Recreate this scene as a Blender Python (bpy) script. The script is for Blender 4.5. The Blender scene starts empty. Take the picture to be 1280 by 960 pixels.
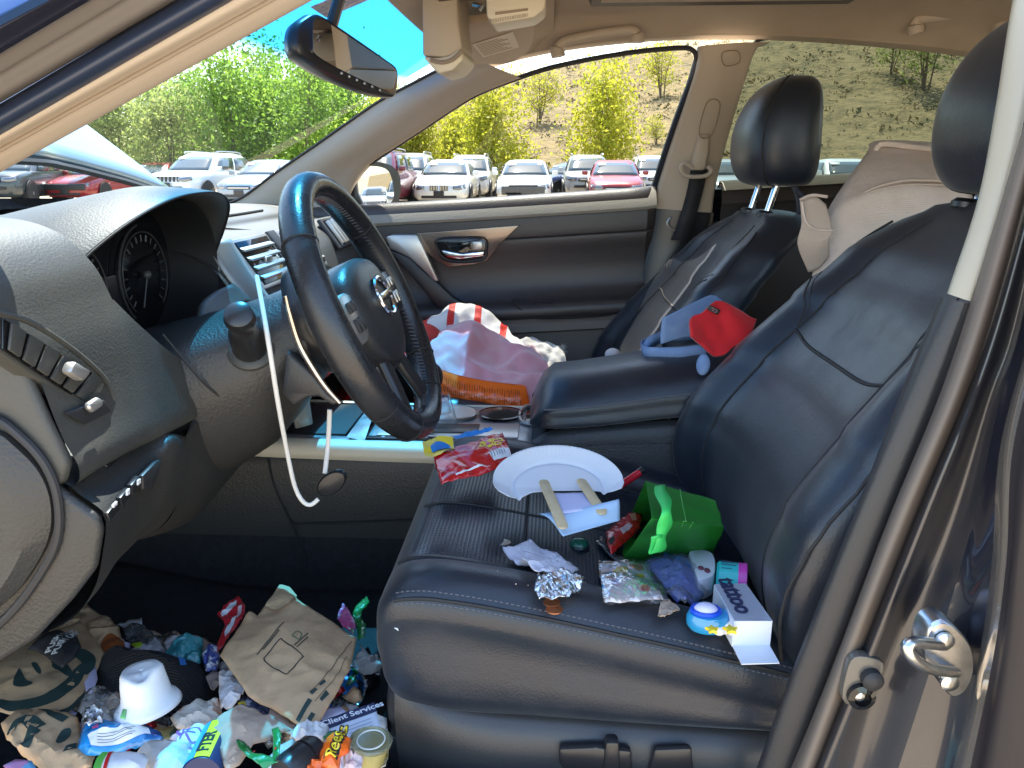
import bpy, bmesh, math, random
from mathutils.bvhtree import BVHTree
from mathutils import Vector as V, Matrix, noise
R = math.radians
sc = bpy.context.scene
COL = sc.collection

# ---------------------------------------------------------------- camera
CAM = V((-1.40, 0.0, 1.05)); FPX = 961.0
_p, _a = R(15.41), R(2.87)
FW = V((math.cos(_p)*math.cos(_a), math.cos(_p)*math.sin(_a), -math.sin(_p)))
RT = V((math.sin(_a), -math.cos(_a), 0)); UP = RT.cross(FW)
cd = bpy.data.cameras.new('camera'); cam = bpy.data.objects.new('camera', cd); COL.objects.link(cam)
cd.sensor_width = 36; cd.lens = 36*FPX/1280; cd.clip_start = 0.02; cd.clip_end = 3000
cam.matrix_world = Matrix(((RT.x, UP.x, -FW.x, CAM.x), (RT.y, UP.y, -FW.y, CAM.y), (RT.z, UP.z, -FW.z, CAM.z), (0, 0, 0, 1)))
sc.camera = cam

# ---------------------------------------------------------------- daylight
SUN = V((0.47, 0.10, 1.0)).normalized()
wd = bpy.data.worlds.new('World'); sc.world = wd; wd.use_nodes = True
nt = wd.node_tree; bg = nt.nodes['Background']; sky = nt.nodes.new('ShaderNodeTexSky')
sky.sky_type = 'NISHITA'; sky.sun_disc = False
sky.sun_elevation = math.asin(SUN.z); sky.sun_rotation = math.atan2(SUN.x, SUN.y)
sky.air_density = 1.2; sky.dust_density = 1.0; sky.ozone_density = 1.2
nt.links.new(sky.outputs[0], bg.inputs[0]); bg.inputs[1].default_value = 0.15
sl = bpy.data.lights.new('sun', 'SUN'); sl.energy = 5.0; sl.angle = R(0.53); sl.color = (1, .95, .87)
so = bpy.data.objects.new('sun', sl); COL.objects.link(so); so.rotation_euler = SUN.to_track_quat('Z', 'Y').to_euler()
sc.view_settings.view_transform = 'Standard'; sc.view_settings.look = 'None'
sc.view_settings.exposure = 2.35; sc.view_settings.gamma = 1
sc.render.engine = 'CYCLES'
sc.cycles.use_denoising = True
sc.cycles.max_bounces = 10; sc.cycles.transparent_max_bounces = 16; sc.cycles.diffuse_bounces = 5
sc.cycles.caustics_reflective = False; sc.cycles.caustics_refractive = False

# ---------------------------------------------------------------- helpers
def ray(px, py): return FW + RT*((px-640)/FPX) - UP*((py-480)/FPX)
def U(px, py, x=None, y=None, z=None):
    d = ray(px, py)
    if x is not None: t = (x-CAM.x)/d.x
    elif y is not None: t = (y-CAM.y)/d.y
    else: t = (z-CAM.z)/d.z
    return CAM + d*t
def UX(l, x=None): return [U(q[0], q[1], x=(q[2] if x is None else x)) for q in l]
def UZ(l, z): return [U(q[0], q[1], z=z) for q in l]

def cr(pts, n, closed=False):
    """Catmull-Rom through pts, n samples"""
    pts = [V(p) for p in pts]; m = len(pts); out = []
    if m == 1: return pts*n
    segs = m if closed else m-1
    for i in range(n):
        t = i/n*segs if closed else i/(n-1)*segs
        k = min(int(t), segs-1); f = t-k
        if closed: p0, p1, p2, p3 = pts[(k-1) % m], pts[k % m], pts[(k+1) % m], pts[(k+2) % m]
        else:
            p1, p2 = pts[k], pts[k+1]
            p0 = pts[k-1] if k > 0 else p1*2-p2
            p3 = pts[k+2] if k+2 < m else p2*2-p1
        out.append(0.5*((2*p1)+(p2-p0)*f+(2*p0-5*p1+4*p2-p3)*f*f+(3*p1-p0-3*p2+p3)*f*f*f))
    return out
def lerp(a, b, t): return a+(b-a)*t
def tab(t, x):
    """piecewise linear table lookup, rows (x, a, b, ...)"""
    if x <= t[0][0]: return t[0][1:]
    for r0, r1 in zip(t, t[1:]):
        if x <= r1[0]:
            f = (x-r0[0])/(r1[0]-r0[0]); return tuple(lerp(p, q, f) for p, q in zip(r0[1:], r1[1:]))
    return t[-1][1:]
def sstep(a, b, x):
    t = max(0, min(1, (x-a)/(b-a))); return t*t*(3-2*t)
def fbm(p, s, o=4): return noise.fractal(V(p)*s, 1.0, 2.0, o)

ORG = {}
class MB:
    def __init__(s): s.v = []; s.f = []; s.m = []
    def add(s, vs, fs, mi=0):
        b = len(s.v); s.v += [V(v) for v in vs]
        for f in fs: s.f.append([b+i for i in f]); s.m.append(mi)
        return s
    def bm(s, bm, mi=0):
        bm.verts.index_update(); bm.verts.ensure_lookup_table()
        return s.add([v.co.copy() for v in bm.verts], [[v.index for v in f.verts] for f in bm.faces], mi)
    def box(s, c, size, rot=None, bev=0.0, mi=0, seg=2):
        bm = bmesh.new(); bmesh.ops.create_cube(bm, size=1)
        for v in bm.verts: v.co = V((v.co.x*size[0], v.co.y*size[1], v.co.z*size[2]))
        if bev: bmesh.ops.bevel(bm, geom=bm.edges[:], offset=bev, segments=seg, profile=.5, affect='EDGES')
        M = Matrix.Translation(V(c))
        if rot is not None: M = M @ (rot.to_4x4() if hasattr(rot, 'to_4x4') else Matrix(rot).to_4x4())
        bm.transform(M); s.bm(bm, mi); bm.free(); return s
    def prism(s, pts, off, bev=0.0, mi=0, seg=2):
        pts = [V(p) for p in pts]; off = V(off); n = len(pts)
        bm = bmesh.new(); a = [bm.verts.new(p) for p in pts]; b = [bm.verts.new(p+off) for p in pts]
        bm.faces.new(a); bm.faces.new(b[::-1])
        for i in range(n): bm.faces.new((a[i], b[i], b[(i+1) % n], a[(i+1) % n]))
        bmesh.ops.recalc_face_normals(bm, faces=bm.faces[:])
        if bev: bmesh.ops.bevel(bm, geom=bm.edges[:], offset=bev, segments=seg, profile=.5, affect='EDGES', clamp_overlap=True)
        s.bm(bm, mi); bm.free(); return s
    def loft(s, rings, closed=True, caps=True, mi=0):
        n = len(rings[0]); b = len(s.v)
        vs = [p for r in rings for p in r]; fs = []
        m = n if closed else n-1
        for i in range(len(rings)-1):
            for j in range(m):
                k = (j+1) % n
                fs.append([i*n+j, i*n+k, (i+1)*n+k, (i+1)*n+j])
        if caps and closed:
            fs.append(list(range(n))[::-1]); fs.append([(len(rings)-1)*n+j for j in range(n)])
        return s.add(vs, fs, mi)
    def grid(s, fn, nu, nv, mi=0):
        vs = [fn(i/(nu-1), j/(nv-1)) for j in range(nv) for i in range(nu)]
        fs = [[j*nu+i, j*nu+i+1, (j+1)*nu+i+1, (j+1)*nu+i] for j in range(nv-1) for i in range(nu-1)]
        return s.add(vs, fs, mi)
    def skin(s, rows, nu, nv, mi=0):
        rr = [cr(r, nu) for r in rows]; cols = [cr([r[i] for r in rr], nv) for i in range(nu)]
        return s.grid(lambda u, v: cols[round(u*(nu-1))][round(v*(nv-1))], nu, nv, mi)
    def tube(s, pts, r, seg=8, closed=False, mi=0, flat=None, caps=True):
        pts = [V(p) for p in pts]; n = len(pts); rings = []; nrm = None
        for i, p in enumerate(pts):
            q0 = pts[i-1] if (i > 0 or closed) else pts[i]; q1 = pts[(i+1) % n] if (i < n-1 or closed) else pts[i]
            t = (q1-q0).normalized()
            if nrm is None:
                nrm = t.cross(V((0, 0, 1)) if abs(t.z) < .9 else V((1, 0, 0))).normalized()
            nrm = (nrm - t*nrm.dot(t)).normalized(); bi = t.cross(nrm)
            rr = r[i] if isinstance(r, (list, tuple)) else r
            rings.append([p + (nrm*math.cos(2*math.pi*k/seg)*(flat or 1) + bi*math.sin(2*math.pi*k/seg))*rr for k in range(seg)])
        if closed: rings.append(rings[0])
        return s.loft(rings, True, caps and not closed, mi)
    def lathe(s, prof, o, ax, seg=24, mi=0, caps=True, sq=1.0):
        o = V(o); ax = V(ax).normalized(); e = ax.cross(V((0, 0, 1)) if abs(ax.z) < .9 else V((1, 0, 0))).normalized(); g = ax.cross(e)
        return s.loft([[o+ax*h+(e*math.cos(2*math.pi*k/seg)*sq+g*math.sin(2*math.pi*k/seg))*r for k in range(seg)] for r, h in prof], True, caps, mi)
    def ball(s, c, r, mi=0, n=10):
        c = V(c); r = V(r) if not isinstance(r, (int, float)) else V((r, r, r)); rings = []
        for i in range(1, n):
            a = math.pi*i/n
            rings.append([c+V((r.x*math.sin(a)*math.cos(b), r.y*math.sin(a)*math.sin(b), -r.z*math.cos(a))) for b in [2*math.pi*k/(2*n) for k in range(2*n)]])
        return s.loft(rings, True, True, mi)
    def poly(s, pts, mi=0): return s.add(pts, [list(range(len(pts)))], mi)
    def build(s, name, mats, parent=None, smooth=True, ang=40, bev=0, sub=0, solid=0, origin=None, fix=True):
        if origin is None:
            lo = V((min(v.x for v in s.v), min(v.y for v in s.v), min(v.z for v in s.v)))
            hi = V((max(v.x for v in s.v), max(v.y for v in s.v), max(v.z for v in s.v)))
            origin = (lo+hi)/2
            if parent is None: origin.z = lo.z
        origin = V(origin)
        me = bpy.data.meshes.new(name); me.from_pydata([v-origin for v in s.v], [], s.f); 
        mats = mats if isinstance(mats, (list, tuple)) else [mats]
        for m in mats: me.materials.append(m)
        if len(mats) > 1: me.polygons.foreach_set('material_index', s.m)
        me.validate(); me.update()
        if fix:
            bm = bmesh.new(); bm.from_mesh(me); bmesh.ops.recalc_face_normals(bm, faces=bm.faces[:]); bm.to_mesh(me); bm.free()
        if smooth:
            me.shade_smooth(); me.set_sharp_from_angle(angle=R(ang))
        o = bpy.data.objects.new(name, me); COL.objects.link(o)
        ORG[o.name] = origin; o.location = origin
        if parent is not None:
            o.parent = parent; o.location = origin-ORG[parent.name]
        if sub:
            md = o.modifiers.new('s', 'SUBSURF'); md.levels = sub; md.render_levels = sub
        if solid:
            md = o.modifiers.new('t', 'SOLIDIFY'); md.thickness = solid; md.offset = 0
        if bev:
            md = o.modifiers.new('b', 'BEVEL'); md.width = bev; md.segments = 2; md.limit_method = 'ANGLE'; md.angle_limit = R(35)
        return o
def tag(o, label=None, cat=None, group=None, kind=None):
    for k, v in (('label', label), ('category', cat), ('group', group), ('kind', kind)):
        if v: o[k] = v
    return o
def empty(name, loc, label, cat, group=None):
    o = bpy.data.objects.new(name, None); COL.objects.link(o); o.location = V(loc); ORG[o.name] = V(loc)
    o.empty_display_size = .05
    return tag(o, label, cat, group)
def text(s, size, mat, name, parent, o, xd, yd, ext=0.0004, shear=0, bold=0, conform=None):
    cu = bpy.data.curves.new('t', 'FONT'); cu.body = s; cu.size = size; cu.extrude = ext; cu.shear = shear; cu.offset = bold; cu.resolution_u = 3
    cu.align_x = 'CENTER'; cu.align_y = 'CENTER'
    to = bpy.data.objects.new('t', cu); COL.objects.link(to)
    dg = bpy.context.evaluated_depsgraph_get(); me = bpy.data.meshes.new_from_object(to.evaluated_get(dg))
    xd = V(xd).normalized(); zd = xd.cross(V(yd)).normalized(); yd = zd.cross(xd)
    mb = MB(); pts = [V(o)+xd*v.co.x+yd*v.co.y+zd*v.co.z for v in me.vertices]
    if conform: pts = [conform(p) for p in pts]
    mb.add(pts, [list(p.vertices) for p in me.polygons])
    bpy.data.objects.remove(to); bpy.data.meshes.remove(me)
    return mb.build(name, mat, parent, smooth=False, fix=False)

# ---------------------------------------------------------------- materials
MC = {}
def mat(name, col, rough=.5, metal=0.0, bump=None, var=None, coat=0.0, spec=.5, sheen=0, trans=0.0, bump2=None, coatr=.05):
    """bump=(scale, strength, kind), var=(scale, colour2, lo, hi[, detail])"""
    if name in MC: return MC[name]
    m = bpy.data.materials.new(name); m.use_nodes = True; n = m.node_tree.nodes; l = m.node_tree.links
    b = n['Principled BSDF']; b.inputs['Base Color'].default_value = (*col, 1); b.inputs['Roughness'].default_value = rough
    b.inputs['Metallic'].default_value = metal; b.inputs['Specular IOR Level'].default_value = spec
    if coat: b.inputs['Coat Weight'].default_value = coat; b.inputs['Coat Roughness'].default_value = coatr
    if sheen: b.inputs['Sheen Weight'].default_value = sheen; b.inputs['Sheen Roughness'].default_value = .4
    tc = n.new('ShaderNodeTexCoord'); out = n['Material Output']
    prev = None
    for bb in (bump, bump2):
        if not bb: continue
        if bb[2] == 'v':
            t = n.new('ShaderNodeTexVoronoi'); t.feature = 'SMOOTH_F1'; t.inputs['Scale'].default_value = bb[0]; o = t.outputs['Distance']
        elif bb[2] == 'd':
            t = n.new('ShaderNodeTexVoronoi'); t.voronoi_dimensions = '2D'; t.inputs['Randomness'].default_value = 0.0; t.inputs['Scale'].default_value = bb[0]
            r = n.new('ShaderNodeMapRange'); r.inputs[1].default_value = .12; r.inputs[2].default_value = .35; l.new(t.outputs['Distance'], r.inputs[0]); o = r.outputs[0]
        elif bb[2] == 'w':
            t = n.new('ShaderNodeTexWave'); t.inputs['Scale'].default_value = bb[0]; t.inputs['Distortion'].default_value = 1; o = t.outputs[0]
        else:
            t = n.new('ShaderNodeTexNoise'); t.inputs['Scale'].default_value = bb[0]; t.inputs['Detail'].default_value = 6; t.inputs['Roughness'].default_value = .6; o = t.outputs[0]
        l.new(tc.outputs['Object'], t.inputs['Vector'])
        bp = n.new('ShaderNodeBump'); bp.inputs['Strength'].default_value = bb[1]; bp.inputs['Distance'].default_value = bb[3] if len(bb) > 3 else .002
        l.new(o, bp.inputs['Height'])
        if prev: l.new(prev.outputs[0], bp.inputs['Normal'])
        prev = bp
    if prev: l.new(prev.outputs[0], b.inputs['Normal'])
    if var:
        t = n.new('ShaderNodeTexNoise'); t.inputs['Scale'].default_value = var[0]; t.inputs['Detail'].default_value = var[4] if len(var) > 4 else 5
        t.inputs['Roughness'].default_value = .62
        l.new(tc.outputs['Object'], t.inputs['Vector'])
        r = n.new('ShaderNodeMapRange'); r.inputs[1].default_value = var[2]; r.inputs[2].default_value = var[3]; l.new(t.outputs[0], r.inputs[0])
        mx = n.new('ShaderNodeMix'); mx.data_type = 'RGBA'; mx.inputs[6].default_value = (*col, 1); mx.inputs[7].default_value = (*var[1], 1)
        l.new(r.outputs[0], mx.inputs[0]); l.new(mx.outputs[2], b.inputs['Base Color'])
        if len(var) > 5:   # roughness varies with the same wear
            r2 = n.new('ShaderNodeMapRange'); r2.inputs[3].default_value = rough; r2.inputs[4].default_value = var[5]; l.new(r.outputs[0], r2.inputs[0]); l.new(r2.outputs[0], b.inputs['Roughness'])
    if trans:   # thin translucent sheet
        tr = n.new('ShaderNodeBsdfTranslucent'); tr.inputs[0].default_value = (*col, 1)
        if var: l.new(mx.outputs[2], tr.inputs[0])
        ms = n.new('ShaderNodeMixShader'); ms.inputs[0].default_value = trans
        l.new(b.outputs[0], ms.inputs[1]); l.new(tr.outputs[0], ms.inputs[2]); l.new(ms.outputs[0], out.inputs[0])
    MC[name] = m; return m
def film(name, tint, rough=.02, refl=1.0, haze=0.0, hazecol=(.8, .8, .8), bump=None):
    """thin pane or film: tinted see-through with a fresnel reflection and some dust haze"""
    if name in MC: return MC[name]
    m = bpy.data.materials.new(name); m.use_nodes = True; n = m.node_tree.nodes; l = m.node_tree.links; n.remove(n['Principled BSDF'])
    t = n.new('ShaderNodeBsdfTransparent'); t.inputs[0].default_value = (*tint, 1)
    g = n.new('ShaderNodeBsdfGlossy'); g.inputs['Roughness'].default_value = rough
    fr = n.new('ShaderNodeFresnel'); fr.inputs[0].default_value = 1.45
    mu = n.new('ShaderNodeMath'); mu.operation = 'MULTIPLY'; mu.inputs[1].default_value = refl; l.new(fr.outputs[0], mu.inputs[0])
    base = t
    if haze:
        d = n.new('ShaderNodeBsdfDiffuse'); d.inputs[0].default_value = (*hazecol, 1)
        mh = n.new('ShaderNodeMixShader'); mh.inputs[0].default_value = haze; l.new(t.outputs[0], mh.inputs[1]); l.new(d.outputs[0], mh.inputs[2]); base = mh
    ms = n.new('ShaderNodeMixShader'); l.new(mu.outputs[0], ms.inputs[0]); l.new(base.outputs[0], ms.inputs[1]); l.new(g.outputs[0], ms.inputs[2])
    l.new(ms.outputs[0], n['Material Output'].inputs[0])
    if bump:
        tc = n.new('ShaderNodeTexCoord'); x = n.new('ShaderNodeTexNoise'); x.inputs['Scale'].default_value = bump[0]; l.new(tc.outputs['Object'], x.inputs['Vector'])
        bp = n.new('ShaderNodeBump'); bp.inputs['Strength'].default_value = bump[1]; bp.inputs['Distance'].default_value = .004; l.new(x.outputs[0], bp.inputs['Height']); l.new(bp.outputs[0], g.inputs['Normal'])
    MC[name] = m; return m

leather = mat('black_leather', (.011, .0155, .024), .36, spec=.5, bump=(480, .22, 'v', .001), bump2=(13, .18, 'n', .006), var=(9, (.017, .022, .031), .45, .75, 5, .5), sheen=.12)
perf = mat('perforated_leather', (.012, .018, .028), .31, spec=.65, bump=(190, .7, 'd', .0014), bump2=(18, .15, 'n', .004))
dashm = mat('grained_dash_plastic', (.046, .046, .041), .50, bump=(420, .3, 'v', .001), var=(11, (.060, .059, .052), .48, .74, 8, .62))
darkpl = mat('dark_plastic', (.025, .025, .027), .45, bump=(500, .25, 'v', .0008))
softpl = mat('smooth_black_plastic', (.018, .018, .02), .32)
gloss = mat('gloss_black', (.008, .008, .009), .08)
seamm = mat('seam_shadow_thread', (.012, .012, .013), .7)
thread = mat('grey_thread', (.09, .09, .1), .7)
carpet = mat('black_carpet', (.012, .012, .014), .95, bump=(500, 1, 'n', .003), var=(60, (.022, .022, .025), .4, .7))
tan = mat('tan_trim_plastic', (.48, .40, .315), .55, bump=(500, .15, 'v', .0006))
tanfab = mat('tan_headliner_fabric', (.48, .39, .295), .9, bump=(700, .3, 'n', .0008), var=(6, (.435, .35, .26), .4, .7))
cream = mat('cream_plastic', (.62, .55, .42), .5)
silver = mat('satin_silver_plastic', (.52, .50, .47), .34, metal=.75)
chrome = mat('chrome', (.75, .75, .76), .12, metal=1)
steel = mat('zinc_steel', (.62, .62, .62), .28, metal=1, var=(40, (.4, .39, .36), .45, .7))
rubber = mat('black_rubber', (.02, .02, .022), .6)
paint = mat('dark_blue_car_paint', (.010, .014, .028), .25, metal=.3, coat=1, coatr=.03)
hoodp = mat('sky_sheen_hood_paint', (.10, .20, .28), .35, metal=.5, coat=1, coatr=.08)  # paler than the body paint: sky reflection put into the base colour
white = mat('white_paper', (.80, .80, .82), .75)
wood = mat('wood_craft_stick', (.62, .48, .29), .7, var=(60, (.54, .40, .22), .4, .7))
kraft = mat('brown_kraft_paper', (.60, .385, .21), .8, bump=(90, .4, 'n', .003), var=(14, (.38, .235, .125), .48, .72, 7), trans=.08)
# ================================================================ SETTING
RIDGE = [(-400, 9), (-150, 12), (-80, 17), (-55, 22), (-30, 20.5), (-16, 16.3), (-6, 13.6), (4, 11.6), (12, 9.5), (20, 7), (40, 4.5), (80, 3.5), (400, 3)]
def terr(x, y):
    H = tab(RIDGE, y)[0]; t = sstep(38, 98, x - 0.06*abs(y))
    h = H*(t*.55 + .45*max(0, min(1, (x-40)/52)))
    a = sstep(34, 50, x)
    h += a*(1.0*noise.noise(V((x*.06, y*.06, 3))) + .35*noise.noise(V((x*.25, y*.25, 7))))
    if x < 36: h += .02*noise.noise(V((x*.4, y*.4, 1)))
    return h
def axis(lo, hi, segs):
    out = []
    for a, b, st in segs:
        k = a
        while k < b-1e-6: out.append(k); k += st
    return out+[hi]
xs = axis(-900, 900, [(-900, -60, 70), (-60, -6, 6), (-6, 34, 2), (34, 104, .9), (104, 900, 66)])
ys = axis(-900, 900, [(-900, -150, 75), (-150, -60, 5), (-60, 40, 1.0), (40, 120, 5), (120, 900, 78)])
def gz(x, y):
    # floor of the lot stays below the car, so nothing pokes through
    return terr(x, y)
gm = mat('lot_dirt', (.40, .32, .22), .95, bump=(3, .6, 'n', .05), var=(.5, (.33, .26, .18), .35, .7, 8))
hm = mat('dry_grass_hill', (.275, .195, .088), .95, bump=(2.2, 1, 'n', .35), var=(.9, (.15, .115, .05), .44, .64, 12))
mb = MB(); nx, ny = len(xs), len(ys)
mb.v = [V((x, y, gz(x, y))) for y in ys for x in xs]
for j in range(ny-1):
    for i in range(nx-1):
        mb.f.append([j*nx+i, j*nx+i+1, (j+1)*nx+i+1, (j+1)*nx+i]); mb.m.append(1 if xs[i] >= 37 else 0)
g = mb.build('ground', [gm, hm], origin=(0, 0, 0), fix=False); tag(g, kind='structure', label='tan dirt lot rising into a dry grassy hillside', cat='ground')

# sagebrush and grass tufts, countless
rnd = random.Random(5); mb = MB()
def tuft(mb, p, s, n, rnd, flat=.7, mi=0):
    for _ in range(n):
        d = V((rnd.gauss(0, 1), rnd.gauss(0, 1), abs(rnd.gauss(0, 1))*flat)); d = d.normalized()*s*rnd.uniform(.3, 1)
        c = V(p)+d; a = V((rnd.gauss(0, 1), rnd.gauss(0, 1), rnd.gauss(0, 1))).normalized()*s*.28; b = a.cross(V((rnd.gauss(0, 1), rnd.gauss(0, 1), rnd.gauss(0, 1)))).normalized()*s*.2
        mb.add([c-a-b*.3, c+b, c+a-b*.3], [[0, 1, 2]], mi)
for _ in range(15000):
    x = rnd.uniform(42, 112); y = rnd.uniform(-75, 30)
    if noise.noise(V((x*.07, y*.07, 9))) < rnd.uniform(-.6, .35): continue
    s = rnd.uniform(.15, .48)*(1.8 if rnd.random() < .12 else 1)
    tuft(mb, (x, y, terr(x, y)-.05), s, 9, rnd, mi=0 if rnd.random() < .55 else 1)
sg = mat('sagebrush_leaves', (.15, .145, .07), .9); dg = mat('dry_tuft', (.30, .23, .11), .9)
tag(mb.build('brush', [sg, dg], origin=(0, 0, 0), smooth=False, fix=False), 'low sagebrush and dry tufts scattered over the hillside', 'brush', kind='stuff')

# ---------------------------------------------------------------- trees
def leafmat(name, c, c2, tr=.4):
    return mat(name, c, .6, var=(1.1, c2, .38, .64, 3), trans=tr)
LG = leafmat('bright_green_leaves', (.16, .29, .03), (.28, .40, .06), .6)
LY = leafmat('yellow_green_leaves', (.42, .45, .035), (.56, .52, .06), .62)
LO = leafmat('olive_leaves', (.26, .32, .08), (.38, .41, .13), .6)
bark = mat('grey_bark', (.16, .12, .085), .9)
def tree_mesh(seed, h, w, n, stems, leaf, base=.22, lean=.15, taper=1.0):
    rnd = random.Random(seed); tr = MB(); cw = MB(); tips = []
    for k in range(stems):
        a = rnd.uniform(0, 6.28); l = rnd.uniform(.1, 1)*lean*h; top = V((math.cos(a)*l, math.sin(a)*l, h*rnd.uniform(.75, .97)))
        p0 = V((math.cos(a)*.12*stems**.5*.3, math.sin(a)*.12, -.1)); md = p0.lerp(top, .5)*1.0 + V((rnd.gauss(0, .12), rnd.gauss(0, .12), 0))
        pts = cr([p0, md, top], 9); tr.tube(pts, [(.055+.008*h)*(1-i/9.5)/(stems**.35) for i in range(9)], 6)
        for b in range(9):
            t = rnd.uniform(.25, .95); q = pts[int(t*8)]; a2 = rnd.uniform(0, 6.28)
            ln = w*.5*rnd.uniform(.5, 1.05)*(1-.45*t**2*taper); e = q+V((math.cos(a2)*ln, math.sin(a2)*ln, ln*rnd.uniform(.25, .9)))
            tr.tube([q, q.lerp(e, .5)+V((0, 0, -.05)), e], [.022, .014, .005], 4); tips += [e, q.lerp(e, .6), q.lerp(e, .8)]
        tips += [top, pts[7], pts[6]]
    tips = [t for t in tips if t.z > base*h]
    per = n//len(tips)
    for t in tips:
        s = w*rnd.uniform(.08, .2)
        for _ in range(int(per*rnd.uniform(.5, 1.5))):
            c = t+V((rnd.gauss(0, s), rnd.gauss(0, s), rnd.gauss(0, s*1.1)))
            if c.z < base*h*.7: continue
            z = leaf*rnd.uniform(.6, 1.3); u = V((rnd.gauss(0, 1), rnd.gauss(0, 1), rnd.gauss(0, 1))).normalized(); w2 = u.cross(V((rnd.gauss(0, 1), rnd.gauss(0, 1), rnd.gauss(0, 1)))).normalized()
            cw.add([c-u*z, c-w2*z*.55, c+u*z, c+w2*z*.55], [[0, 1, 2, 3]])
    return tr, cw
TREES = {}
def tree(kind, x, y, lm, label, group, sc_=1.0, rz=0.0):
    key = (kind[0], lm.name)
    rt = empty(kind[1], (x, y, terr(x, y)-.05), label, 'tree', group); rt.scale = (sc_, sc_, sc_); rt.rotation_euler.z = rz
    if key not in TREES:
        tr, cw = tree_mesh(*kind[2]); t = tr.build('trunk', bark, None, origin=(0, 0, 0)); c = cw.build('crown', lm, None, origin=(0, 0, 0), smooth=False, fix=False)
        TREES[key] = (t, c); tt, cc = t, c
    else:
        tt, cc = (o.copy() for o in TREES[key]); COL.objects.link(tt); COL.objects.link(cc)
    for o in (tt, cc): o.parent = rt; o.location = (0, 0, 0)
    return rt
KA = ('ka', 'cottonwood_tree', (1, 8.0, 4.6, 5200, 4, .13, .12, .12)); KB = ('kb', 'cottonwood_tree', (2, 7.6, 4.2, 4600, 5, .13, .15, .16)); KC = ('kc', 'cottonwood_tree', (3, 6.6, 4.4, 4200, 3, .13, .08, .1))
KY = ('ky', 'young_tree', (4, 6.2, 4.1, 7000, 5, .11, .05, .1, .7)); KZ = ('kz', 'young_tree', (6, 6.4, 3.7, 6500, 5, .11, .04, .12, .7)); KT = ('kt', 'sparse_tree', (8, 4.2, 2.6, 1500, 5, .09, .1, .2))
rnd = random.Random(11)
def at(px, D): p = U(px, 240, x=CAM.x+D); return p.x, p.y
row = [(20, 44, KB, LO), (62, 40, KA, LO), (105, 43, KC, LO), (150, 38, KA, LO), (185, 44, KB, LO), (215, 37, KC, LO), (255, 42, KB, LG), (290, 37, KA, LG), (325, 43, KB, LG), (352, 38, KC, LG),
       (385, 36, KB, LG), (415, 42, KA, LG), (445, 39, KB, LG), (478, 44, KC, LG), (235, 50, KA, LO), (120, 52, KB, LO), (310, 52, KA, LG), (400, 52, KA, LG), (20, 56, KA, LO), (-40, 42, KA, LO), (-90, 45, KB, LO)]
for i, (px, D, k, lm) in enumerate(row):
    x, y = at(px, D)
    lab = 'dense olive green tree seen through the left of the windshield' if lm is LO else 'dense bright green tree in the row seen below the rear view mirror'
    tree(k, x, y, lm, lab, 'olive trees beyond the lot' if lm is LO else 'bright green trees beyond the lot', rnd.uniform(.78, .96), rnd.uniform(0, 6.3))
for px, D, k, s, lab in [(617, 36, KY, .80, 'yellow green tree behind the white sedan with closed grille'), (747, 37, KZ, .90, 'tallest yellow green tree, behind the red sedan'),
                         (522, 40, KZ, .72, 'yellow green tree left of the tree behind the white sedans'), (575, 43, KY, .68, 'yellow green tree filling the gap between two others on the slope'), (487, 39, KY, .72, 'yellow green tree close beside the windshield pillar')]:
    x, y = at(px, D); tree(k, x, y, LY, lab, None, s, rnd.uniform(0, 6.3))
for px, D, s, lab in [(672, 62, 1.1, 'thin bare topped tree on the slope between the two yellow trees'), (822, 70, 1.2, 'small yellow green sapling high on the hill by the door pillar'), (818, 55, .5, 'small yellow bush low on the hill by the door pillar'),
                      (1140, 62, 1.5, 'wispy green tree on the hillside seen through the rear window'), (1095, 66, 1.0, 'faint sapling left of the wispy tree in the rear window')]:
    x, y = at(px, D); tree(KT, x, y, LY if px < 900 else LO, lab, None, s, rnd.uniform(0, 6.3))

# ---------------------------------------------------------------- parked cars
cglass = mat('parked_car_glass', (.05, .065, .07), .06, coat=.6, spec=.8); tyre = mat('tyre_rubber', (.02, .02, .02), .8); rimm = mat('alloy_rim', (.5, .5, .52), .3, metal=.8)
lens = mat('headlight_lens', (.20, .21, .23), .1, metal=.6, coat=1); blackp = mat('car_black_trim', (.015, .015, .016), .5); redl = mat('red_lamp', (.35, .015, .015), .2, coat=1)
stick = mat('white_windshield_sticker', (.8, .8, .8), .6)
def cpaint(name, c): return mat('car_paint_'+name, c, .35, metal=.15, coat=.8, coatr=.06)
WH = cpaint('white', (.78, .78, .77)); RD = cpaint('red', (.28, .010, .014)); DK = cpaint('dark_grey', (.035, .042, .048)); SV = cpaint('silver', (.42, .44, .45)); BL = cpaint('blue', (.02, .045, .14)); MR = cpaint('maroon', (.17, .012, .035)); GB = cpaint('grey_blue', (.16, .22, .28))
bluew = mat('blue_plastic_wrap', (.02, .16, .55), .3, bump=(8, .7, 'n', .03)); greyb = mat('bare_bumper', (.12, .115, .11), .7, bump=(12, .8, 'n', .05))
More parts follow.
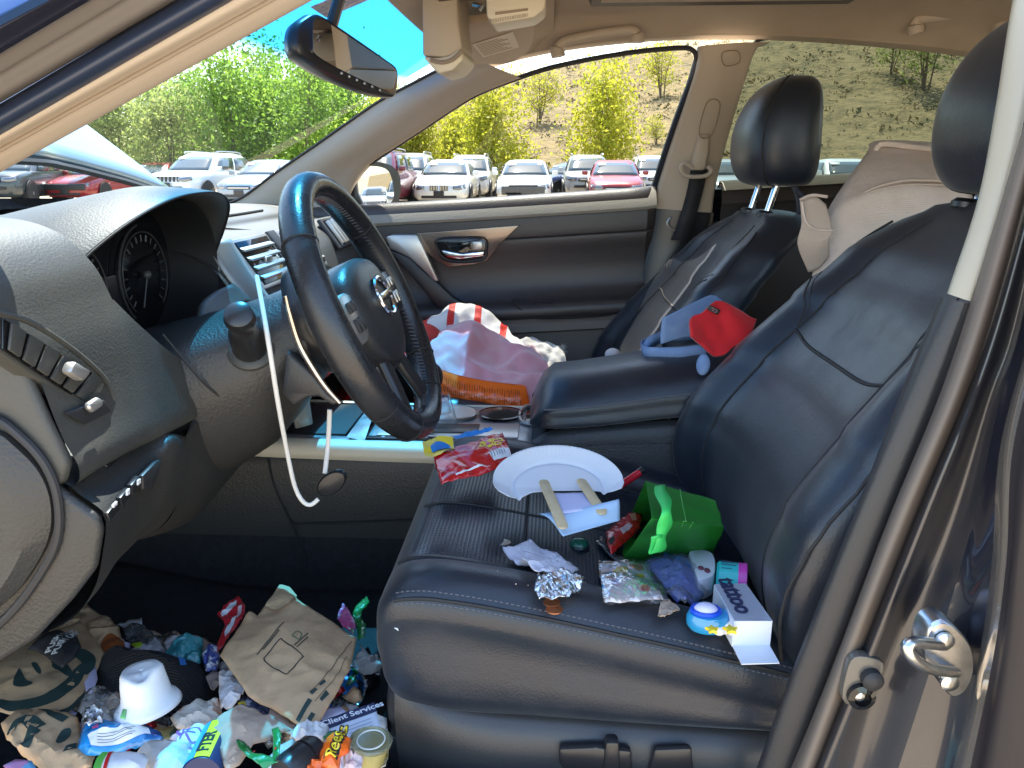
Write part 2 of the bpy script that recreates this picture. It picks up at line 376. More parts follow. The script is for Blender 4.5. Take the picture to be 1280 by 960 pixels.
SPEC = {
 'sedan': dict(L=2.38, W=.90, H=1.46, body=[(2.38, .60, .62, .30), (2.30, .76, .70, .22), (2.05, .85, .78, .19), (1.5, .89, .90, .19), (1.0, .91, .96, .19), (0, .92, .97, .19), (-1, .92, .99, .19), (-1.75, .9, 1.03, .19), (-2.2, .82, 1.0, .25), (-2.38, .72, .86, .34)],
   roof=[(.93, 1.08, -1.75, .84), (1.15, .70, -1.42, .77), (1.34, .35, -1.05, .68), (1.43, .08, -.80, .58), (1.46, -.15, -.6, .4)]),
 'suv': dict(L=2.32, W=.92, H=1.70, body=[(2.32, .66, .78, .38), (2.24, .80, .93, .28), (1.9, .88, 1.02, .24), (1.4, .91, 1.08, .24), (1.0, .92, 1.10, .24), (0, .93, 1.10, .24), (-1, .93, 1.12, .24), (-1.8, .92, 1.14, .24), (-2.2, .86, 1.10, .3), (-2.32, .78, .95, .4)],
   roof=[(1.06, 1.15, -2.22, .86), (1.32, .78, -2.15, .79), (1.55, .45, -2.02, .70), (1.66, .2, -1.85, .62), (1.70, -.05, -1.6, .45)])}
def sring(hw, f, b, n=28, p=5.0):
    out = []; cy = (f+b)/2; hy = (f-b)/2
    for k in range(n):
        a = 2*math.pi*(k+.5)/n; c, s = math.cos(a), math.sin(a)
        out.append((hw*math.copysign(abs(c)**(2/p), c), cy+hy*math.copysign(abs(s)**(2/p), s)))
    return out
def parked_car(style, pm, x, y, rz, label, group=None, wreck=None, name='parked_car', sticker=True, grille='bar'):
    S = SPEC[style]; rt = empty(name, (0, 0, 0), label, 'car', group); rf = S['roof']
    def fr(z): return tab([(q[0], q[1], q[2], q[3]) for q in rf], z)
    mb = MB(); rings = []
    for yy, w, zt, zb in S['body']:
        half = [(0, zb), (w*.8, zb), (w*.97, zb+.12), (w, zb+.3*(zt-zb)+.05), (w*.985, zt-.16), (w*.94, zt-.05), (w*.80, zt-.005), (w*.4, zt+.012), (0, zt+.018)]
        ring = [V((a, yy, b)) for a, b in half] + [V((-a, yy, b)) for a, b in half[-2:0:-1]]
        rings.append(ring)
    mb.loft(rings)
    mb.loft([[V((a, b, z)) for a, b in sring(hw, f, bk)] for z, f, bk, hw in rf])
    body = mb.build('body', pm, rt, ang=50)
    def part(nm, m, fn, par=rt, **k):
        q = MB(); fn(q); return q.build(nm, m, par, **k)
    z0, z1 = rf[0][0]+.03, rf[2][0]+.01
    def ws(q):   # windshield
        q.grid(lambda u, v: V(((u*2-1)*(fr(lerp(z0, z1, v))[2]*.9-.02), fr(lerp(z0, z1, v))[0]+.012-.10*abs(u*2-1)**3, lerp(z0, z1, v)+.006)), 9, 5)
    part('windshield', cglass, ws, solid=.006)
    part('rear_glass', cglass, lambda q: q.grid(lambda u, v: V(((u*2-1)*(fr(lerp(z0+.05, z1, v))[2]*.9-.02), fr(lerp(z0+.05, z1, v))[1]-.012+.10*abs(u*2-1)**3, lerp(z0+.05, z1, v)+.006)), 9, 5), solid=.006)
    for s in (-1, 1):
        zt = z1-.01
        for (fa, fb) in ((.13, .50), (.53, .86)):
            def sw(q, fa=fa, fb=fb):
                def P(u, v):
                    z = lerp(z0+.02, zt, v); f, b, hw = fr(z); return V((s*(hw+.004), lerp(f, b, lerp(fa, fb, u)), z))
                q.grid(P, 4, 4)
            part('side_window', cglass, sw, solid=.006)
        hx = S['body'][1][1]
        zt2 = S['body'][1][2]
        if not (wreck == 'nobumper' and s == 1):
            part('headlight', lens, lambda q: q.skin([[(s*hx*.58, 2.36, zt2-.05), (s*hx*.82, 2.33, zt2-.035), (s*hx*1.03, 2.18, zt2-.0)], [(s*hx*.58, 2.405, zt2-.15), (s*hx*.84, 2.36, zt2-.18), (s*hx*1.06, 2.20, zt2-.13)]], 7, 3), solid=.03)
        part('tail_light', redl, lambda q: q.box((s*S['W']*.83, -S['L']*.93, S['body'][-3][2]-.17), (.16, .18, .14), bev=.03))
        part('side_mirror', pm, lambda q: q.box((s*(S['W']+.09), .72, rf[0][0]+.10), (.2, .1, .14), bev=.04))
    zg = S['body'][1][2]
    if wreck == 'nobumper':
        part('exposed_front', greyb, lambda q: q.box((0, 2.33, .5), (1.35, .16, .26), bev=.03).box((.3, 2.36, .42), (.5, .1, .06), bev=.01).box((-.45, 2.38, .33), (.3, .12, .14), bev=.02))
        part('radiator_opening', blackp, lambda q: q.box((0, 2.37, zg-.1), (.9, .06, .14), bev=.02).box((.1, 2.40, .34), (.8, .06, .12), bev=.02))
    elif grille == 'kidney':
        for s in (-1, 1):
            part('grille', blackp, lambda q: q.box((s*.16, 2.375, zg-.12), (.26, .06, .17), bev=.03))
            part('grille_bar', chrome, lambda q: [q.box((s*.16-.1+.05*i, 2.41, zg-.12), (.012, .01, .14)) for i in range(5)])
    elif grille == 'slots':
        part('grille', blackp, lambda q: [q.box((-.42+.14*i, 2.30, zg-.10), (.085, .1, .17), bev=.02) for i in range(7)])
    else:
        part('grille', blackp, lambda q: q.box((0, 2.36, zg-.14), (.8, .07, .12), bev=.03)); part('grille_bar', chrome, lambda q: q.box((0, 2.40, zg-.14), (.7, .015, .02), bev=.004))
    if wreck != 'nobumper':
        part('lower_intake', blackp, lambda q: q.box((0, 2.35, zg-.38), (1.1, .09, .09), bev=.03))
        part('front_plate', blackp, lambda q: q.box((0, 2.40, zg-.28), (.32, .02, .15), bev=.005))
    if wreck == 'wrap':
        part('plastic_wrap', bluew, lambda q: q.grid(lambda u, v: V(((u-.5)*.95+.1, 2.40-.45*v+.05*noise.noise(V((u*5, v*5, 2))), .36+.55*v**.6)), 12, 10), solid=.01)
    if wreck == 'crushed':
        part('crumpled_panel', WH, lambda q: q.grid(lambda u, v: V((-.85+.75*u, 1.0+1.3*v, 1.0+.16*math.sin(u*2.6)+.05*v+.05*noise.noise(V((u*4, v*4, 1))))), 12, 10), solid=.02)
        part('exposed_front', blackp, lambda q: q.box((0, 2.36, .55), (1.5, .12, .22), bev=.04))
    if sticker: part('price_sticker', stick, lambda q: q.grid(lambda u, v: V((.30+.26*u if style else 0, fr(lerp(z1-.09, z1-.02, v))[0]+.012, lerp(z1-.09, z1-.02, v)+.006)), 2, 2), solid=.006)
    if style == 'suv':
        for s in (-1, 1): part('roof_rail', rimm, lambda q: q.tube(cr([(s*.58, .1, 1.68), (s*.6, -.1, 1.74), (s*.6, -1.4, 1.74), (s*.57, -1.7, 1.68)], 14), .022, 6))
    R_ = .33 if style == 'sedan' else .37
    for s in (-1, 1):
        for yy in (1.42, -1.38):
            part('wheel_arch', blackp, lambda q: q.lathe([(R_+.055, 0), (R_+.055, .03)], (s*(S['W']-.02)-(.03 if s < 0 else 0)+s*.012, yy, R_), (1, 0, 0), 24))
            w = part('wheel', tyre, lambda q: q.lathe([(R_-.09, .0), (R_-.02, .0), (R_, .03), (R_, .19), (R_-.02, .22), (R_-.09, .22)], (s*(S['W']+.03)-(.22 if s > 0 else 0), yy, R_), (1, 0, 0), 24))
            def rim(q):
                xo = s*(S['W']+.022)
                q.lathe([(R_-.085, -.012), (R_-.10, .0), (R_-.12, -.01)], (xo, yy, R_), (s, 0, 0), 20)
                q.lathe([(.07, -.01), (.06, .008), (.02, .01)], (xo, yy, R_), (s, 0, 0), 12)
                for k in range(5):
                    a = k*2*math.pi/5; d = V((0, math.cos(a), math.sin(a))); q.box(V((xo-s*.004, yy, R_))+d*(R_-.11)*.55, (.014, R_-.13, .05), Matrix.Rotation(a, 3, 'X'), bev=.004)
            part('rim', rimm, rim, w)
    rt.location = (x, y, terr(x, y)); rt.rotation_euler.z = rz; ORG[rt.name] = V((0, 0, 0))
    return rt
def pc(style, pm, px, D, label, rz=90, **k):
    x, y = at(px, D); return parked_car(style, pm, x, y, R(rz), label, **k)
pc('suv', DK, 30, 27, 'dark grey SUV at the far left end of the parked row, by the windshield pillar', 100, sticker=True)
pc('sedan', RD, 132, 29, 'smashed red car with a crumpled white front panel, under the raised blue hood', 88, wreck='crushed')
pc('sedan', SV, 112, 36, 'pale car standing behind the smashed red car', 92)
pc('suv', WH, 257, 27.5, 'white SUV with seven slot grille left of the pillar, seen over the instrument hood', 84, grille='slots')
pc('sedan', RD, 200, 35, 'red car mostly hidden behind the white SUV with slot grille', 92)
pc('sedan', GB, 338, 27, 'blue grey sedan cut off by the passenger windshield pillar', 86)
pc('sedan', SV, 318, 32, 'silver car behind the blue grey sedan', 92)
pc('suv', MR, 470, 24, 'maroon SUV behind the passenger door mirror', 88)
pc('suv', WH, 511, 28, 'white truck with blue plastic wrap over its front', 90, wreck='wrap')
pc('sedan', BL, 535, 33, 'blue car in the second row between two white vehicles', 90)
pc('sedan', WH, 561, 26.5, 'white sedan with twin kidney grille, nearest beyond the passenger window', 90, grille='kidney')
pc('suv', WH, 588, 31, 'white SUV directly behind the sedan with twin grille', 90)
pc('sedan', DK, 606, 38, 'dark grey car behind the white sedans under the yellow tree', 80)
pc('sedan', WH, 657, 27, 'white sedan with its front bumper torn off', 90, wreck='nobumper')
pc('sedan', BL, 712, 34, 'dark blue car seen side on between the white and red sedans', 40)
pc('suv', SV, 733, 31, 'silver SUV close behind the red sedan', 90)
pc('sedan', RD, 767, 27, 'red sedan beyond the rear of the passenger window', 88)
pc('suv', WH, 813, 33, 'white SUV behind the red sedan, cut off by the door pillar', 90)
pc('sedan', SV, 908, 26, 'silver car seen left of the passenger headrest through the rear window', 88)
pc('sedan', WH, 1052, 25, 'white car seen right of the passenger headrest through the rear window', 90)
pc('sedan', GB, 985, 27, 'grey blue car hidden mostly by the passenger headrest', 90)
# the lot goes on behind: rows that show in the door mirror
k = 0
for i in range(6):
    for j in range(2):
        pm = [WH, SV, DK, WH, GB, SV, WH, RD][(i*3+j*5) % 8]
        parked_car('suv' if (i+j) % 3 == 0 else 'sedan', pm, 13+i*3.1+j*1.2, -34-j*9-i*1.2, R(20), 'car in the far rows reflected in the door mirror', 'cars in the rows shown by the door mirror', sticker=False)
# ================================================================ THE CAR
car = empty('sedan', (0, -.2, 0), 'dark blue sedan with black leather seats, seen into its cabin through the open driver doorway', 'car')
def B(mb, name, m, parent=car, **k): return mb.build(name, m, parent, **k)
def seam_on(fn, pts, r=.0016, m=seamm, name='seam', parent=car, n=40, off=.0004):
    q = MB(); q.tube([fn(*p) for p in cr([(a, b, 0) for a, b in pts], n)] if False else [fn(p.x, p.y) for p in cr([(a, b, 0) for a, b in pts], n)], r, 6); return q

# ---------- floor, firewall, tunnel
mb = MB()
mb.skin([[(x, .98, .56), (x, .93, .44), (x, .84, .345), (x, .74, .305), (x, .5, .295), (x, .2, .295), (x, -.3, .295), (x, -1.5, .30)] for x in (-.70, -.45, -.13)], 60, 8)
mb.skin([[(x, .98, .56), (x, .93, .44), (x, .84, .345), (x, .74, .305), (x, .5, .295), (x, .2, .295), (x, -.3, .295), (x, -1.5, .30)] for x in (.13, .4, .70)], 60, 8)
mb.skin([[(-.7, .985, .5), (-.7, .99, .7), (-.7, .99, .95)], [(0, .985, .5), (0, .99, .7), (0, .99, .95)], [(.7, .985, .5), (.7, .99, .7), (.7, .99, .95)]], 6, 6)
mb.skin([[(-.145, y, .29), (-.135, y, .36), (-.125, y, .42)] for y in (.99, .4, -.2, -1.0)], 8, 20)   # tunnel sides
mb.skin([[(.145, y, .29), (.135, y, .36), (.125, y, .42)] for y in (.99, .4, -.2, -1.0)], 8, 20)
B(mb, 'floor_carpet', carpet)
# ripple of the loose mat beside the tunnel
mb = MB(); mb.skin([[(-.62+.12*i, .80, .335+.012*math.sin(i*2.1)), (-.62+.12*i, .55, .302), (-.62+.12*i, .22, .302)] for i in range(5)], 24, 20); B(mb, 'floor_mat', carpet, solid=.006)
# pedals
mb = MB(); mb.prism([V(p) for p in [(-.235, .80, .47), (-.335, .80, .47), (-.33, .82, .405), (-.24, .82, .405)]], (0, .02, .01), .006); 
for i in range(5): mb.box((-.285, .797+.003*i, .462-.012*i), (.085, .006, .005), bev=.001)
mb.tube([(-.285, .83, .45), (-.285, .93, .6)], .01); B(mb, 'brake_pedal', rubber)
mb = MB(); mb.prism([V(p) for p in [(-.42, .82, .44), (-.48, .82, .44), (-.47, .86, .32), (-.43, .86, .32)]], (0, .015, .01), .005); B(mb, 'foot_rest', rubber)

# ---------- centre console
mb = MB()
mb.skin([[(-.128, y, .40), (-.136, y, .48), (-.134, y, .545), (-.126, y, z)] for y, z in ((.92, .60), (.60, .566), (.45, .566), (.2, .568), (0, .575), (-.1, .59), (-.45, .60))], 10, 40)
mb.skin([[(.128, y, .40), (.136, y, .48), (.134, y, .545), (.126, y, z)] for y, z in ((.92, .60), (.60, .566), (.45, .566), (.2, .568), (0, .575), (-.1, .59), (-.45, .60))], 10, 40)
lowpl = mat('charcoal_lower_plastic', (.030, .030, .030), .5, bump=(330, .5, 'v', .0012))
con = B(mb, 'console_side', lowpl)
mb = MB(); mb.tube(cr([(-.1365, .50, .56), (-.138, .49, .50), (-.137, .455, .40), (-.139, .44, .34)], 14), .0016, 5); mb.tube(cr([(-.138, .47, .43), (-.1385, .3, .44), (-.138, .05, .46), (-.137, -.1, .48)], 20), .0014, 5); B(mb, 'panel_seam', seamm, con)
# satin edge trim and top deck
mb = MB()
prof = lambda y, z: [(-.137, y, z-.021), (-.141, y, z-.010), (-.135, y, z+.004), (-.118, y, z+.010), (-.112, y, z+.008)]
mb.skin([prof(y, z) for y, z in ((.56, .584), (.45, .580), (.2, .575), (.05, .574), (.01, .574))], 14, 30)
mb.skin([[(-p[0], p[1], p[2]) for p in prof(y, z)] for y, z in ((.56, .584), (.45, .580), (.2, .575), (.05, .574), (.01, .574))], 14, 30)
B(mb, 'console_trim', cream, con)  # cream on the satin silver trim is sunlight put into the colour
deckm = mat('scuffed_silver_deck', (.30, .30, .31), .3, metal=.6, var=(18, (.42, .42, .42), .45, .7, 6, .5))
mb = MB(); 
mb.prism([(-.115, .34, .5760), (.115, .34, .5760), (.115, .00, .5760), (-.115, .0, .5760)], (0, 0, .006), .003)
mb.prism([(-.115, .56, .5820), (-.085, .56, .5820), (-.085, .34, .5780), (-.115, .34, .5780)], (0, 0, .006), .002)
mb.skin([[(-.112, .33, .5840), (0, .335, .60), (.112, .33, .5840)], [(-.112, .362, .592), (0, .362, .594), (.112, .362, .592)]], 8, 4)
deck = B(mb, 'console_deck', deckm)
mb = MB(); mb.prism([(-.085, .56, .5690), (.10, .56, .5690), (.10, .37, .5690), (-.085, .37, .5690)], (0, 0, .02), .004); B(mb, 'open_tray', mat('tray_black', (.006, .006, .007), .7), deck)
mb = MB(); mb.prism([(-.082, .315, .5820), (-.082, .055, .5820), (-.004, .055, .5820), (-.004, .315, .5820)], (0, 0, .005), .002); B(mb, 'gear_plate', silver, deck)
mb = MB(); mb.prism([(-.068, .29, .5870), (-.068, .13, .5870), (-.018, .13, .5870), (-.018, .29, .5870)], (0, 0, .0025), .001); B(mb, 'gear_slot', softpl, deck)
mb = MB(); mb.prism([(-.098, .33, .5820), (-.098, .06, .5820), (-.084, .06, .5820), (-.084, .33, .5820)], (0, 0, .004), .001); B(mb, 'gear_index', softpl, deck)
mb = MB()
for i in range(9): mb.box((-.091, .30-.026*i, .5865), (.004, .006, .001))
B(mb, 'index_marks', mat('pale_print', (.5, .5, .5), .6), deck)
mb = MB(); mb.lathe([(.040, -.03), (.043, .002), (.046, .009), (.049, .007)], (.055, .19, .5820), (0, 0, 1), 28, sq=1.0); B(mb, 'cup_holder_rim', silver, deck)
mb = MB(); mb.lathe([(.0, .001), (.042, .001)], (.055, .19, .5845), (0, 0, 1), 28, caps=False); B(mb, 'cup_holder_well', gloss, deck)
mb = MB(); mb.lathe([(.0, .001), (.038, .001)], (.055, .095, .5845), (0, 0, 1), 28, caps=False); mb.lathe([(.038, .0), (.041, .008), (.045, .007)], (.055, .095, .5820), (0, 0, 1), 28); B(mb, 'cup_holder_well', gloss, deck)
mb = MB(); mb.prism([(.01, .045, .5820), (.10, .045, .5820), (.10, -.005, .5820), (.01, -.005, .5820)], (0, 0, .004), .001); B(mb, 'storage_bin', gloss, deck)
mb = MB(); mb.tube(cr([(.005, .05, .5860), (.105, .05, .5860), (.105, -.01, .5860), (.005, -.01, .5860)], 32, True), .004, 6, True); B(mb, 'bin_rim', silver, deck)
mb = MB(); mb.tube(cr([(-.045, .225, .5890), (-.045, .222, .64), (-.05, .215, .67)], 8), [.010]*8, 10); mb.ball((-.055, .215, .69), (.022, .022, .028)); B(mb, 'gear_lever', softpl, deck)

# armrest between the seats
mb = MB()
def arm(y, g=0): 
    zt = .690+.045*sstep(.03, -.33, y)-.055*max(0, (y+.01)/.04)**2*(1 if y > -.01 else 0); zb = .612+.03*sstep(0, -.3, y); w = .108*(1-.22*max(0, (y+.01)/.04)**2*(1 if y > -.01 else 0))
    return [V(p) for p in [(-w, y, zb), (-w-.006, y, lerp(zb, zt, .28)), (-w-.002, y, lerp(zb, zt, .52)), (-w+.022, y, zt-.014), (-.03, y, zt+.004), (w-.022, y, zt-.006), (w-.002, y, zt-.018), (w+.006, y, lerp(zb, zt, .5)), (w, y, zb), (0, y, zb-.002)]]
mb.loft([cr(arm(y), 36, True) for y in (.034, .031, .024, .012, -.01, -.06, -.12, -.2, -.28, -.36, -.42)])
armr = B(mb, 'armrest_lid', leather)
mb = MB(); mb.tube([V((-.1118, y, lerp(.612+.03*sstep(0, -.3, y), .690+.045*sstep(.03, -.33, y), .46))) for y in [.008-.022*i for i in range(19)]], .0018, 6); B(mb, 'armrest_seam', thread, armr)
mb = MB(); mb.skin([[(-.122, y, .38), (-.124, y, .5), (-.118, y, z-.02), (-.10, y, z)] for y, z in ((.03, .585), (.0, .605), (-.06, .615), (-.2, .628), (-.42, .64))], 12, 20)
mb.skin([[(.122, y, .38), (.124, y, .5), (.118, y, z-.02), (.10, y, z)] for y, z in ((.03, .585), (.0, .605), (-.06, .615), (-.2, .628), (-.42, .64))], 12, 20)
mb.skin([[(-.122, .03, .5), (-.118, .03, .57), (-.1, .03, .585)], [(.122, .03, .5), (.118, .03, .57), (.1, .03, .585)]], 6, 6); B(mb, 'armrest_box', lowpl)

# ---------- seats
CT = [(.47, -.300, .232, .5), (.53, -.275, .252, .9), (.60, -.268, .266, 1.1), (.67, -.290, .270, 1.1), (.74, -.335, .266, 1.0), (.81, -.388, .256, .85), (.88, -.440, .240, .65), (.94, -.487, .218, .45), (.975, -.522, .188, .25), (.995, -.545, .150, .1)]
ZT = .995
CU = [(-1.06, -.02), (-1.0, .036), (-.82, .050), (-.60, .013), (-.3, .001), (0, -.003), (.3, .001), (.60, .013), (.82, .050), (1.0, .036), (1.06, -.02)]
_ct = [V((r[1], r[2], r[3])) for r in CT]; _cz = [r[0] for r in CT]
_fine = cr(_ct, 100)
def ct(z):
    # parameter by row index
    if z <= _cz[0]: k = 0.0
    elif z >= _cz[-1]: k = len(_cz)-1
    else:
        for i in range(len(_cz)-1):
            if z <= _cz[i+1]: k = i+(z-_cz[i])/(_cz[i+1]-_cz[i]); break
    return _fine[min(99, int(round(k/(len(_cz)-1)*99)))]
_cu = cr([(u, o, 0) for u, o in CU], 200)
def cuo(u): return min(_cu, key=lambda p: abs(p.x-u)).y
def make_seat(cx, dy, door=1):
    X = lambda p: V((p[0]+cx, p[1]+dy, p[2]))
    # backrest
    mb = MB(); rings = []
    back = [(1.02, -.075), (.6, -.112), (0, -.12), (-.6, -.112), (-1.02, -.075)]
    for z in [.47+(ZT-.47)*i/44 for i in range(45)]:
        yc, hw, bo = ct(z); ring = [(u*hw, yc+o*bo*(lerp(.15, 1, sstep(.52, .92, z)) if u*door < -.5 else 1) if o > -.019 else yc+o, z) for u, o in CU] + [(u*hw, yc+o, z) for u, o in back]
        rings.append([X(p) for p in cr(ring, 72, True)])
    yc, hw, bo = ct(ZT)
    for s_, dz in ((.86, .010), (.55, .017), (.1, .02)): rings.append([X((p.x*s_, yc-.035+(p.y-yc+.035)*s_, ZT+dz)) for p in cr([(u*hw, yc+(o*bo if o > -.019 else o), 0) for u, o in CU]+[(u*hw, yc+o, 0) for u, o in back], 72, True)])
    mb.loft(rings); back_o = B(mb, 'seat_backrest', leather, ang=70)
    bv = BVHTree.FromPolygons(mb.v, mb.f)
    def S(u, z, off=.0):
        yc, hw, bo = ct(z); p = X((u*hw, yc, z)); h = bv.ray_cast(p+V((0, .3, 0)), V((0, -1, 0)))[0]; return (h if h else p)+V((0, off-.0009, 0))
    def line(pts, r=.0022, m=seamm, nm='seam', n=44, off=.0):
        mb = MB(); mb.tube([S(p.x, p.y, off) for p in cr([(a, b, 0) for a, b in pts], n)], r, 6); B(mb, nm, m, back_o)
    sd = 1
    for s in (-1, 1):
        line([(s*.62, .50), (s*.63, .62), (s*.64, .76), (s*.62, .87), (s*.60, .985)], .0026)
        line([(s*.93, .888), (s*.86, .880), (s*.74, .855), (s*.64, .82)], .0022); line([(s*.93, .898), (s*.86, .890), (s*.74, .865), (s*.64, .83)], .0015)
    line([(-.64, .815), (-.4, .803), (0, .800), (.4, .803), (.64, .815)], .0032)
    # piping round the near edge of the back
    for s in (-1, 1):
        mb = MB(); mb.tube([X((s*1.03*ct(z)[1], ct(z)[0]+.012, z)) for z in [.5+.0165*i for i in range(30)]], .0020, 6); B(mb, 'seam', seamm, back_o)
    # headrest + posts
    mb = MB(); hy = -.608
    HR = [(1.022, .085, .040, -.01), (1.028, .112, .060, -.004), (1.05, .130, .074, 0), (1.09, .138, .080, .004), (1.14, .136, .078, .003), (1.185, .126, .069, -.004), (1.218, .104, .056, -.014), (1.238, .070, .037, -.022), (1.246, .02, .012, -.026)]
    rings = []
    for z, w, d, o in HR:
        ring = []
        for k in range(40):
            a = 2*math.pi*k/40; c, s2 = math.cos(a), math.sin(a)
            ring.append(X((w*math.copysign(abs(c)**.62, c), hy+.02+o+d*math.copysign(abs(s2)**.72, s2), z)))
        rings.append(ring)
    # resample vertically
    cols = [cr([r[k] for r in rings], 26) for k in range(40)]
    mb.loft([[cols[k][i] for k in range(40)] for i in range(26)]); hr = B(mb, 'headrest', leather, ang=70)
    for s in (-1, 1):
        mb = MB(); mb.tube([cols[4 if s > 0 else 16][i]*1.0 for i in range(26)], .0022, 6); B(mb, 'seam', seamm, hr)
        mb = MB(); mb.tube([X((s*.07, hy+.056, .92)), X((s*.07, hy+.020, 1.06))], .0075, 10); B(mb, 'headrest_post', chrome, hr)
        mb = MB(); mb.lathe([(.02, 0), (.02, .007), (.014, .012), (.009, .012)], X((s*.07, hy+.048, 1.004)), (0, -.1, 1), 16); B(mb, 'post_guide', softpl, hr)
    # cushion
    QT = [(.200, .545, .47, .225, .0), (.195, .564, .452, .240, .1), (.180, .582, .44, .251, .4), (.155, .592, .435, .258, .7), (.11, .592, .43, .262, .9), (.03, .580, .43, .264, 1.0), (-.08, .558, .43, .266, 1.05), (-.2, .530, .43, .266, 1.1), (-.29, .505, .43, .262, 1.0), (-.33, .49, .43, .25, .6)]
    QU = [(-1.02, -.05), (-1.035, -.022), (-1.0, .0), (-.90, .017), (-.76, .012), (-.66, -.008), (-.35, -.010), (0, -.011), (.35, -.010), (.66, -.008), (.76, .012), (.90, .017), (1.0, .0), (1.035, -.022), (1.02, -.05)]
    mb = MB(); rows = []
    for y, zt, zb, hw, bo in QT:
        ring = [(u*hw, y, (zt+o*bo if o > -.015 else zt+o) ) for u, o in QU] + [(.95*hw, y-.01, zb), (0, y-.01, zb), (-.95*hw, y-.01, zb)]
        rows.append(cr(ring, 90, True))
    cols = [cr([r[k] for r in rows], 50) for k in range(90)]
    mb.loft([[X(cols[k][i]) for k in range(90)] for i in range(50)])
    cu_o = B(mb, 'seat_cushion', leather, ang=70); bvc = BVHTree.FromPolygons(mb.v, mb.f)
    def QS(u, y, off=.0):
        rr = sorted(QT, key=lambda r: r[0]); zt, zb, hw, bo = tab(rr, y)
        qq = cr([(a, b, 0) for a, b in QU], 160); o = min(qq, key=lambda p: abs(p.x-u)).y
        p = X((u*hw, y, (zt+o*bo if o > -.015 else zt+o)))
        h = bvc.ray_cast(V((p.x, p.y, .8)), V((0, 0, -1)))[0]; return (h if h else p)+V((0, 0, off))
    # perforated insert (a sewn-in panel of its own)
    mb = MB(); mb.grid(lambda u, v: QS(-.62+1.24*u, .183-.46*v, .0024-.0034*max(abs(2*u-1), abs(2*v-1))**8), 26, 44); B(mb, 'seat_insert', perf, cu_o)
    mb = MB(); mb.tube([QS(0, .18-.0135*i, .0026) for i in range(34)], .0016, 6); B(mb, 'seam', seamm, cu_o)
    mb = MB(); mb.tube([QS(u, .03, .0026) for u in [-.62+.0413*i for i in range(31)]], .0022, 6); B(mb, 'seam', seamm, cu_o)
    for s in (-1, 1):
        mb = MB(); mb.tube([QS(s*.645, .186-.0130*i, .0008) for i in range(38)], .0026, 6); B(mb, 'seam', seamm, cu_o)
        for dz in (0, .011):
            mb = MB()
            pts = [QS(s*.985, .172-.0125*i, -.002-dz)+V((s*.0065, 0, 0)) for i in range(37)]
            pts = [(lambda h, q_: h+V((s*.0003, 0, 0)) if h else q_)(bvc.ray_cast(V((cx+s*.4, q_.y, q_.z)), V((-s, 0, 0)))[0], q_) for q_ in pts]
            for i in range(len(pts)-1):
                for f in (.1, .6): mb.tube([pts[i].lerp(pts[i+1], f), pts[i].lerp(pts[i+1], f+.3)], .0009, 4)
            B(mb, 'stitching', thread, cu_o)
        mb = MB(); mb.tube([(lambda q_: (bvc.ray_cast(V((cx+s*.4, q_.y, q_.z)), V((-s, 0, 0)))[0] or q_))(QS(s*.985, .172-.0125*i, -.0085)) for i in range(37)], .0024, 6); B(mb, 'seam', seamm, cu_o)
    return back_o, cu_o, hr, bvc
bk, cu, hr_, BVC = make_seat(-.375, 0)
def seat_z(x, y):
    h = BVC.ray_cast(V((max(x, -.60), y, .9)), V((0, 0, -1)))[0]; return h.z+.0025 if h else .55
# the passenger seat is the same seat, moved over
def dup(o, d, parent):
    c = o.copy(); COL.objects.link(c); c.parent = parent; ORG[c.name] = ORG[o.name]+V(d)
    c.location = ORG[c.name]-ORG[parent.name]; return c
for root, dz_ in ((bk, -.045), (cu, -.014), (hr_, 0)):
    c = dup(root, (.745, .105, dz_), car)
    for ch in root.children:
        dup(ch, (.745, .105, dz_ if 'guide' not in ch.name else -.045), c)
# lower side moulding of the driver's seat with its switches
mb = MB()
def trimz(y): y += .03; return tab([(-.36, .415, .30), (-.30, .418, .30), (-.15, .424, .30), (.0, .432, .30), (.09, .436, .30), (.15, .444, .30), (.185, .458, .305), (.208, .478, .33)], y)
rows = []
for y in (.178, .155, .12, .06, -.03, -.18, -.30, -.36):
    zt, zb = trimz(y); x = -.648+.022*sstep(.07, .18, y)
    rows.append([(x+.05, y, zt+.004), (x+.02, y, zt+.002), (x+.004, y, zt-.010), (x-.004, y, zt-.03), (x-.006, y, lerp(zt, zb, .4)), (x+.0, y, lerp(zt, zb, .75)), (x+.02, y, zb-.02)])
mb.skin(rows, 26, 50)
mb.skin([[(-.62, .178, .475), (-.6, .190, .46), (-.5, .198, .45), (-.3, .20, .45), (-.13, .19, .46)], [(-.62, .176, .40), (-.6, .193, .40), (-.5, .202, .40), (-.3, .204, .40), (-.13, .190, .40)], [(-.6, .14, .31), (-.58, .17, .31), (-.5, .18, .31), (-.3, .18, .31), (-.13, .17, .31)]], 20, 12)
side = B(mb, 'seat_side_moulding', mat('seat_moulding_plastic', (.032, .032, .034), .42, bump=(600, .25, 'v', .0006)), ang=60)
mb = MB(); mb.tube(cr([(-.651, .05, .30), (-.655, .035, .345), (-.656, -.02, .375), (-.657, -.10, .380), (-.656, -.25, .375), (-.655, -.34, .37)], 40), .004, 6); B(mb, 'moulding_recess_edge', softpl, side)
mb = MB(); mb.prism(UX([(698, 937), (745, 935), (790, 940), (790, 975), (740, 975), (700, 960)], -.664), (.014, 0, 0), .005); B(mb, 'seat_switch', softpl, side)
mb = MB(); mb.prism(UX([(757, 929), (774, 929), (776, 960), (770, 975), (752, 975)], -.668), (.018, 0, 0), .005); B(mb, 'seat_switch', softpl, side)
mb = MB(); mb.prism(UX([(818, 938), (865, 936), (868, 975), (808, 975)], -.662), (.012, 0, 0), .005); B(mb, 'seat_switch', softpl, side)
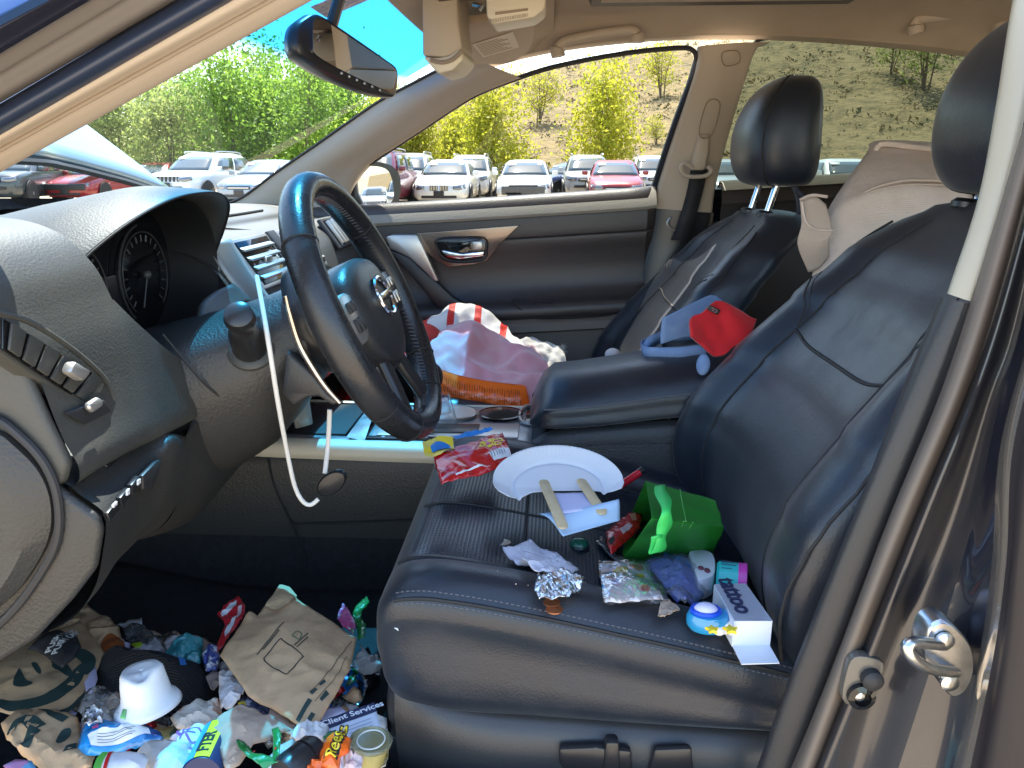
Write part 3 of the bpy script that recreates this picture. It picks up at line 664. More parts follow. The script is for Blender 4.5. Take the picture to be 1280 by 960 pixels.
# seat rails
for x_, y_ in ((-.375, -.08), (.37, .03)):
    mb = MB(); mb.box((x_, y_, .40), (.46, .48, .06), bev=.01); sf = B(mb, 'seat_frame', darkpl)
    for dx in (-.2, .2): mb = MB(); mb.box((x_+dx, y_, .325), (.05, .55, .09), bev=.005); B(mb, 'seat_rail', darkpl, sf)
# rear bench
mb = MB(); mb.skin([[(-.66, y, z-.02), (-.3, y, z), (0, y, z-.01), (.3, y, z), (.66, y, z-.02)] for y, z in ((-.98, .40), (-1.0, .52), (-1.05, .555), (-1.25, .54), (-1.45, .52), (-1.52, .60), (-1.58, .75), (-1.66, .92), (-1.70, .96), (-1.78, .97))], 30, 40); B(mb, 'rear_bench', leather)
mb = MB(); mb.prism([(-.66, -1.76, .965), (.66, -1.76, .965), (.58, -2.2, .965), (-.58, -2.2, .965)], (0, 0, -.03), .01); B(mb, 'parcel_shelf', tanfab)

# ---------- dashboard
def dashrow(x, e=0):   # pad over the instruments, driver side
    return [(x, .99, .965), (x, .86, .985), (x, .72, 1.0), (x, .60, 1.004), (x, .535, .990), (x, .497, .955), (x, .480, .915)]
mb = MB()
mb.skin([dashrow(x) for x in (-.765, -.72, -.67, -.63, -.585)], 40, 16)
mb.skin([[(x, .99, .965), (x, .86, .985), (x, .76, .99), (x, .68, .985), (x, .62, .96)] for x in (-.60, -.45, -.3, -.17)], 24, 16)
# face below the pad, with the vent panel
def face(u):
    X_ = lambda xr: lerp(-.742, xr, u)
    k = sstep(.1, .8, u)
    return [(X_(-.583), .480, .915), (X_(-.560), .470, .885), (X_(-.505), .460, .835), (X_(-.455), .452, .805), (X_(-.42), .443, .782-.018*k), (X_(-.42), .448, .764-.015*k), (X_(-.42), .475, .756)]
mb.skin([face(u) for u in (0, .15, .3, .45, .6, .75, .9, 1.0)], 30, 30)
# left cheek of the dashboard, facing the doorway
ck = [(.99, .965), (.86, .985), (.72, 1.0), (.60, 1.0), (.535, .988), (.50, .952), (.483, .91), (.462, .835), (.447, .787), (.455, .766), (.52, .757), (.99, .757)]
mb.prism([(-.738, y, z) for y, z in ck], (-.014, 0, 0), .006)
# passenger side pad and face
def pad(x):
    b = .02*sstep(.25, .5, x)*sstep(.72, .6, x)
    return [(x, 1.0, .960), (x, .86, .968), (x, .74, .966), (x, .675, .956), (x, .655, .944), (x, .64, .940), (x, .60, .935), (x, .555, .920+b), (x, .520, .895+b), (x, .50, .86), (x, .48, .79), (x, .46, .72), (x, .50, .62), (x, .62, .52), (x, .75, .45)]
mb.skin([pad(x) for x in (-.22, -.1, .05, .2, .35, .5, .62, .70)], 70, 30)
dash = B(mb, 'dashboard', dashm, ang=50)
mb = MB(); mb.tube(cr([(-.10, .700, .963), (.05, .69, .961), (.25, .685, .961), (.45, .69, .962)], 20), .003, 6); B(mb, 'pad_seam', seamm, dash)
mb = MB(); mb.tube(cr([(.10, .66, .9455), (.16, .61, .9355), (.22, .56, .9205), (.24, .52, .895)], 14), .0018, 6); B(mb, 'pad_seam', seamm, dash)
# instrument binnacle (visor)
lipo = [(-.575, .535, .905), (-.580, .532, .935), (-.560, .520, .962), (-.50, .495, .998), (-.43, .478, 1.020), (-.36, .470, 1.026), (-.29, .474, 1.022), (-.225, .490, 1.004), (-.195, .512, .970), (-.190, .53, .935), (-.195, .545, .90)]
lipo = cr(lipo, 48)
bc = V((-.385, .5, .93))
mb = MB()
def toward(p, s, dy): q = bc.lerp(V((p.x, bc.y, p.z)), s); return V((q.x, p.y+dy, q.z))
mb.loft([[toward(p, 1.10, .30)+V((0, 0, -.05)) for p in lipo], [toward(p, 1.09, .18)+V((0, 0, -.022)) for p in lipo], [toward(p, 1.06, .08) for p in lipo], [toward(p, 1.03, .025) for p in lipo], [toward(p, 1.0, .004) for p in lipo], [toward(p, .985, -.001) for p in lipo], [toward(p, .955, .003) for p in lipo], [toward(p, .93, .015) for p in lipo], [toward(p, .915, .04) for p in lipo], [toward(p, .90, .12) for p in lipo]], closed=False)
bin_ = B(mb, 'instrument_hood', dashm, dash, ang=70)
mb = MB(); mb.tube([toward(p, .972, -.003) for p in lipo], .0016, 6); B(mb, 'hood_seam', seamm, dash)
# dark cluster well and gauges
mb = MB()
well = [(-.555, .945), (-.50, .985), (-.43, 1.008), (-.36, 1.012), (-.29, 1.008), (-.235, .99), (-.205, .94), (-.215, .87), (-.28, .815), (-.36, .80), (-.45, .805), (-.52, .845)]
wl = cr([(x, 0, z) for x, z in well], 48, True)
mb.loft([[V((lerp(-.385, p.x, 1.0), .505+.35*(1.0-p.z)*.0+.02, p.z)) for p in wl], [V((lerp(-.385, p.x, .94), .60, lerp(.9, p.z, .93))) for p in wl]], caps=False)
B(mb, 'cluster_surround', mat('cluster_black', (.014, .014, .015), .45), dash)
mb = MB(); mb.poly([V((lerp(-.385, p.x, .95), .598, lerp(.9, p.z, .94))) for p in wl]); clu = B(mb, 'instrument_cluster', gloss, dash, fix=False)
dial = mat('gauge_print', (.09, .09, .09), .4); dial2 = mat('gauge_orange', (.7, .25, .04), .4)
for gx, gz_, gr in ((-.465, .900, .062), (-.30, .905, .062)):
    mb = MB(); mb.tube([(gx+gr*math.cos(a), .592, gz_+gr*math.sin(a)) for a in [R(-50+280*i/50) for i in range(51)]], .0012, 5)
    mb.tube([(gx+gr*1.18*math.cos(a), .590, gz_+gr*1.18*math.sin(a)) for a in [R(100+130*i/30) for i in range(31)]], .0016, 5); B(mb, 'gauge_ring', mat('dim_ring', (.05, .05, .05), .4), dash)
    mb = MB()
    for i in range(19):
        a = R(-45+270*i/18); d = V((math.cos(a), 0, math.sin(a))); mb.tube([V((gx, .593, gz_))+d*gr*.78, V((gx, .593, gz_))+d*gr*(.93)], .0009 if i % 2 else .0014, 4)
    B(mb, 'gauge_ticks', dial, dash)
    mb = MB(); mb.tube([(gx, .590, gz_), (gx-.02, .590, gz_-.045)], .001, 4); mb.ball((gx, .590, gz_), .006); B(mb, 'gauge_needle', dial2 if gx < -.4 else dial, dash)
mb = MB(); mb.box((-.385, .594, .885), (.05, .004, .06), bev=.002); B(mb, 'trip_display', softpl, dash)
# lower lip of the cluster + the pad on the column
mb = MB(); mb.skin([[(-.575, .53, .93), (-.565, .505, .88), (-.53, .478, .838), (-.485, .455, .806), (-.44, .445, .795)], [(-.56, .56, .925), (-.545, .54, .88), (-.51, .52, .840), (-.465, .50, .812), (-.42, .49, .80)], [(-.535, .595, .92), (-.52, .59, .88), (-.49, .585, .85), (-.45, .58, .825), (-.40, .58, .81)]], 30, 10); B(mb, 'cluster_lip', darkpl, dash, solid=.004)
mb = MB(); mb.skin([[(-.47, .452, .80), (-.44, .44, .803), (-.405, .47, .845), (-.36, .49, .868), (-.30, .50, .875), (-.22, .50, .88)], [(-.50, .445, .775), (-.455, .425, .772), (-.42, .44, .80), (-.36, .46, .835), (-.29, .475, .85), (-.2, .48, .85)]], 30, 6); B(mb, 'column_gap_trim', dashm, dash, solid=.008)
# left air vent
mb = MB()
vo = [(-14, 398), (113, 474), (88, 503), (-14, 436)]
def vy(px, py): return U(px, py, y=.463 if px < 50 else .461)
vq = [V(U(px, py, y=.474-.0)) for px, py in vo]
def VQ(u, v): return vq[0].lerp(vq[1], u).lerp(vq[3].lerp(vq[2], u), v)
nrmv = (vq[1]-vq[0]).cross(vq[3]-vq[0]).normalized(); nrmv = nrmv if nrmv.y < 0 else -nrmv
mb.prism([VQ(-.03, -.10)+nrmv*.010, VQ(1.05, -.10)+nrmv*.010, VQ(1.05, 1.12)+nrmv*.010, VQ(-.03, 1.12)+nrmv*.010], nrmv*-.02, .002)
vent = B(mb, 'air_vent', dashm, dash)
mb = MB(); mb.prism([VQ(0, 0)+nrmv*.0125, VQ(1, 0)+nrmv*.0125, VQ(1, 1)+nrmv*.0125, VQ(0, 1)+nrmv*.0125], nrmv*-.006); B(mb, 'vent_opening', gloss, dash)
mb = MB()
for i in range(6):
    u0 = .045+.165*i; mb.prism([VQ(u0, .03)+nrmv*.0165, VQ(u0+.125, .03)+nrmv*.0165, VQ(u0+.105, .97)+nrmv*.0165, VQ(u0-.02, .97)+nrmv*.0165], nrmv*-.003, .001)
B(mb, 'vent_louvres', dashm, dash)
mb = MB(); mb.prism([VQ(.50, .32)+nrmv*.034, VQ(.70, .30)+nrmv*.034, VQ(.68, .78)+nrmv*.034, VQ(.50, .78)+nrmv*.034], nrmv*-.012, .004); B(mb, 'vent_slider', silver, dash)
mb = MB(); mb.prism([U(px, py, y=.455) for px, py in [(78, 514), (126, 498), (136, 512), (102, 528), (92, 524)]], (0, -.004, -.002), .0015); B(mb, 'vent_wheel_plate', darkpl, dash)
mb = MB(); mb.prism([U(px, py, y=.449) for px, py in [(104, 504), (116, 496), (122, 501), (121, 508), (109, 516), (104, 511)]], (0, -.007, 0), .003); B(mb, 'vent_wheel', silver, dash)
mb = MB(); mb.tube(cr(UX([(-6, 398), (40, 405), (90, 440), (128, 475), (140, 498), (138, 510)], None) if False else [U(px, py, y=.458) for px, py in [(-6, 390), (40, 404), (90, 436), (128, 470), (140, 494), (138, 510), (110, 527), (98, 527)]], 40), .0028, 6); B(mb, 'vent_bezel', dashm, dash)
# knee panel: ledge with switch pair, button row, end cheek
mb = MB()
LE = [[(75, 600, -.742), (130, 638, -.742)], [(98, 584, -.70), (148, 622, -.70)], [(130, 562, -.65), (170, 592, -.65)], [(165, 548, -.60), (195, 570, -.605)], [(205, 541, -.57), (217, 549, -.575)], [(232, 546, -.53), (232, 552, -.53)]]
rows = []
for (a, b) in LE:
    p, q = U(a[0], a[1], x=a[2]), U(b[0], b[1], x=b[2]); rows.append([p+V((0, .06, .012)), p, p.lerp(q, .5)+V((0, 0, .001)), q, q+V((0, -.001, -.012)), q+V((0, .004, -.035)), q+V((0, .022, -.085)), q+V((0, .06, -.125)), q+V((0, .14, -.15)), q+V((0, .28, -.15))])
mb.skin([rows[0]]+rows, 50, 30)
kc = [r for r in rows[0]]
pts = [(.56, .775), (.465, .768), (.426, .735), (.424, .72), (.436, .68), (.465, .645), (.51, .60), (.57, .56), (.70, .54), (.9, .56), (.9, .775)]
mb.prism([(-.742, y, z) for y, z in pts], (-.012, 0, 0), .005)
mb.skin([[rows[-1][i] for i in (1, 3, 6, 7, 8, 9)], [V((-.44, .46, .76)), V((-.44, .45, .74)), V((-.44, .45, .68)), V((-.44, .47, .62)), V((-.42, .53, .56)), V((-.42, .7, .53))], [V((-.28, .50, .74)), V((-.28, .49, .72)), V((-.28, .47, .66)), V((-.28, .48, .61)), V((-.28, .55, .56)), V((-.28, .7, .53))], [V((-.13, .50, .72)), V((-.13, .49, .70)), V((-.13, .48, .66)), V((-.13, .50, .61)), V((-.13, .57, .57)), V((-.13, .7, .55))]], 30, 24)
knee = B(mb, 'knee_panel', mat('knee_plastic', (.030, .029, .027), .5, bump=(330, .5, 'v', .0012)), ang=50)
def ledge(px, py, off=.002):
    # point on the sloping ledge under the pixel
    p0, p1, p2 = rows[1][1], rows[1][3], rows[3][1]; n = (p1-p0).cross(p2-p0).normalized(); d = ray(px, py); t = (p0-CAM).dot(n)/d.dot(n); return CAM+d*t+(n if n.z > 0 else -n)*off
mb = MB(); mb.prism([ledge(*q, .0015) for q in [(113, 577), (147, 550), (168, 558), (134, 587)]], (0, 0, .003), .001); B(mb, 'switch_bezel', gloss, knee)
mb = MB(); mb.prism([ledge(*q, .004) for q in [(118, 576), (137, 562), (149, 567), (131, 582)]], (0, 0, .003), .001); mb.prism([ledge(*q, .004) for q in [(140, 561), (150, 553), (163, 558), (153, 566)]], (0, 0, .003), .001); B(mb, 'switch', darkpl, knee)
def kf(px, py, off=.003):
    a, b = rows[0][4], rows[3][4]; n = V((b-a)).cross(V((0, .1, -1))).normalized(); d = ray(px, py); t = (a-CAM).dot(n)/d.dot(n); return CAM+d*t+(n if n.y < 0 else -n)*off
for q in ([(131, 641), (143, 627), (146, 636), (134, 652)], [(147, 622), (158, 609), (160, 620), (150, 634)], [(161, 606), (171, 594), (173, 606), (163, 618)]):
    mb = MB(); mb.prism([kf(*p, .003) for p in q], (0, .006, 0), .001); b = B(mb, 'dash_button', softpl, knee)
mb = MB(); mb.prism([kf(*p, .005) for p in [(173, 594), (190, 577), (196, 574), (196, 582), (191, 600), (185, 613), (174, 612)]], (0, .006, 0), .002); B(mb, 'coin_pocket', darkpl, knee)
mk = mat('white_icon_print', (.75, .75, .75), .5)
mb = MB()
for q in ([(133, 631), (138, 626), (138, 630), (134, 634)], [(151, 613), (154, 610), (154, 617), (151, 619)], [(165, 600), (168, 598), (168, 603), (165, 606)]): mb.prism([kf(*p, .0065) for p in q], (0, .002, 0))
B(mb, 'button_icon', mk, knee)
# round cheek cover and weatherstrip at the far left
mb = MB(); cv = cr([(p.x, p.y, p.z) for p in UX([(-60, 545), (-10, 540), (20, 560), (48, 590), (62, 625), (62, 665), (45, 705), (10, 750), (-60, 800)], -.76)], 40)
mb.loft([[p+V((.03, 0, 0)) for p in cv], [p for p in cv], [V((-.772, lerp(.60, p.y, .86), lerp(.68, p.z, .86))) for p in cv], [V((-.772, lerp(.60, p.y, .62), lerp(.68, p.z, .62))) for p in cv], [V((-.755, lerp(.60, p.y, .45), lerp(.68, p.z, .45))) for p in cv], [V((-.752, lerp(.60, p.y, .1), lerp(.68, p.z, .1))) for p in cv]], closed=False); B(mb, 'fuse_cover', mat('knee_plastic', (.05, .05, .05), .5), knee)
mb = MB(); mb.tube(cr(UX([(-60, 525), (-10, 522), (25, 545), (56, 580), (72, 622), (72, 672), (52, 715), (12, 768), (-60, 830)], -.757), 50), .0042, 8); B(mb, 'cover_gap', rubber, knee)

# column shroud, stalk, paddle
mb = MB()
cx = -.372
def shr(y, z, w, h, top): 
    return [V((cx+w*math.cos(a)*(1 if math.sin(a) < 0 else .92), y, z+(top if math.sin(a) > 0 else h)*math.sin(a))) for a in [2*math.pi*k/36 for k in range(36)]]
mb.loft([shr(.56, .800, .150, .175, .04), shr(.50, .805, .148, .180, .05), shr(.44, .815, .130, .172, .055), shr(.39, .826, .108, .150, .06), shr(.35, .838, .09, .115, .062), shr(.31, .855, .078, .075, .06)])
shroud = B(mb, 'column_shroud', mat('knee_plastic', (.05, .05, .05), .5), ang=60)
mb = MB(); mb.lathe([(.078, 0), (.082, .015), (.078, .035), (.06, .05)], (cx, .325, .853), (0, -.913, .407), 36); B(mb, 'column_collar', softpl, shroud)
mb = MB(); sp = U(312, 432, x=-.47); se = U(300, 398, x=-.53)
ax = (se-sp).normalized(); mb.lathe([(.022, -.05), (.021, -.012), (.019, .0), (.0155, .012), (.0165, .022), (.0185, .035), (.0165, .046), (.010, .050)], se-ax*.035, ax, 20); stalk = B(mb, 'indicator_stalk', softpl, shroud)
mb = MB(); mb.lathe([(.030, 0), (.030, .006), (.025, .010), (.021, .010)], se-ax*.09, ax, 24); B(mb, 'stalk_ring', dashm, shroud)
mb = MB(); pd = [(357, 438), (372, 452), (392, 470), (408, 492), (424, 503), (415, 508), (398, 496), (384, 497), (367, 508), (351, 492)]
mb.prism(UX(pd, -.475), (.012, -.004, 0), .004); B(mb, 'shift_paddle', darkpl, shroud)
mb = MB(); mb.tube(cr(UX([(357, 370), (362, 392), (374, 430), (392, 462), (408, 485), (425, 504)], -.478), 30), [.0025+.0015*math.sin(math.pi*i/29) for i in range(30)], 8); B(mb, 'paddle_edge', mat('bronze_edge', (.55, .42, .33), .25, metal=.9), shroud)
mb = MB(); mb.tube(cr([(-.505, .47, .86), (-.50, .43, .80), (-.47, .41, .755), (-.45, .42, .70)], 14), .0015, 5); B(mb, 'shroud_seam', seamm, shroud)

# ---------- steering wheel
wc = V((-.372, .247, .872)); wn = V((0, -.913, .407)).normalized(); wx = V((1, 0, 0)); wy = wn.cross(wx).normalized()
if wy.z < 0: wy = -wy
def WP(x, y, z=0): return wc+wx*x+wy*y+wn*z     # wheel plane
mb = MB(); N = 96; rings = []
for k in range(N):
    a = 2*math.pi*k/N; d = wx*math.cos(a)+wy*math.sin(a); rr = .0198+.0012*max(0, math.cos(2*(a-R(20))))
    rings.append([wc+d*(.1755+rr*.92*math.cos(2*math.pi*j/16))+wn*rr*1.08*math.sin(2*math.pi*j/16) for j in range(16)])
rings.append(rings[0]); mb.loft(rings, True, False)
wl_ = mat('worn_wheel_leather', (.014, .015, .018), .24, bump=(600, .25, 'v', .0008), bump2=(30, .15, 'n', .003), var=(12, (.022, .023, .026), .45, .7, 5, .42))
wheel = B(mb, 'steering_wheel', wl_, ang=70)
for s in (-1, 1):
    for a in (R(37), R(-38), R(-62)):
        mb = MB(); d = wx*math.cos(a)*s+wy*math.sin(a); mb.tube([wc+d*(.1755+.0200*math.cos(t))+wn*.0212*math.sin(t) for t in [2*math.pi*j/20 for j in range(20)]], .0012, 5, True); B(mb, 'rim_seam', seamm, wheel)
mb = MB()   # lacing along the inner rim
for k in range(150):
    a = R(-175+350*k/149)+R(90)
    if not (R(-10) < 99): continue
    d = wx*math.cos(a)+wy*math.sin(a); t = wx*-math.sin(a)+wy*math.cos(a); c = wc+d*.1580+wn*.003
    mb.tube([c+t*-.002+wn*.005, c+d*-.0006, c+t*.002-wn*.004], .0011, 4)
B(mb, 'rim_lacing', thread, wheel)
mb = MB()   # hub
hub = cr([WP(-.095, .035), WP(-.06, .062), WP(0, .068), WP(.06, .062), WP(.095, .035), WP(.090, -.02), WP(.06, -.065), WP(0, -.085), WP(-.06, -.065), WP(-.090, -.02)], 60, True); hc = WP(0, -.005)
mb.loft([[hc.lerp(p, .9)-wn*.045 for p in hub], [hc.lerp(p, 1.0)-wn*.02 for p in hub], [hc.lerp(p, 1.0)+wn*.004 for p in hub], [hc.lerp(p, .93)+wn*.014 for p in hub], [hc.lerp(p, .7)+wn*.021 for p in hub], [hc.lerp(p, .3)+wn*.025 for p in hub], [hc.lerp(p, .02)+wn*.026 for p in hub]])
B(mb, 'airbag_hub', mat('airbag_plastic', (.022, .023, .025), .4, bump=(500, .3, 'v', .0008)), wheel, ang=60)
mb = MB()
for s in (-1, 1):
    mb.loft([[WP(s*x, y+h*.5*c2, z+.010*s2) for c2, s2 in [(math.cos(q), math.sin(q)) for q in [2*math.pi*j/14 for j in range(14)]]] for x, y, h, z in ((.07, .0, .075, -.01), (.10, .0, .066, -.008), (.135, .002, .06, -.004), (.165, .004, .06, 0))])
    mb.loft([[WP(s*x+.016*c2, y+.005*c2, z+.009*s2) for c2, s2 in [(math.cos(q), math.sin(q)) for q in [2*math.pi*j/14 for j in range(14)]]] for x, y, z in ((.035, -.06, -.005), (.042, -.10, -.004), (.055, -.135, -.002), (.066, -.160, 0))])
mb.loft([[WP(x, y, z) for x, y, z in ((-.04, yy, 0), (.04, yy, 0), (.05, yy, -.02), (-.05, yy, -.02))] for yy in (-.06, -.09)])
B(mb, 'spokes', softpl, wheel, ang=60)
for s in (-1, 1):
    mb = MB(); mb.loft([[WP(s*(.113+r*.036*c2), .002+r*.033*s2, z) for c2, s2 in [(math.copysign(abs(math.cos(q))**.7, math.cos(q)), math.copysign(abs(math.sin(q))**.7, math.sin(q))) for q in [2*math.pi*j/28 for j in range(28)]]] for r, z in ((1.0, .0), (1.0, .008), (.9, .011), (.1, .012))]); B(mb, 'switch_pod', silver if s < 0 else softpl, wheel, ang=50)
    for (bx, by, w, h) in ((.105, .016, .012, .014), (.122, .016, .012, .014), (.105, -.008, .012, .018), (.122, -.008, .012, .018)):
        mb = MB(); mb.prism([WP(s*(bx-w/2), by-h/2, .0115), WP(s*(bx+w/2), by-h/2, .0115), WP(s*(bx+w/2), by+h/2, .0115), WP(s*(bx-w/2), by+h/2, .0115)], wn*.004, .0015); B(mb, 'wheel_button', darkpl if s < 0 else silver, wheel)
mb = MB(); mb.tube([WP(.030*math.cos(t), .006+.026*math.sin(t), .027) for t in [2*math.pi*j/40 for j in range(40)]], .0035, 8, True); mb.prism([WP(-.034, .001, .026), WP(.034, .001, .026), WP(.034, .012, .026), WP(-.034, .012, .026)], wn*.005, .0015); B(mb, 'round_emblem', chrome, wheel)

# ---------- centre stack and right dash
mb = MB()
def vbox(q, x0, x1, y0, z0, y1, z1, off=.0, th=.012, bev=.002):
    a, b = V((x0, y0, z0)), V((x0, y1, z1)); d = (b-a).normalized(); n = V((0, -d.z, d.y)); n = n if n.y < 0 else -n
    c = [V((x0, y0, z0)), V((x1, y0, z0)), V((x1, y1, z1)), V((x0, y1, z1))]; q.prism([p+n*off for p in c], n*th, bev)
mb.skin([[(-.20, .545, .945), (-.205, .52, .90), (-.20, .49, .85), (-.19, .47, .80), (-.17, .45, .72), (-.15, .44, .62)], [(-.165, .52, .945), (-.17, .495, .90), (-.165, .465, .85), (-.155, .445, .80), (-.14, .425, .72), (-.125, .42, .62)], [(-.14, .53, .94), (-.14, .505, .895), (-.135, .475, .845), (-.125, .455, .80), (-.115, .435, .72), (-.105, .43, .62)]], 30, 8)
B(mb, 'stack_flank', mat('pearl_flank', (.33, .33, .32), .35, metal=.3), dash, solid=.004)
for x0, x1 in ((-.115, .035), (.105, .245)):
    mb = MB(); vbox(mb, x0-.012, x1+.012, .548, .935, .492, .852, .0, .012, .004); B(mb, 'air_vent', silver, dash)
    mb = MB(); vbox(mb, x0, x1, .543, .928, .495, .858, .009, .005, .001); B(mb, 'vent_opening', gloss, dash)
    mb = MB()
    for i in range(4):
        f = .16+.22*i; y, z = lerp(.543, .495, f), lerp(.928, .858, f); mb.box((.5*(x0+x1), y-.014, z+.006), (x1-x0-.006, .012, .004), Matrix.Rotation(R(20), 3, 'X'), bev=.001)
    mb.box((.5*(x0+x1), .505, .90), (.03, .008, .012), bev=.002); B(mb, 'vent_louvres', silver, dash)
mb = MB(); vbox(mb, .05, .092, .548, .935, .50, .87, .002, .012, .003); B(mb, 'hazard_switch', darkpl, dash)
stm = mat('stack_silver', (.34, .35, .36), .35, metal=.4)
mb = MB(); vbox(mb, -.115, .245, .490, .845, .462, .760, .0, .010, .003); B(mb, 'radio_panel', stm, dash)
mb = MB(); vbox(mb, -.06, .18, .481, .822, .474, .803, .009, .003, .001); B(mb, 'disc_slot', gloss, dash)
mb = MB(); vbox(mb, -.10, .235, .466, .79, .463, .782, .009, .003, .001); vbox(mb, -.115, .245, .46, .755, .445, .66, .0, .010, .003); B(mb, 'climate_panel', softpl, dash)
for i in range(6):
    mb = MB(); vbox(mb, -.10+.055*i, -.055+.055*i, .457, .745, .453, .725, .009, .003, .001); B(mb, 'radio_button', stm, dash)
for x in (-.07, .20):
    mb = MB(); mb.lathe([(.024, 0), (.023, .016), (.019, .02), (.004, .021)], (x, .442, .70), (0, -.98, .15), 24); B(mb, 'climate_knob', softpl, dash)
# right vent and rounded bulge
mb = MB(); vbox(mb, .40, .62, .548, .940, .50, .872, .0, .010, .004); B(mb, 'air_vent', darkpl, dash)
mb = MB(); vbox(mb, .415, .605, .544, .934, .502, .876, .009, .003, .001); B(mb, 'vent_opening', gloss, dash)
mb = MB()
for i in range(7): f = .1+.133*i; mb.box((.425+.028*i, .513, .912), (.006, .012, .062), Matrix.Rotation(R(-35), 3, 'X'), bev=.001)
B(mb, 'vent_louvres', silver, dash)
# glovebox
mb = MB(); mb.skin([[(.26, .455, .78), (.26, .44, .70), (.26, .47, .60)], [(.5, .452, .78), (.5, .436, .70), (.5, .466, .60)], [(.66, .46, .78), (.66, .445, .70), (.66, .475, .60)]], 12, 12); B(mb, 'glovebox_lid', dashm, dash, solid=.012)

# ---------- passenger door
mb = MB()
SY = [(-.275, 1.006), (-.243, 1.000), (0, .984), (.25, .968), (.52, .953), (.75, .94)]
def sz(y): return tab(SY, y)[0]
dp = [(.735, .004), (.712, .012), (.692, .008), (.674, -.010), (.664, -.036), (.672, -.041), (.668, -.046), (.668, -.092), (.676, -.097), (.672, -.102), (.674, -.12), (.684, -.15), (.690, -.19), (.684, -.235), (.664, -.262), (.630, -.272), (.620, -.285), (.624, -.305), (.655, -.318), (.662, -.335), (.657, -.42), (.655, -.55), (.66, -.66)]
fine = cr([(a, 0, b) for a, b in dp], 90)
ysd = [-.272, -.268, -.25, -.2]+[-.12+.04*i for i in range(22)]
mb.loft([[V((p.x+(.02*sstep(-.26, -.272, y)), y, sz(y)+p.z)) for p in fine] for y in ysd], closed=False)
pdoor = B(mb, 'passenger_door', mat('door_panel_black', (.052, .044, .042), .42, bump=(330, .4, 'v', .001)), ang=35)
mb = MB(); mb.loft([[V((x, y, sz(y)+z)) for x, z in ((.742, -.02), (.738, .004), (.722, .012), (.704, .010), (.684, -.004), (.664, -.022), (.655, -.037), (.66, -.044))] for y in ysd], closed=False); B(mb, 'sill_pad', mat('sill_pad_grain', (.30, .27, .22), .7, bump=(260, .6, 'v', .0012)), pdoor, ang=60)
mb = MB(); mb.prism(UX([(497, 293.5), (650, 281.5), (626, 305), (608, 326), (592, 331), (560, 334), (535, 318)], .660), (.014, 0, 0), .003); B(mb, 'handle_bezel', mat('brushed_bronze_trim', (.20, .15, .12), .25, metal=.7, coat=.4), pdoor)
mb = MB(); mb.prism(cr(UX([(548, 300), (580, 298), (604, 299), (607, 312), (602, 323), (575, 326), (556, 322), (549, 312)], .6585), 30, True), (.02, 0, 0), .001); B(mb, 'handle_cup', gloss, pdoor)
mb = MB(); mb.tube(cr(UX([(546.5, 299), (580, 296.5), (606, 298), (609, 312), (604, 325), (575, 328), (554, 324), (547.5, 312)], .657), 40, True), .0028, 6, True); B(mb, 'cup_ring', softpl, pdoor)
mb = MB(); mb.prism(UX([(551, 313), (562, 314), (578, 317), (592, 315), (605, 314), (605, 320), (575, 324), (558, 321)], .650), (.008, 0, 0), .003); B(mb, 'door_handle', chrome, pdoor)
mb = MB(); mb.prism(UX([(591, 302), (602, 302), (603, 311), (592, 312)], .6565), (.006, 0, 0), .001); B(mb, 'lock_tab', silver, pdoor)
mb = MB(); mb.prism(UX([(482, 296), (490, 293.5), (521, 293), (527, 305), (548, 351), (543, 352), (528, 337), (511, 322), (487, 311)], .640), (.03, 0, 0), .004); B(mb, 'pull_strap', silver, pdoor)
mb = MB(); mb.prism(UX([(486, 312), (511, 322), (530, 340), (546, 353), (566, 372), (590, 385), (640, 386), (660, 397), (560, 400), (520, 352)], .638), (.03, 0, 0), .004); B(mb, 'door_grab_bar', darkpl, pdoor)
mb = MB(); mb.tube(cr(UX([(690, 378), (655, 374), (640, 376), (650, 386), (665, 396), (690, 398), (740, 396), (765, 393)], .622), 40), .002, 6); B(mb, 'pocket_seam', seamm, pdoor)
pocket = mat('door_pocket_bounce_tan', (.17, .14, .115), .6, bump=(300, .4, 'v', .001))  # tan tone is bounce light on the black door, put into the colour
mb = MB(); mb.loft([[V((x, y, sz(y)+z)) for x, z in ((.640, -.312), (.630, -.325), (.628, -.345), (.645, -.352), (.646, -.45), (.646, -.62))] for y in ysd[2:]], closed=False); B(mb, 'door_pocket', pocket, pdoor, ang=30)
# glass and its channel
gl = film('door_glass', (.46, .47, .445), .01, .5)
mb = MB(); WL = [(460, 206, .700), (525, 163, .667), (590, 121, .632), (650, 97, .61), (700, 82, .600), (780, 67, .592), (850, 60, .588), (868, 64, .588), (872, 76, .592)]; WB = [(450, 262, .73), (480, 261, .73), (540, 257, .73), (600, 254, .73), (660, 250, .73), (710, 246, .73), (760, 243, .73), (790, 240, .73), (812, 239, .73)]
WLs, WBs = cr(UX(WL), 40), cr(UX(WB), 40)
mb.loft([[WLs[i]+V((.05, 0, .004)) for i in range(40)], [WLs[i].lerp(WBs[i], .5)+V((.035, 0, 0)) for i in range(40)], [WBs[i]+V((.012, 0, -.02)) for i in range(40)]], closed=False); B(mb, 'door_glass', gl, pdoor)
mb = MB(); mb.tube(cr(UX([(872, 72, .61), (862, 105, .625), (845, 150, .655), (828, 200, .69), (815, 242, .715)]), 20), .008, 8); B(mb, 'glass_channel', mat('channel_black_blue', (.02, .025, .04), .25), pdoor)
mb = MB(); mb.tube(cr([p+V((.012, 0, .002)) for p in WLs], 50), .006, 8); B(mb, 'window_seal', rubber, pdoor)

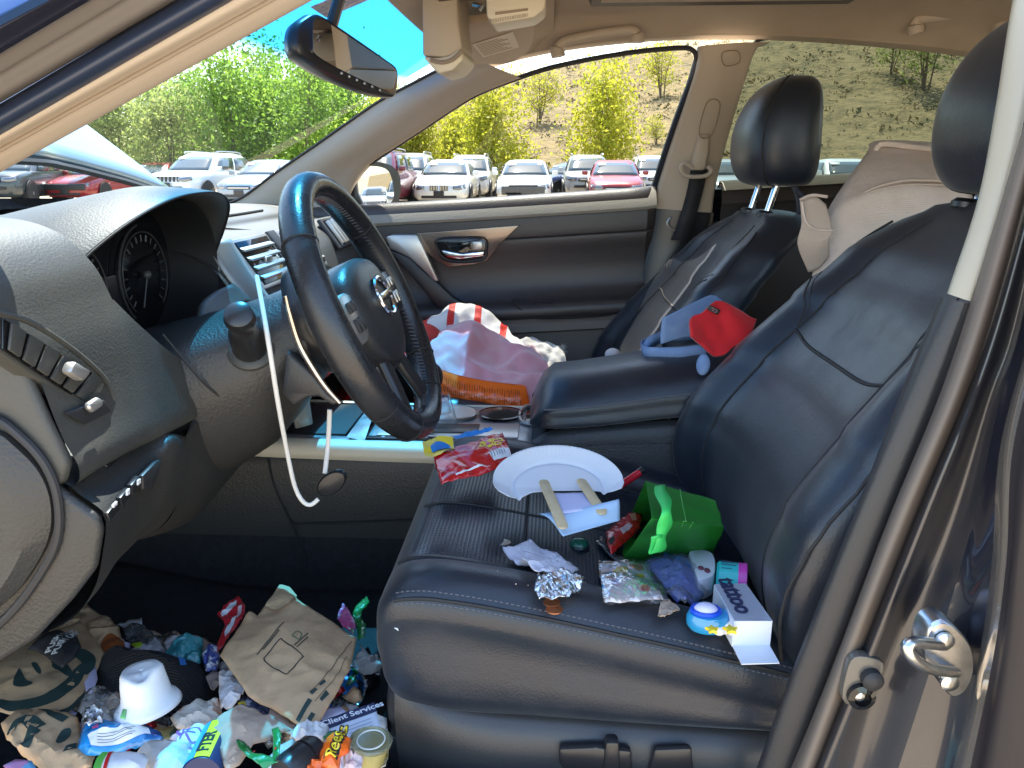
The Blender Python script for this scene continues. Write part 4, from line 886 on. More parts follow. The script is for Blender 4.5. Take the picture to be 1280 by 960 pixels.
# passenger door mirror
mb = MB(); mo = [(441, 212), (452, 204), (470, 202), (489, 207), (499, 218), (501, 238), (496, 252), (488, 259), (462, 262), (446, 262), (440, 240)]
mq = cr(UX(mo, .955), 44, True); mcn = sum(mq, V())/44
vn = V((-.50, -.86, .02)).normalized()
def onmir(px, py, off): d = ray(px, py); t = (mcn-CAM).dot(vn)/d.dot(vn); return CAM+d*t+vn*off
mh = cr([onmir(px, py, 0) for px, py in mo], 44, True); mc2 = sum(mh, V())/44
mb.loft([[p for p in mh], [mc2.lerp(p, 1.02)-vn*.02 for p in mh], [mc2.lerp(p, .98)-vn*.06 for p in mh], [mc2.lerp(p, .8)-vn*.10 for p in mh], [mc2.lerp(p, .3)-vn*.12 for p in mh]]); dm = B(mb, 'door_mirror', softpl, ang=60)
mb = MB(); gi = cr([onmir(px, py, .004) for px, py in [(445, 215), (455, 209), (470, 208), (482, 212), (488, 222), (491, 240), (489, 251), (480, 257), (458, 258), (447, 240)]], 40, True); mb.prism(gi, vn*-.003); B(mb, 'mirror_glass', mat('mirror_silver', (.86, .87, .88), .01, metal=1), dm)
mb = MB(); mb.prism(UX([(428, 232), (444, 213), (447, 240), (457, 262), (440, 262)], .745), (.02, 0, 0), .004); B(mb, 'mirror_sail', softpl, pdoor)

# ---------- windshield, pillars, roof lining
def wsp(u, v):
    k = 1-u*u; e = lerp(.72, .605, v)
    return V((u*e, lerp(.985, .215, v)+lerp(.16, .05, v)*k, lerp(.965, 1.350, v)+lerp(.0, .03, v)*k+.035*math.sin(math.pi*v)*(1-u**4)))
wsm = film('windshield_glass', (.64, .70, .71), .01, .05, haze=.055, hazecol=(.75, .85, .9))
n = wsm.node_tree.nodes; l = wsm.node_tree.links
tcn = n.new('ShaderNodeTexCoord'); sx = n.new('ShaderNodeSeparateXYZ'); l.new(tcn.outputs['Object'], sx.inputs[0])
mr = n.new('ShaderNodeMapRange'); mr.inputs[1].default_value = .070; mr.inputs[2].default_value = .090; l.new(sx.outputs[2], mr.inputs[0])
mx = n.new('ShaderNodeMix'); mx.data_type = 'RGBA'; mx.inputs[6].default_value = (.64, .70, .71, 1); mx.inputs[7].default_value = (.03, .235, .45, 1); l.new(mr.outputs[0], mx.inputs[0])
l.new(mx.outputs[2], [q for q in n if q.type == 'BSDF_TRANSPARENT'][0].inputs[0])
mb = MB(); mb.grid(lambda u, v: wsp(2*u-1, v), 40, 40); wsh = B(mb, 'windshield', wsm, origin=(0, .6, 1.19))
mb = MB()
mb.loft([[wsp(u, v)+V((0, 0, -.004)) for u in [-1+i/20 for i in range(41)]] for v in (.975, 1.0)], closed=False); mb.loft([[wsp(u, v)+V((0, 0, -.004)) for u in [-1+i/20 for i in range(41)]] for v in (0, .03)], closed=False); B(mb, 'frit_band', softpl, wsh)
mb = MB(); mb.prism([wsp(.02, .83)+V((0, 0, -.006)), wsp(.16, .83)+V((0, 0, -.006)), wsp(.16, .93)+V((0, 0, -.006)), wsp(.02, .93)+V((0, 0, -.006))], (0, -.001, -.001)); B(mb, 'windshield_patch', mat('speckled_patch', (.72, .70, .80), .7, var=(70, (.42, .42, .6), .5, .6)), wsh)  # pale speckled patch on the glass behind the mirror
# A pillar, passenger side
AE = [(255, 262, .715), (300, 250, .705), (345, 218, .69), (390, 187, .67), (440, 152, .65), (480, 125, .635), (520, 104, .62), (560, 83, .605), (585, 70, .60)]
AW = [(425, 262, .715), (440, 231, .715), (460, 206, .70), (493, 184, .684), (525, 163, .667), (558, 141, .65), (590, 121, .632), (620, 108, .62), (650, 97, .61)]
ae, aw = cr(UX(AE), 40), cr(UX(AW), 40); mid = [a.lerp(b, .45)+V((-.022, -.006, -.004)) for a, b in zip(ae, aw)]
mb = MB(); mb.skin([ae, [a.lerp(m, .5)+V((-.006, 0, 0)) for a, m in zip(ae, mid)], mid, [m.lerp(b, .55)+V((-.003, 0, 0)) for m, b in zip(mid, aw)], aw, [b+V((.05, 0, 0)) for b in aw]], 40, 24)
B(mb, 'pillar_trim', tan, ang=60)
mb = MB(); mb.tube([a+V((0, .004, .002)) for a in ae], .004, 6); B(mb, 'pillar_gasket', rubber)
# passenger B pillar trim
BF = [(874, 58, .585), (872, 82, .592), (858, 125, .625), (838, 185, .665), (818, 250, .70), (814, 260, .703)]; BR = [(962, 53, .585), (945, 62, .590), (930, 105, .615), (912, 165, .655), (895, 230, .69), (890, 268, .703)]
bf, br = cr(UX(BF), 30), cr(UX(BR), 30)
mb = MB(); mb.skin([[p+V((.05, .0, 0)) for p in bf], bf, [a.lerp(b, .15)+V((-.014, 0, 0)) for a, b in zip(bf, br)], [a.lerp(b, .5)+V((-.024, 0, 0)) for a, b in zip(bf, br)], [a.lerp(b, .85)+V((-.014, 0, 0)) for a, b in zip(bf, br)], br, [p+V((.05, 0, 0)) for p in br]], 30, 26); bp = B(mb, 'pillar_trim', tan, ang=60)
mb = MB(); mb.tube(cr(UX([(903, 66), (922, 64), (924, 78), (906, 82)], .557), 24, True), .0012, 5, True); mb.tube(cr(UX([(884, 128), (900, 130), (890, 168), (874, 168)], .600), 30, True), .0014, 5, True); B(mb, 'trim_line', mat('tan_groove', (.26, .2, .14), .7), bp)
low = [(814, 260, .703), (806, 300, .705), (795, 350, .70), (785, 420, .69)]; low2 = [(893, 266, .703), (885, 310, .705), (872, 360, .70), (850, 430, .69)]
lf, lr = cr(UX(low), 20), cr(UX(low2), 20)
mb = MB(); mb.skin([[p+V((.05, 0, 0)) for p in lf], lf, [a.lerp(b, .2)+V((-.02, 0, 0)) for a, b in zip(lf, lr)], [a.lerp(b, .6)+V((-.028, 0, 0)) for a, b in zip(lf, lr)], lr, [p+V((.05, 0, 0)) for p in lr]], 20, 20); B(mb, 'pillar_lower_trim', softpl, ang=60)
# seat belt
mb = MB(); mb.loft([[a+V((-.004, 0, 0)), b+V((-.004, 0, 0))] for a, b in zip(cr(UX([(863, 212, .645), (858, 240, .655), (848, 275, .66), (838, 300, .65)]), 12), cr(UX([(884, 212, .645), (878, 240, .655), (868, 275, .66), (858, 300, .65)]), 12))], closed=False); belt = B(mb, 'seat_belt', mat('black_webbing', (.016, .016, .018), .7, bump=(900, .5, 'w', .001)), solid=.002)
mb = MB(); mb.prism(UX([(873, 168), (887, 168), (886, 190), (881, 213), (864, 213), (868, 190)], .615), (.022, 0, 0), .006); B(mb, 'belt_guide', tan, belt)
mb = MB(); mb.tube(cr(UX([(866, 211), (858, 205), (852, 207), (852, 214), (858, 220), (872, 221), (884, 219), (889, 213), (884, 207)], .612), 40, False), .0055, 8); B(mb, 'belt_loop', tan, belt)
mb = MB(); mb.tube(cr(UX([(838, 272), (834, 280), (842, 288), (848, 284)], .66), 16), .003, 6); B(mb, 'belt_button', silver, belt)
# roof lining (both halves, mirrored about the car's centre line)
RL = [V((.60, .16, 1.300)), V((.592, .05, 1.325)), V((.583, -.08, 1.343)), V((.577, -.25, 1.356)), V((.575, -.40, 1.358)), V((.575, -.60, 1.352)), V((.570, -.90, 1.325)), V((.56, -1.2, 1.28)), V((.55, -1.5, 1.22))]
rl = cr(RL, 40)
def roof_row(p, s):
    k = p.y; zc = 1.405-.05*max(0, (k-.02)/.2)**2*(1 if k > .02 else 0)-.09*max(0, (-k-.6)/.9)**2*(1 if k < -.6 else 0)
    return [V((s*(p.x+.045), p.y, p.z-.002)), V((s*p.x, p.y, p.z)), V((s*(p.x-.012), p.y, p.z+.006)), V((s*(p.x-.06), p.y, lerp(p.z, zc, .45)+.004)), V((s*(p.x-.13), p.y, lerp(p.z, zc, .80))), V((s*.32, p.y, lerp(p.z, zc, .96))), V((s*.15, p.y, zc-.004)), V((0, p.y, zc))]
mb = MB()
for s in (-1, 1): mb.loft([cr(roof_row(p, s), 36) for p in rl], closed=False)
# header over the windshield
mb.skin([[wsp(u, .985)+V((0, -.004, -.006)), wsp(u, .93)+V((0, -.03, -.012)), wsp(u, .97)+V((0, -.10, -.002)), V((u*.585, .10, 1.378-.05*u*u-.02*abs(u)**6)), V((u*.57, .0, 1.395-.035*u*u))] for u in (-1, -.8, -.5, -.2, 0, .2, .5, .8, 1)], 16, 50)
roof = B(mb, 'headliner', tanfab, ang=60)
mb = MB(); q = [(.33, -.075), (.33, -.62), (-.33, -.62), (-.33, -.075)]
mb.tube(cr([(x, y, 1.388-.03*max(0, (-y-.5))) for x, y in q for _ in (0,)], 4), .001, 4)
mb.v, mb.f, mb.m = [], [], []
mb.loft([[V((x, y, 1.392)) for x, y in [(.335, -.07), (.335, -.60), (-.335, -.60), (-.335, -.07)]], [V((x, y, 1.376)) for x, y in [(.325, -.075), (.325, -.59), (-.325, -.59), (-.325, -.075)]], [V((x, y, 1.380)) for x, y in [(.305, -.095), (.305, -.57), (-.305, -.57), (-.305, -.095)]]], caps=False); B(mb, 'sunroof_surround', mat('sunroof_dark_lip', (.08, .06, .05), .6), roof)
mb = MB(); mb.prism([(.306, -.094, 1.379), (.306, -.571, 1.379), (-.306, -.571, 1.379), (-.306, -.094, 1.379)], (0, 0, .006)); B(mb, 'sunroof_shade', tanfab, roof)
# grab handles
def grab(pts, x, w=.011):
    mb = MB(); mb.tube(cr(UX(pts, x), 44), [w*(1.5 if i < 6 or i > 37 else 1) for i in range(44)], 10); B(mb, 'grab_handle', tan, roof)
grab([(698, 71), (697, 60), (704, 52.5), (720, 48), (745, 43), (772, 39), (790, 38), (796, 43), (796, 53)], .50)
grab([(1146, 42), (1145, 31), (1150, 24), (1180, 19), (1215, 18), (1245, 20), (1251, 26), (1251, 40)], .49, .012)
# grab handle recess shades
# passenger sun visor with its label
mb = MB(); vis = [(571, 37, .18), (600, 31, .20), (664, 22, .23), (668, 40, .34), (664, 62, .44), (650, 79, .50), (636, 83, .51), (622, 80, .50), (605, 76, .47), (590, 76, .46), (573, 69, .42)]
vp = UX(vis); vn_ = (vp[2]-vp[0]).cross(vp[6]-vp[0]).normalized(); vn_ = vn_ if vn_.z > 0 else -vn_
cpt = sum(vp, V())/len(vp); vp = [p-vn_*(p-cpt).dot(vn_) for p in vp]
mb.prism(cr(vp, 44, True), vn_*.016, .004); visr = B(mb, 'sun_visor', mat('visor_vinyl', (.45, .345, .25), .6, bump=(600, .2, 'v', .0006)), roof)
def onvis(px, py, off=.001): d = ray(px, py); t = (cpt-CAM).dot(vn_)/d.dot(vn_); return CAM+d*t-vn_*off
mb = MB(); mb.prism([onvis(*q) for q in [(590, 55), (641, 39), (649, 58), (604, 71)]], -vn_*.0005); B(mb, 'warning_label', mat('label_white', (.72, .64, .50), .6), roof)
mb = MB()
for i in range(9):
    f = .12+.095*i; a = onvis(lerp(590, 604, f), lerp(55, 71, f), .0018); b = onvis(lerp(641, 649, f), lerp(39, 58, f), .0018); mb.tube([a.lerp(b, .06), a.lerp(b, .62+.3*((i*7) % 3)/3)], .0007, 4)
B(mb, 'label_lines', mat('label_grey_print', (.40, .32, .25), .7), roof)
# overhead console, map light and open glasses holder
mb = MB(); mb.prism([(-.11, .215, 1.345), (.125, .215, 1.345), (.135, .10, 1.362), (.13, -.03, 1.375), (-.13, -.03, 1.375), (-.13, .10, 1.362)], (0, 0, .04), .012); oc = B(mb, 'overhead_console', tan, roof)
mb = MB(); mb.prism([(-.05, .205, 1.352), (.085, .205, 1.352), (.085, .115, 1.361), (-.05, .115, 1.361)], (0, -.004, -.016), .002); B(mb, 'holder_recess', mat('recess_brown', (.14, .10, .07), .8), roof)
hpx = [(527, -14), (571, -14), (573, 30), (578, 60), (575, 76), (566, 88), (548, 93), (540, 84), (527, 70)]
mb = MB(); mb.prism(UX(hpx[:4]+[(573, 66), (556, 72), (528, 70)], .06), (.10, -.01, 0), .006); hold = B(mb, 'glasses_holder', mat('holder_tan', (.42, .34, .25), .6), roof)
mb = MB(); mb.prism(UX([(528, 70), (545, 72), (560, 70), (573, 60), (580, 68), (578, 76), (566, 88), (548, 93), (541, 86)], .055), (.11, -.01, 0), .006); B(mb, 'holder_lip', cream, roof)
mb = MB(); mb.tube(cr(UX([(538, 75), (552, 78), (566, 74), (577, 64)], .052), 16), .004, 6); B(mb, 'holder_groove', mat('tan_groove', (.26, .2, .14), .7), roof)
mb = MB(); mb.prism(UX([(607, -6), (672, -12), (683, -2), (681, 12), (668, 22), (616, 31), (608, 20)], .02), (.10, 0, .004), .005); ml = B(mb, 'map_light', cream, roof)
mb = MB(); mb.prism(UX([(619, 15), (660, 10), (660, 13), (619, 18.5)], .018), (.01, 0, 0)); B(mb, 'light_slot', mat('tan_groove', (.26, .2, .14), .7), roof)
mb = MB()
for i in range(16): mb.tube(UX([(614+3*i, 24-.5*i), (614+3*i, 29-.55*i)], .019), .0012, 4)
B(mb, 'light_ribs', tan, roof)
mb = MB(); mb.tube(cr(UX([(591, 5), (600, 8), (599, 12), (604, 6)], .05), 14), .004, 6); B(mb, 'holder_catch', chrome, roof)

# rear view mirror
mo = [(383, 22), (392, 18), (404, 22), (440, 46), (480, 74), (495, 86), (497, 100), (494, 118), (486, 121), (460, 114), (420, 98), (388, 80), (373, 66), (370, 45), (374, 30)]
A0 = V((-.125, .416, 1.276)); B0 = V((.115, .300, 1.232)); axm = (B0-A0).normalized(); mn = V((-.40, -.90, .06)); mn = (mn-axm*mn.dot(axm)).normalized()
def onm(px, py, off=0): d = ray(px, py); t = (A0.lerp(B0, .5)-CAM).dot(mn)/d.dot(mn); return CAM+d*t+mn*off
fr_ = cr([onm(*q) for q in mo], 60, True); fc = sum(fr_, V())/60
mb = MB(); mb.loft([[fc.lerp(p, .97)+mn*.003 for p in fr_], [p for p in fr_], [fc.lerp(p, 1.02)-mn*.012 for p in fr_], [fc.lerp(p, .96)-mn*.03 for p in fr_], [fc.lerp(p, .7)-mn*.045 for p in fr_], [fc.lerp(p, .2)-mn*.05 for p in fr_]]); rm = B(mb, 'rear_view_mirror', softpl, ang=60)
gm_ = cr([onm(*q, .0055) for q in [(390, 24), (396, 23), (404, 27), (440, 51), (480, 78), (492, 88), (494, 100), (491, 114), (484, 115), (460, 105), (420, 86), (391, 68), (388, 55), (388, 35)]], 50, True)
mb = MB(); mb.prism(gm_, mn*-.002); B(mb, 'mirror_glass', mat('mirror_silver', (.86, .87, .88), .01, metal=1), rm)
mb = MB()
for i in range(6): mb.ball(onm(lerp(424, 472, i/5), lerp(92, 113, i/5), .005), .0028, n=6)
B(mb, 'mirror_buttons', silver, rm)
mb = MB(); mb.tube(cr([fc-mn*.04, fc+V((0, .03, .03)), wsp(0, .90)], 10), .010, 8); mb.box(wsp(0, .90), (.04, .03, .012), bev=.004); B(mb, 'mirror_stem', softpl, rm)

# ---------- rear door on the passenger side
mb = MB()
ys2 = [-.44-.05*i for i in range(22)]
def sz2(y): return 1.010+.06*(-.44-y)
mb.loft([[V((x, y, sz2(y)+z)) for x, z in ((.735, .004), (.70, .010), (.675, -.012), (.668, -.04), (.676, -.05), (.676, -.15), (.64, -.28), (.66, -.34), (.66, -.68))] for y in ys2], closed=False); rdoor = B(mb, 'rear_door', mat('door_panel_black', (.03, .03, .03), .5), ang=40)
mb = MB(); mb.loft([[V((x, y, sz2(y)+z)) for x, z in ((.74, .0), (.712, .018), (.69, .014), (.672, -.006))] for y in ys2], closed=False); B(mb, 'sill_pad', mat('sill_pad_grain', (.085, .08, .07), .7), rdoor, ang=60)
rg = film('rear_privacy_glass', (.17, .20, .17), .02, .7, haze=.06, hazecol=(.4, .45, .42))
RT_ = cr(UX([(940, 60, .62), (960, 50, .62), (1050, 48, .61), (1150, 54, .61), (1225, 70, .61), (1290, 100, .61)]), 30); RB_ = cr(UX([(886, 240, .742), (930, 236, .742), (1000, 228, .742), (1080, 218, .742), (1180, 205, .742), (1290, 190, .742)]), 30)
mb = MB(); mb.loft([[a+V((.02, 0, .012)) for a in RT_], [a.lerp(b, .5)+V((.024, 0, 0)) for a, b in zip(RT_, RB_)], [b+V((.01, 0, -.02)) for b in RB_]], closed=False); B(mb, 'rear_door_glass', rg, rdoor)
mb = MB(); mb.tube([a+V((-.004, 0, .004)) for a in RT_], .005, 6); B(mb, 'window_seal', rubber, rdoor)
mb = MB(); mb.skin([[(.60, -1.16, 1.29), (.66, -1.30, 1.16), (.70, -1.42, 1.05), (.70, -1.46, .95)], [(.55, -1.5, 1.24), (.58, -1.68, 1.12), (.6, -1.8, 1.02), (.6, -1.85, .95)], [(.50, -1.7, 1.20), (.53, -1.9, 1.1), (.55, -2.1, 1.0), (.56, -2.15, .95)]], 14, 10); mb.skin([[(-x, y, z) for x, y, z in r] for r in [[(.60, -1.16, 1.29), (.66, -1.30, 1.16), (.70, -1.42, 1.05), (.70, -1.46, .95)], [(.55, -1.5, 1.24), (.58, -1.68, 1.12), (.6, -1.8, 1.02), (.6, -1.85, .95)], [(.50, -1.7, 1.20), (.53, -1.9, 1.1), (.55, -2.1, 1.0), (.56, -2.15, .95)]]], 14, 10); B(mb, 'rear_pillar_trim', tan)
mb = MB(); mb.skin([[(-.55, -1.50, 1.262), (0, -1.50, 1.31), (.55, -1.50, 1.262)], [(-.57, -1.8, 1.13), (0, -1.85, 1.17), (.57, -1.8, 1.13)], [(-.58, -2.15, .97), (0, -2.22, .98), (.58, -2.15, .97)]], 16, 12); B(mb, 'rear_window', film('rear_window_glass', (.6, .66, .62), .02, .8))

# ---------- bodywork
mb = MB()
roofo = lambda x, y: V((x, y, 1.455-.055*(x/.62)**2-.02*abs(x/.62)**6-.10*max(0, (y+.0)/.25)*(1 if y > 0 else 0)*.5-.13*max(0, (-y-.5)/1.0)**2*(1 if y < -.5 else 0)))
mb.grid(lambda u, v: roofo(lerp(-.635, .635, u), lerp(.20, -1.6, v)), 26, 30)
body = B(mb, 'roof_panel', paint, ang=60)
# passenger flank, floor pan, rear deck
mb = MB(); fl = [(.735, 1.01), (.80, .95), (.86, .85), (.885, .70), (.88, .5), (.86, .35), (.80, .22), (.6, .2)]
mb.loft([[V((x, y, z-(.055-.06*sstep(.7, -.8, y) if z > .9 else 0))) for x, z in fl] for y in (.9, .5, 0, -.5, -1.0, -1.5, -2.0)], closed=False)
mb.loft([[V((-x, y, z)) for x, z in fl[1:]] for y in (-.62, -1.0, -1.5, -2.0)], closed=False)
mb.loft([[V((x*.98, y, z-.03)) for x, z in fl] for y in (.9, 1.3, 1.8, 2.2)], closed=False); mb.loft([[V((-x*.98, y, z-.03)) for x, z in fl] for y in (.9, 1.3, 1.8, 2.2)], closed=False)
mb.prism([(-.85, 2.2, .2), (.85, 2.2, .2), (.85, -2.2, .2), (-.85, -2.2, .2)], (0, 0, .02)); mb.skin([[(-.83, y, z), (0, y, z+.02), (.83, y, z)] for y, z in ((-2.0, 1.0), (-2.3, 1.0), (-2.45, .85), (-2.45, .4))], 12, 10)
B(mb, 'body_shell', paint, ang=50)
for x in (-.84, .84):
    for y in (1.48, -1.50):
        mb = MB(); mb.lathe([(.21, -.10), (.31, -.10), (.325, -.07), (.325, .07), (.31, .10), (.21, .10)], (x-.06*(1 if x > 0 else -1), y, .325), (1, 0, 0), 36); w = B(mb, 'wheel', tyre)
        mb = MB(); mb.lathe([(.02, .01), (.06, .02), (.19, .0), (.215, .02), (.215, -.02)], (x+.02*(1 if x > 0 else -1), y, .325), (1 if x > 0 else -1, 0, 0), 30); B(mb, 'rim', rimm, w)
# buckled hood, tilted up at the windshield
mb = MB()
rc = [(215, 242, .80), (170, 226, .64), (120, 212, .47), (75, 201, .33), (40, 195, .20)]
rear = cr(UX(rc)+[V((0, rear_y, 1.08)) for rear_y in (1.10,)]+[V((-.3, 1.1, 1.04)), V((-.6, 1.08, .99)), V((-.8, 1.05, .965))], 30)
def hoodp_(u, v):
    p = rear[round(u*29)]; k = sstep(-.85, -.1, p.x); up = V((0, .62, .22)); q = p+V((p.x*-.10*v, .95*v, .80*v-.10*v*v)); q.z += .012*v*noise.noise(V((q.x*4, q.y*4, 2))); return q
mb.grid(hoodp_, 30, 20); hd = B(mb, 'hood', hoodp, solid=.02)
mb = MB(); mb.tube([p+V((0, -.008, -.012)) for p in rear], .008, 6); B(mb, 'hood_edge', rubber, hd)
mb = MB(); mb.skin([[(-.75, .99, .955), (0, 1.14, .965), (.75, .99, .955)], [(-.78, 1.25, .90), (0, 1.3, .91), (.78, 1.25, .90)], [(-.7, 1.9, .75), (0, 2.0, .78), (.7, 1.9, .75)]], 16, 10); B(mb, 'cowl_panel', softpl)

# ---------- driver's A pillar, rail and door opening (seen from outside)
def stripes(name, lines, m, par=car, ns=40, **k):
    """lines: pixel polylines with their own x, joined side by side"""
    mb = MB(); mb.skin([cr(UX(l), ns) for l in lines], ns, 4*len(lines)); return B(mb, name, m, par, **k)
def L_(y0, x1, xa, xb):   # line from (0,y0) to (x1,0), extended both ways
    # points at the same columns on every line, from the cowl up to the roof rail
    return [(c, y0*(1-c/x1), xa-.05+.00018*c) for c in (-330, -200, -90, 0, 120, 240, 360, 470, 570)]
stripes('pillar_trim', [L_(205, 375, -.62, -.55), L_(216, 391, -.652, -.585), L_(202, 366, -.672, -.60), L_(186, 336, -.684, -.612), L_(176, 312, -.70, -.63), L_(167, 290, -.703, -.64)], tan, ang=60)
mb = MB(); mb.tube(cr(UX(L_(187, 338, -.686, -.614)), 40), .0022, 6); B(mb, 'trim_line', mat('tan_groove', (.26, .2, .14), .7))
navy = mat('navy_rubber_seal', (.022, .032, .062), .38)
stripes('door_seal', [L_(169, 292, -.706, -.64), L_(160, 276, -.722, -.655), L_(147, 252, -.728, -.66), L_(134, 228, -.722, -.655), L_(127, 217, -.712, -.645)], navy, ang=60)
jamb = mat('grey_beige_jamb_paint', (.16, .14, .125), .45, coat=.3)
stripes('door_flange', [L_(129, 221, -.716, -.65), L_(122, 208, -.735, -.665), L_(108, 182, -.742, -.672), L_(94, 158, -.747, -.677), L_(90, 152, -.752, -.682), L_(80, 134, -.757, -.685), L_(70, 117, -.762, -.69), L_(67, 113, -.768, -.695)], jamb, ang=30)
stripes('drip_rail', [L_(67, 113, -.768, -.695), L_(58, 98, -.765, -.695), L_(46, 80, -.775, -.705), L_(39, 70, -.785, -.715), L_(36, 66, -.79, -.72), L_(32, 62, -.79, -.72)], mat('pillar_dark_paint', (.02, .022, .04), .45), ang=30)
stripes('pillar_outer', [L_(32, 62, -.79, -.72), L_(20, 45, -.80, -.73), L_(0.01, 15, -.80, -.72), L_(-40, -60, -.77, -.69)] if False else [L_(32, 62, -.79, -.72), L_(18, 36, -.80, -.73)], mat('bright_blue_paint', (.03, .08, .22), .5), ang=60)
# outer skin of the pillar up to the windshield
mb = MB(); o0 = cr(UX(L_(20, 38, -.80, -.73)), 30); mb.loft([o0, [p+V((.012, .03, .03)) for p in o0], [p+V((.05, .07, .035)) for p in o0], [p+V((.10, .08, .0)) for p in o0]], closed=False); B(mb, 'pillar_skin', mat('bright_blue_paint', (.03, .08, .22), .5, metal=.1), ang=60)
# roof rail from pillar to B pillar
RLd = [V((-.60, .12, 1.300)), V((-.605, 0, 1.34)), V((-.605, -.2, 1.365)), V((-.605, -.42, 1.362)), V((-.605, -.8, 1.34)), V((-.60, -1.3, 1.26))]
mb = MB(); rd = cr(RLd, 30); mb.loft([[p+V((.03, 0, .01)) for p in rd], [p for p in rd], [p+V((-.03, 0, .01)) for p in rd], [p+V((-.055, 0, .05)) for p in rd], [p+V((-.045, 0, .085)) for p in rd], [p+V((0, 0, .09)) for p in rd]], closed=False); B(mb, 'roof_rail', paint)

# ---------- driver's B pillar and jamb
def bl(l): return cr(UX(l), 36)
def vst(name, lines, m, **k):
    mb = MB(); mb.skin([bl(l) for l in lines], 36, 5*len(lines)); return B(mb, name, m, **k)
ct_ = [[(1296, -80, -.640), (1268, -10, -.645), (1245, 130, -.66), (1222, 250, -.672), (1184, 366, -.682)], [(1300, -80, -.655), (1272, -10, -.66), (1250, 130, -.675), (1226, 250, -.687), (1187, 368, -.70)], [(1330, -80, -.665), (1300, -10, -.67), (1276, 130, -.69), (1250, 250, -.70), (1211, 376, -.712)], [(1340, -80, -.66), (1310, -10, -.665), (1284, 130, -.685), (1258, 250, -.69), (1216, 377, -.705)]]
vst('pillar_trim', ct_, mat('cream_pillar_trim', (.40, .37, .285), .5), ang=60)
vst('pillar_lower_trim', [[(1176, 372, -.670), (1130, 480, -.672), (1050, 690, -.672), (975, 880, -.670), (935, 990, -.67)], [(1182, 372, -.694), (1142, 470, -.697), (1063, 660, -.70), (985, 860, -.70), (940, 990, -.70)], [(1205, 378, -.708), (1160, 500, -.71), (1096, 660, -.712), (1020, 860, -.712), (970, 990, -.712)], [(1214, 378, -.704), (1172, 500, -.705), (1108, 660, -.707), (1034, 850, -.707), (982, 990, -.705)]], darkpl, ang=60)
bz = mat('ground_lit_rubber_seal', (.13, .105, .085), .5)  # brown tone is ground light on the rubber, put into the colour
vst('door_seal', [[(1330, -40, -.71), (1290, 120, -.712), (1215, 372, -.71), (1172, 500, -.712), (1108, 655, -.714), (1034, 850, -.714), (972, 1000, -.714)], [(1336, -40, -.725), (1296, 120, -.728), (1226, 366, -.73), (1180, 500, -.733), (1120, 640, -.735), (1050, 820, -.735), (982, 1000, -.735)], [(1350, -40, -.728), (1310, 120, -.732), (1242, 366, -.736), (1196, 500, -.740), (1136, 640, -.742), (1064, 820, -.742), (996, 1000, -.742)], [(1358, -40, -.715), (1318, 120, -.718), (1254, 366, -.722), (1208, 500, -.726), (1148, 640, -.728), (1078, 820, -.728), (1010, 1000, -.728)]], bz, ang=60)
jm = mat('grey_brown_jamb_paint', (.036, .036, .042), .28, metal=.35, coat=.6, coatr=.08)
jb = vst('door_jamb', [[(1352, -40, -.722), (1318, 120, -.724), (1250, 372, -.728), (1205, 500, -.730), (1146, 640, -.732), (1074, 820, -.732), (1000, 1000, -.73)], [(1356, -40, -.735), (1322, 120, -.738), (1258, 372, -.742), (1216, 500, -.746), (1160, 640, -.750), (1088, 820, -.750), (1016, 1000, -.75)], [(1362, -40, -.73), (1330, 120, -.735), (1270, 400, -.737), (1236, 500, -.738), (1184, 660, -.738), (1112, 830, -.738), (1056, 1000, -.74)], [(1366, -40, -.742), (1334, 120, -.747), (1278, 400, -.755), (1250, 500, -.758), (1214, 660, -.762), (1165, 830, -.765), (1110, 1000, -.765)]], jm, ang=60)
dj = mat('dark_jamb_paint', (.014, .016, .026), .2, metal=.3, coat=1, coatr=.04)
vst('jamb_face', [[(1366, -40, -.742), (1334, 120, -.747), (1278, 400, -.755), (1250, 500, -.758), (1214, 660, -.762), (1165, 830, -.765), (1110, 1000, -.765)], [(1380, -40, -.765), (1346, 140, -.77), (1290, 400, -.775), (1252, 560, -.775), (1222, 700, -.775), (1196, 830, -.778), (1165, 1000, -.778)], [(1390, -40, -.785), (1356, 140, -.79), (1300, 400, -.792), (1268, 560, -.792), (1245, 700, -.790), (1222, 830, -.79), (1190, 1000, -.79)]], dj, ang=60)
vst('rear_door_edge', [[(1388, -40, -.80), (1352, 140, -.804), (1292, 400, -.806), (1250, 560, -.806), (1240, 700, -.806), (1222, 830, -.806), (1182, 1000, -.806)], [(1394, -40, -.818), (1358, 140, -.822), (1298, 400, -.824), (1258, 560, -.824), (1248, 700, -.826), (1230, 830, -.826), (1192, 1000, -.826)], [(1400, -40, -.828), (1364, 140, -.832), (1306, 400, -.836), (1266, 560, -.836), (1258, 700, -.838), (1240, 830, -.838), (1204, 1000, -.838)]], mat('edge_highlight_paint', (.30, .27, .23), .2, metal=.6, coat=1), ang=60)  # cream highlight along the door edge, painted as its own strip
vst('rear_door_skin', [[(1400, -40, -.828), (1364, 140, -.832), (1306, 400, -.836), (1266, 560, -.836), (1258, 700, -.838), (1240, 830, -.838), (1204, 1000, -.838)], [(1470, -40, -.835), (1420, 140, -.85), (1370, 400, -.862), (1340, 560, -.866), (1320, 700, -.866), (1310, 830, -.866), (1290, 1000, -.866)], [(1800, -40, -.74), (1800, 140, -.80), (1800, 400, -.88), (1800, 560, -.89), (1800, 700, -.89), (1800, 830, -.89), (1800, 1000, -.89)]], mat('brown_black_door_paint', (.022, .018, .019), .5, spec=.3), ang=60)
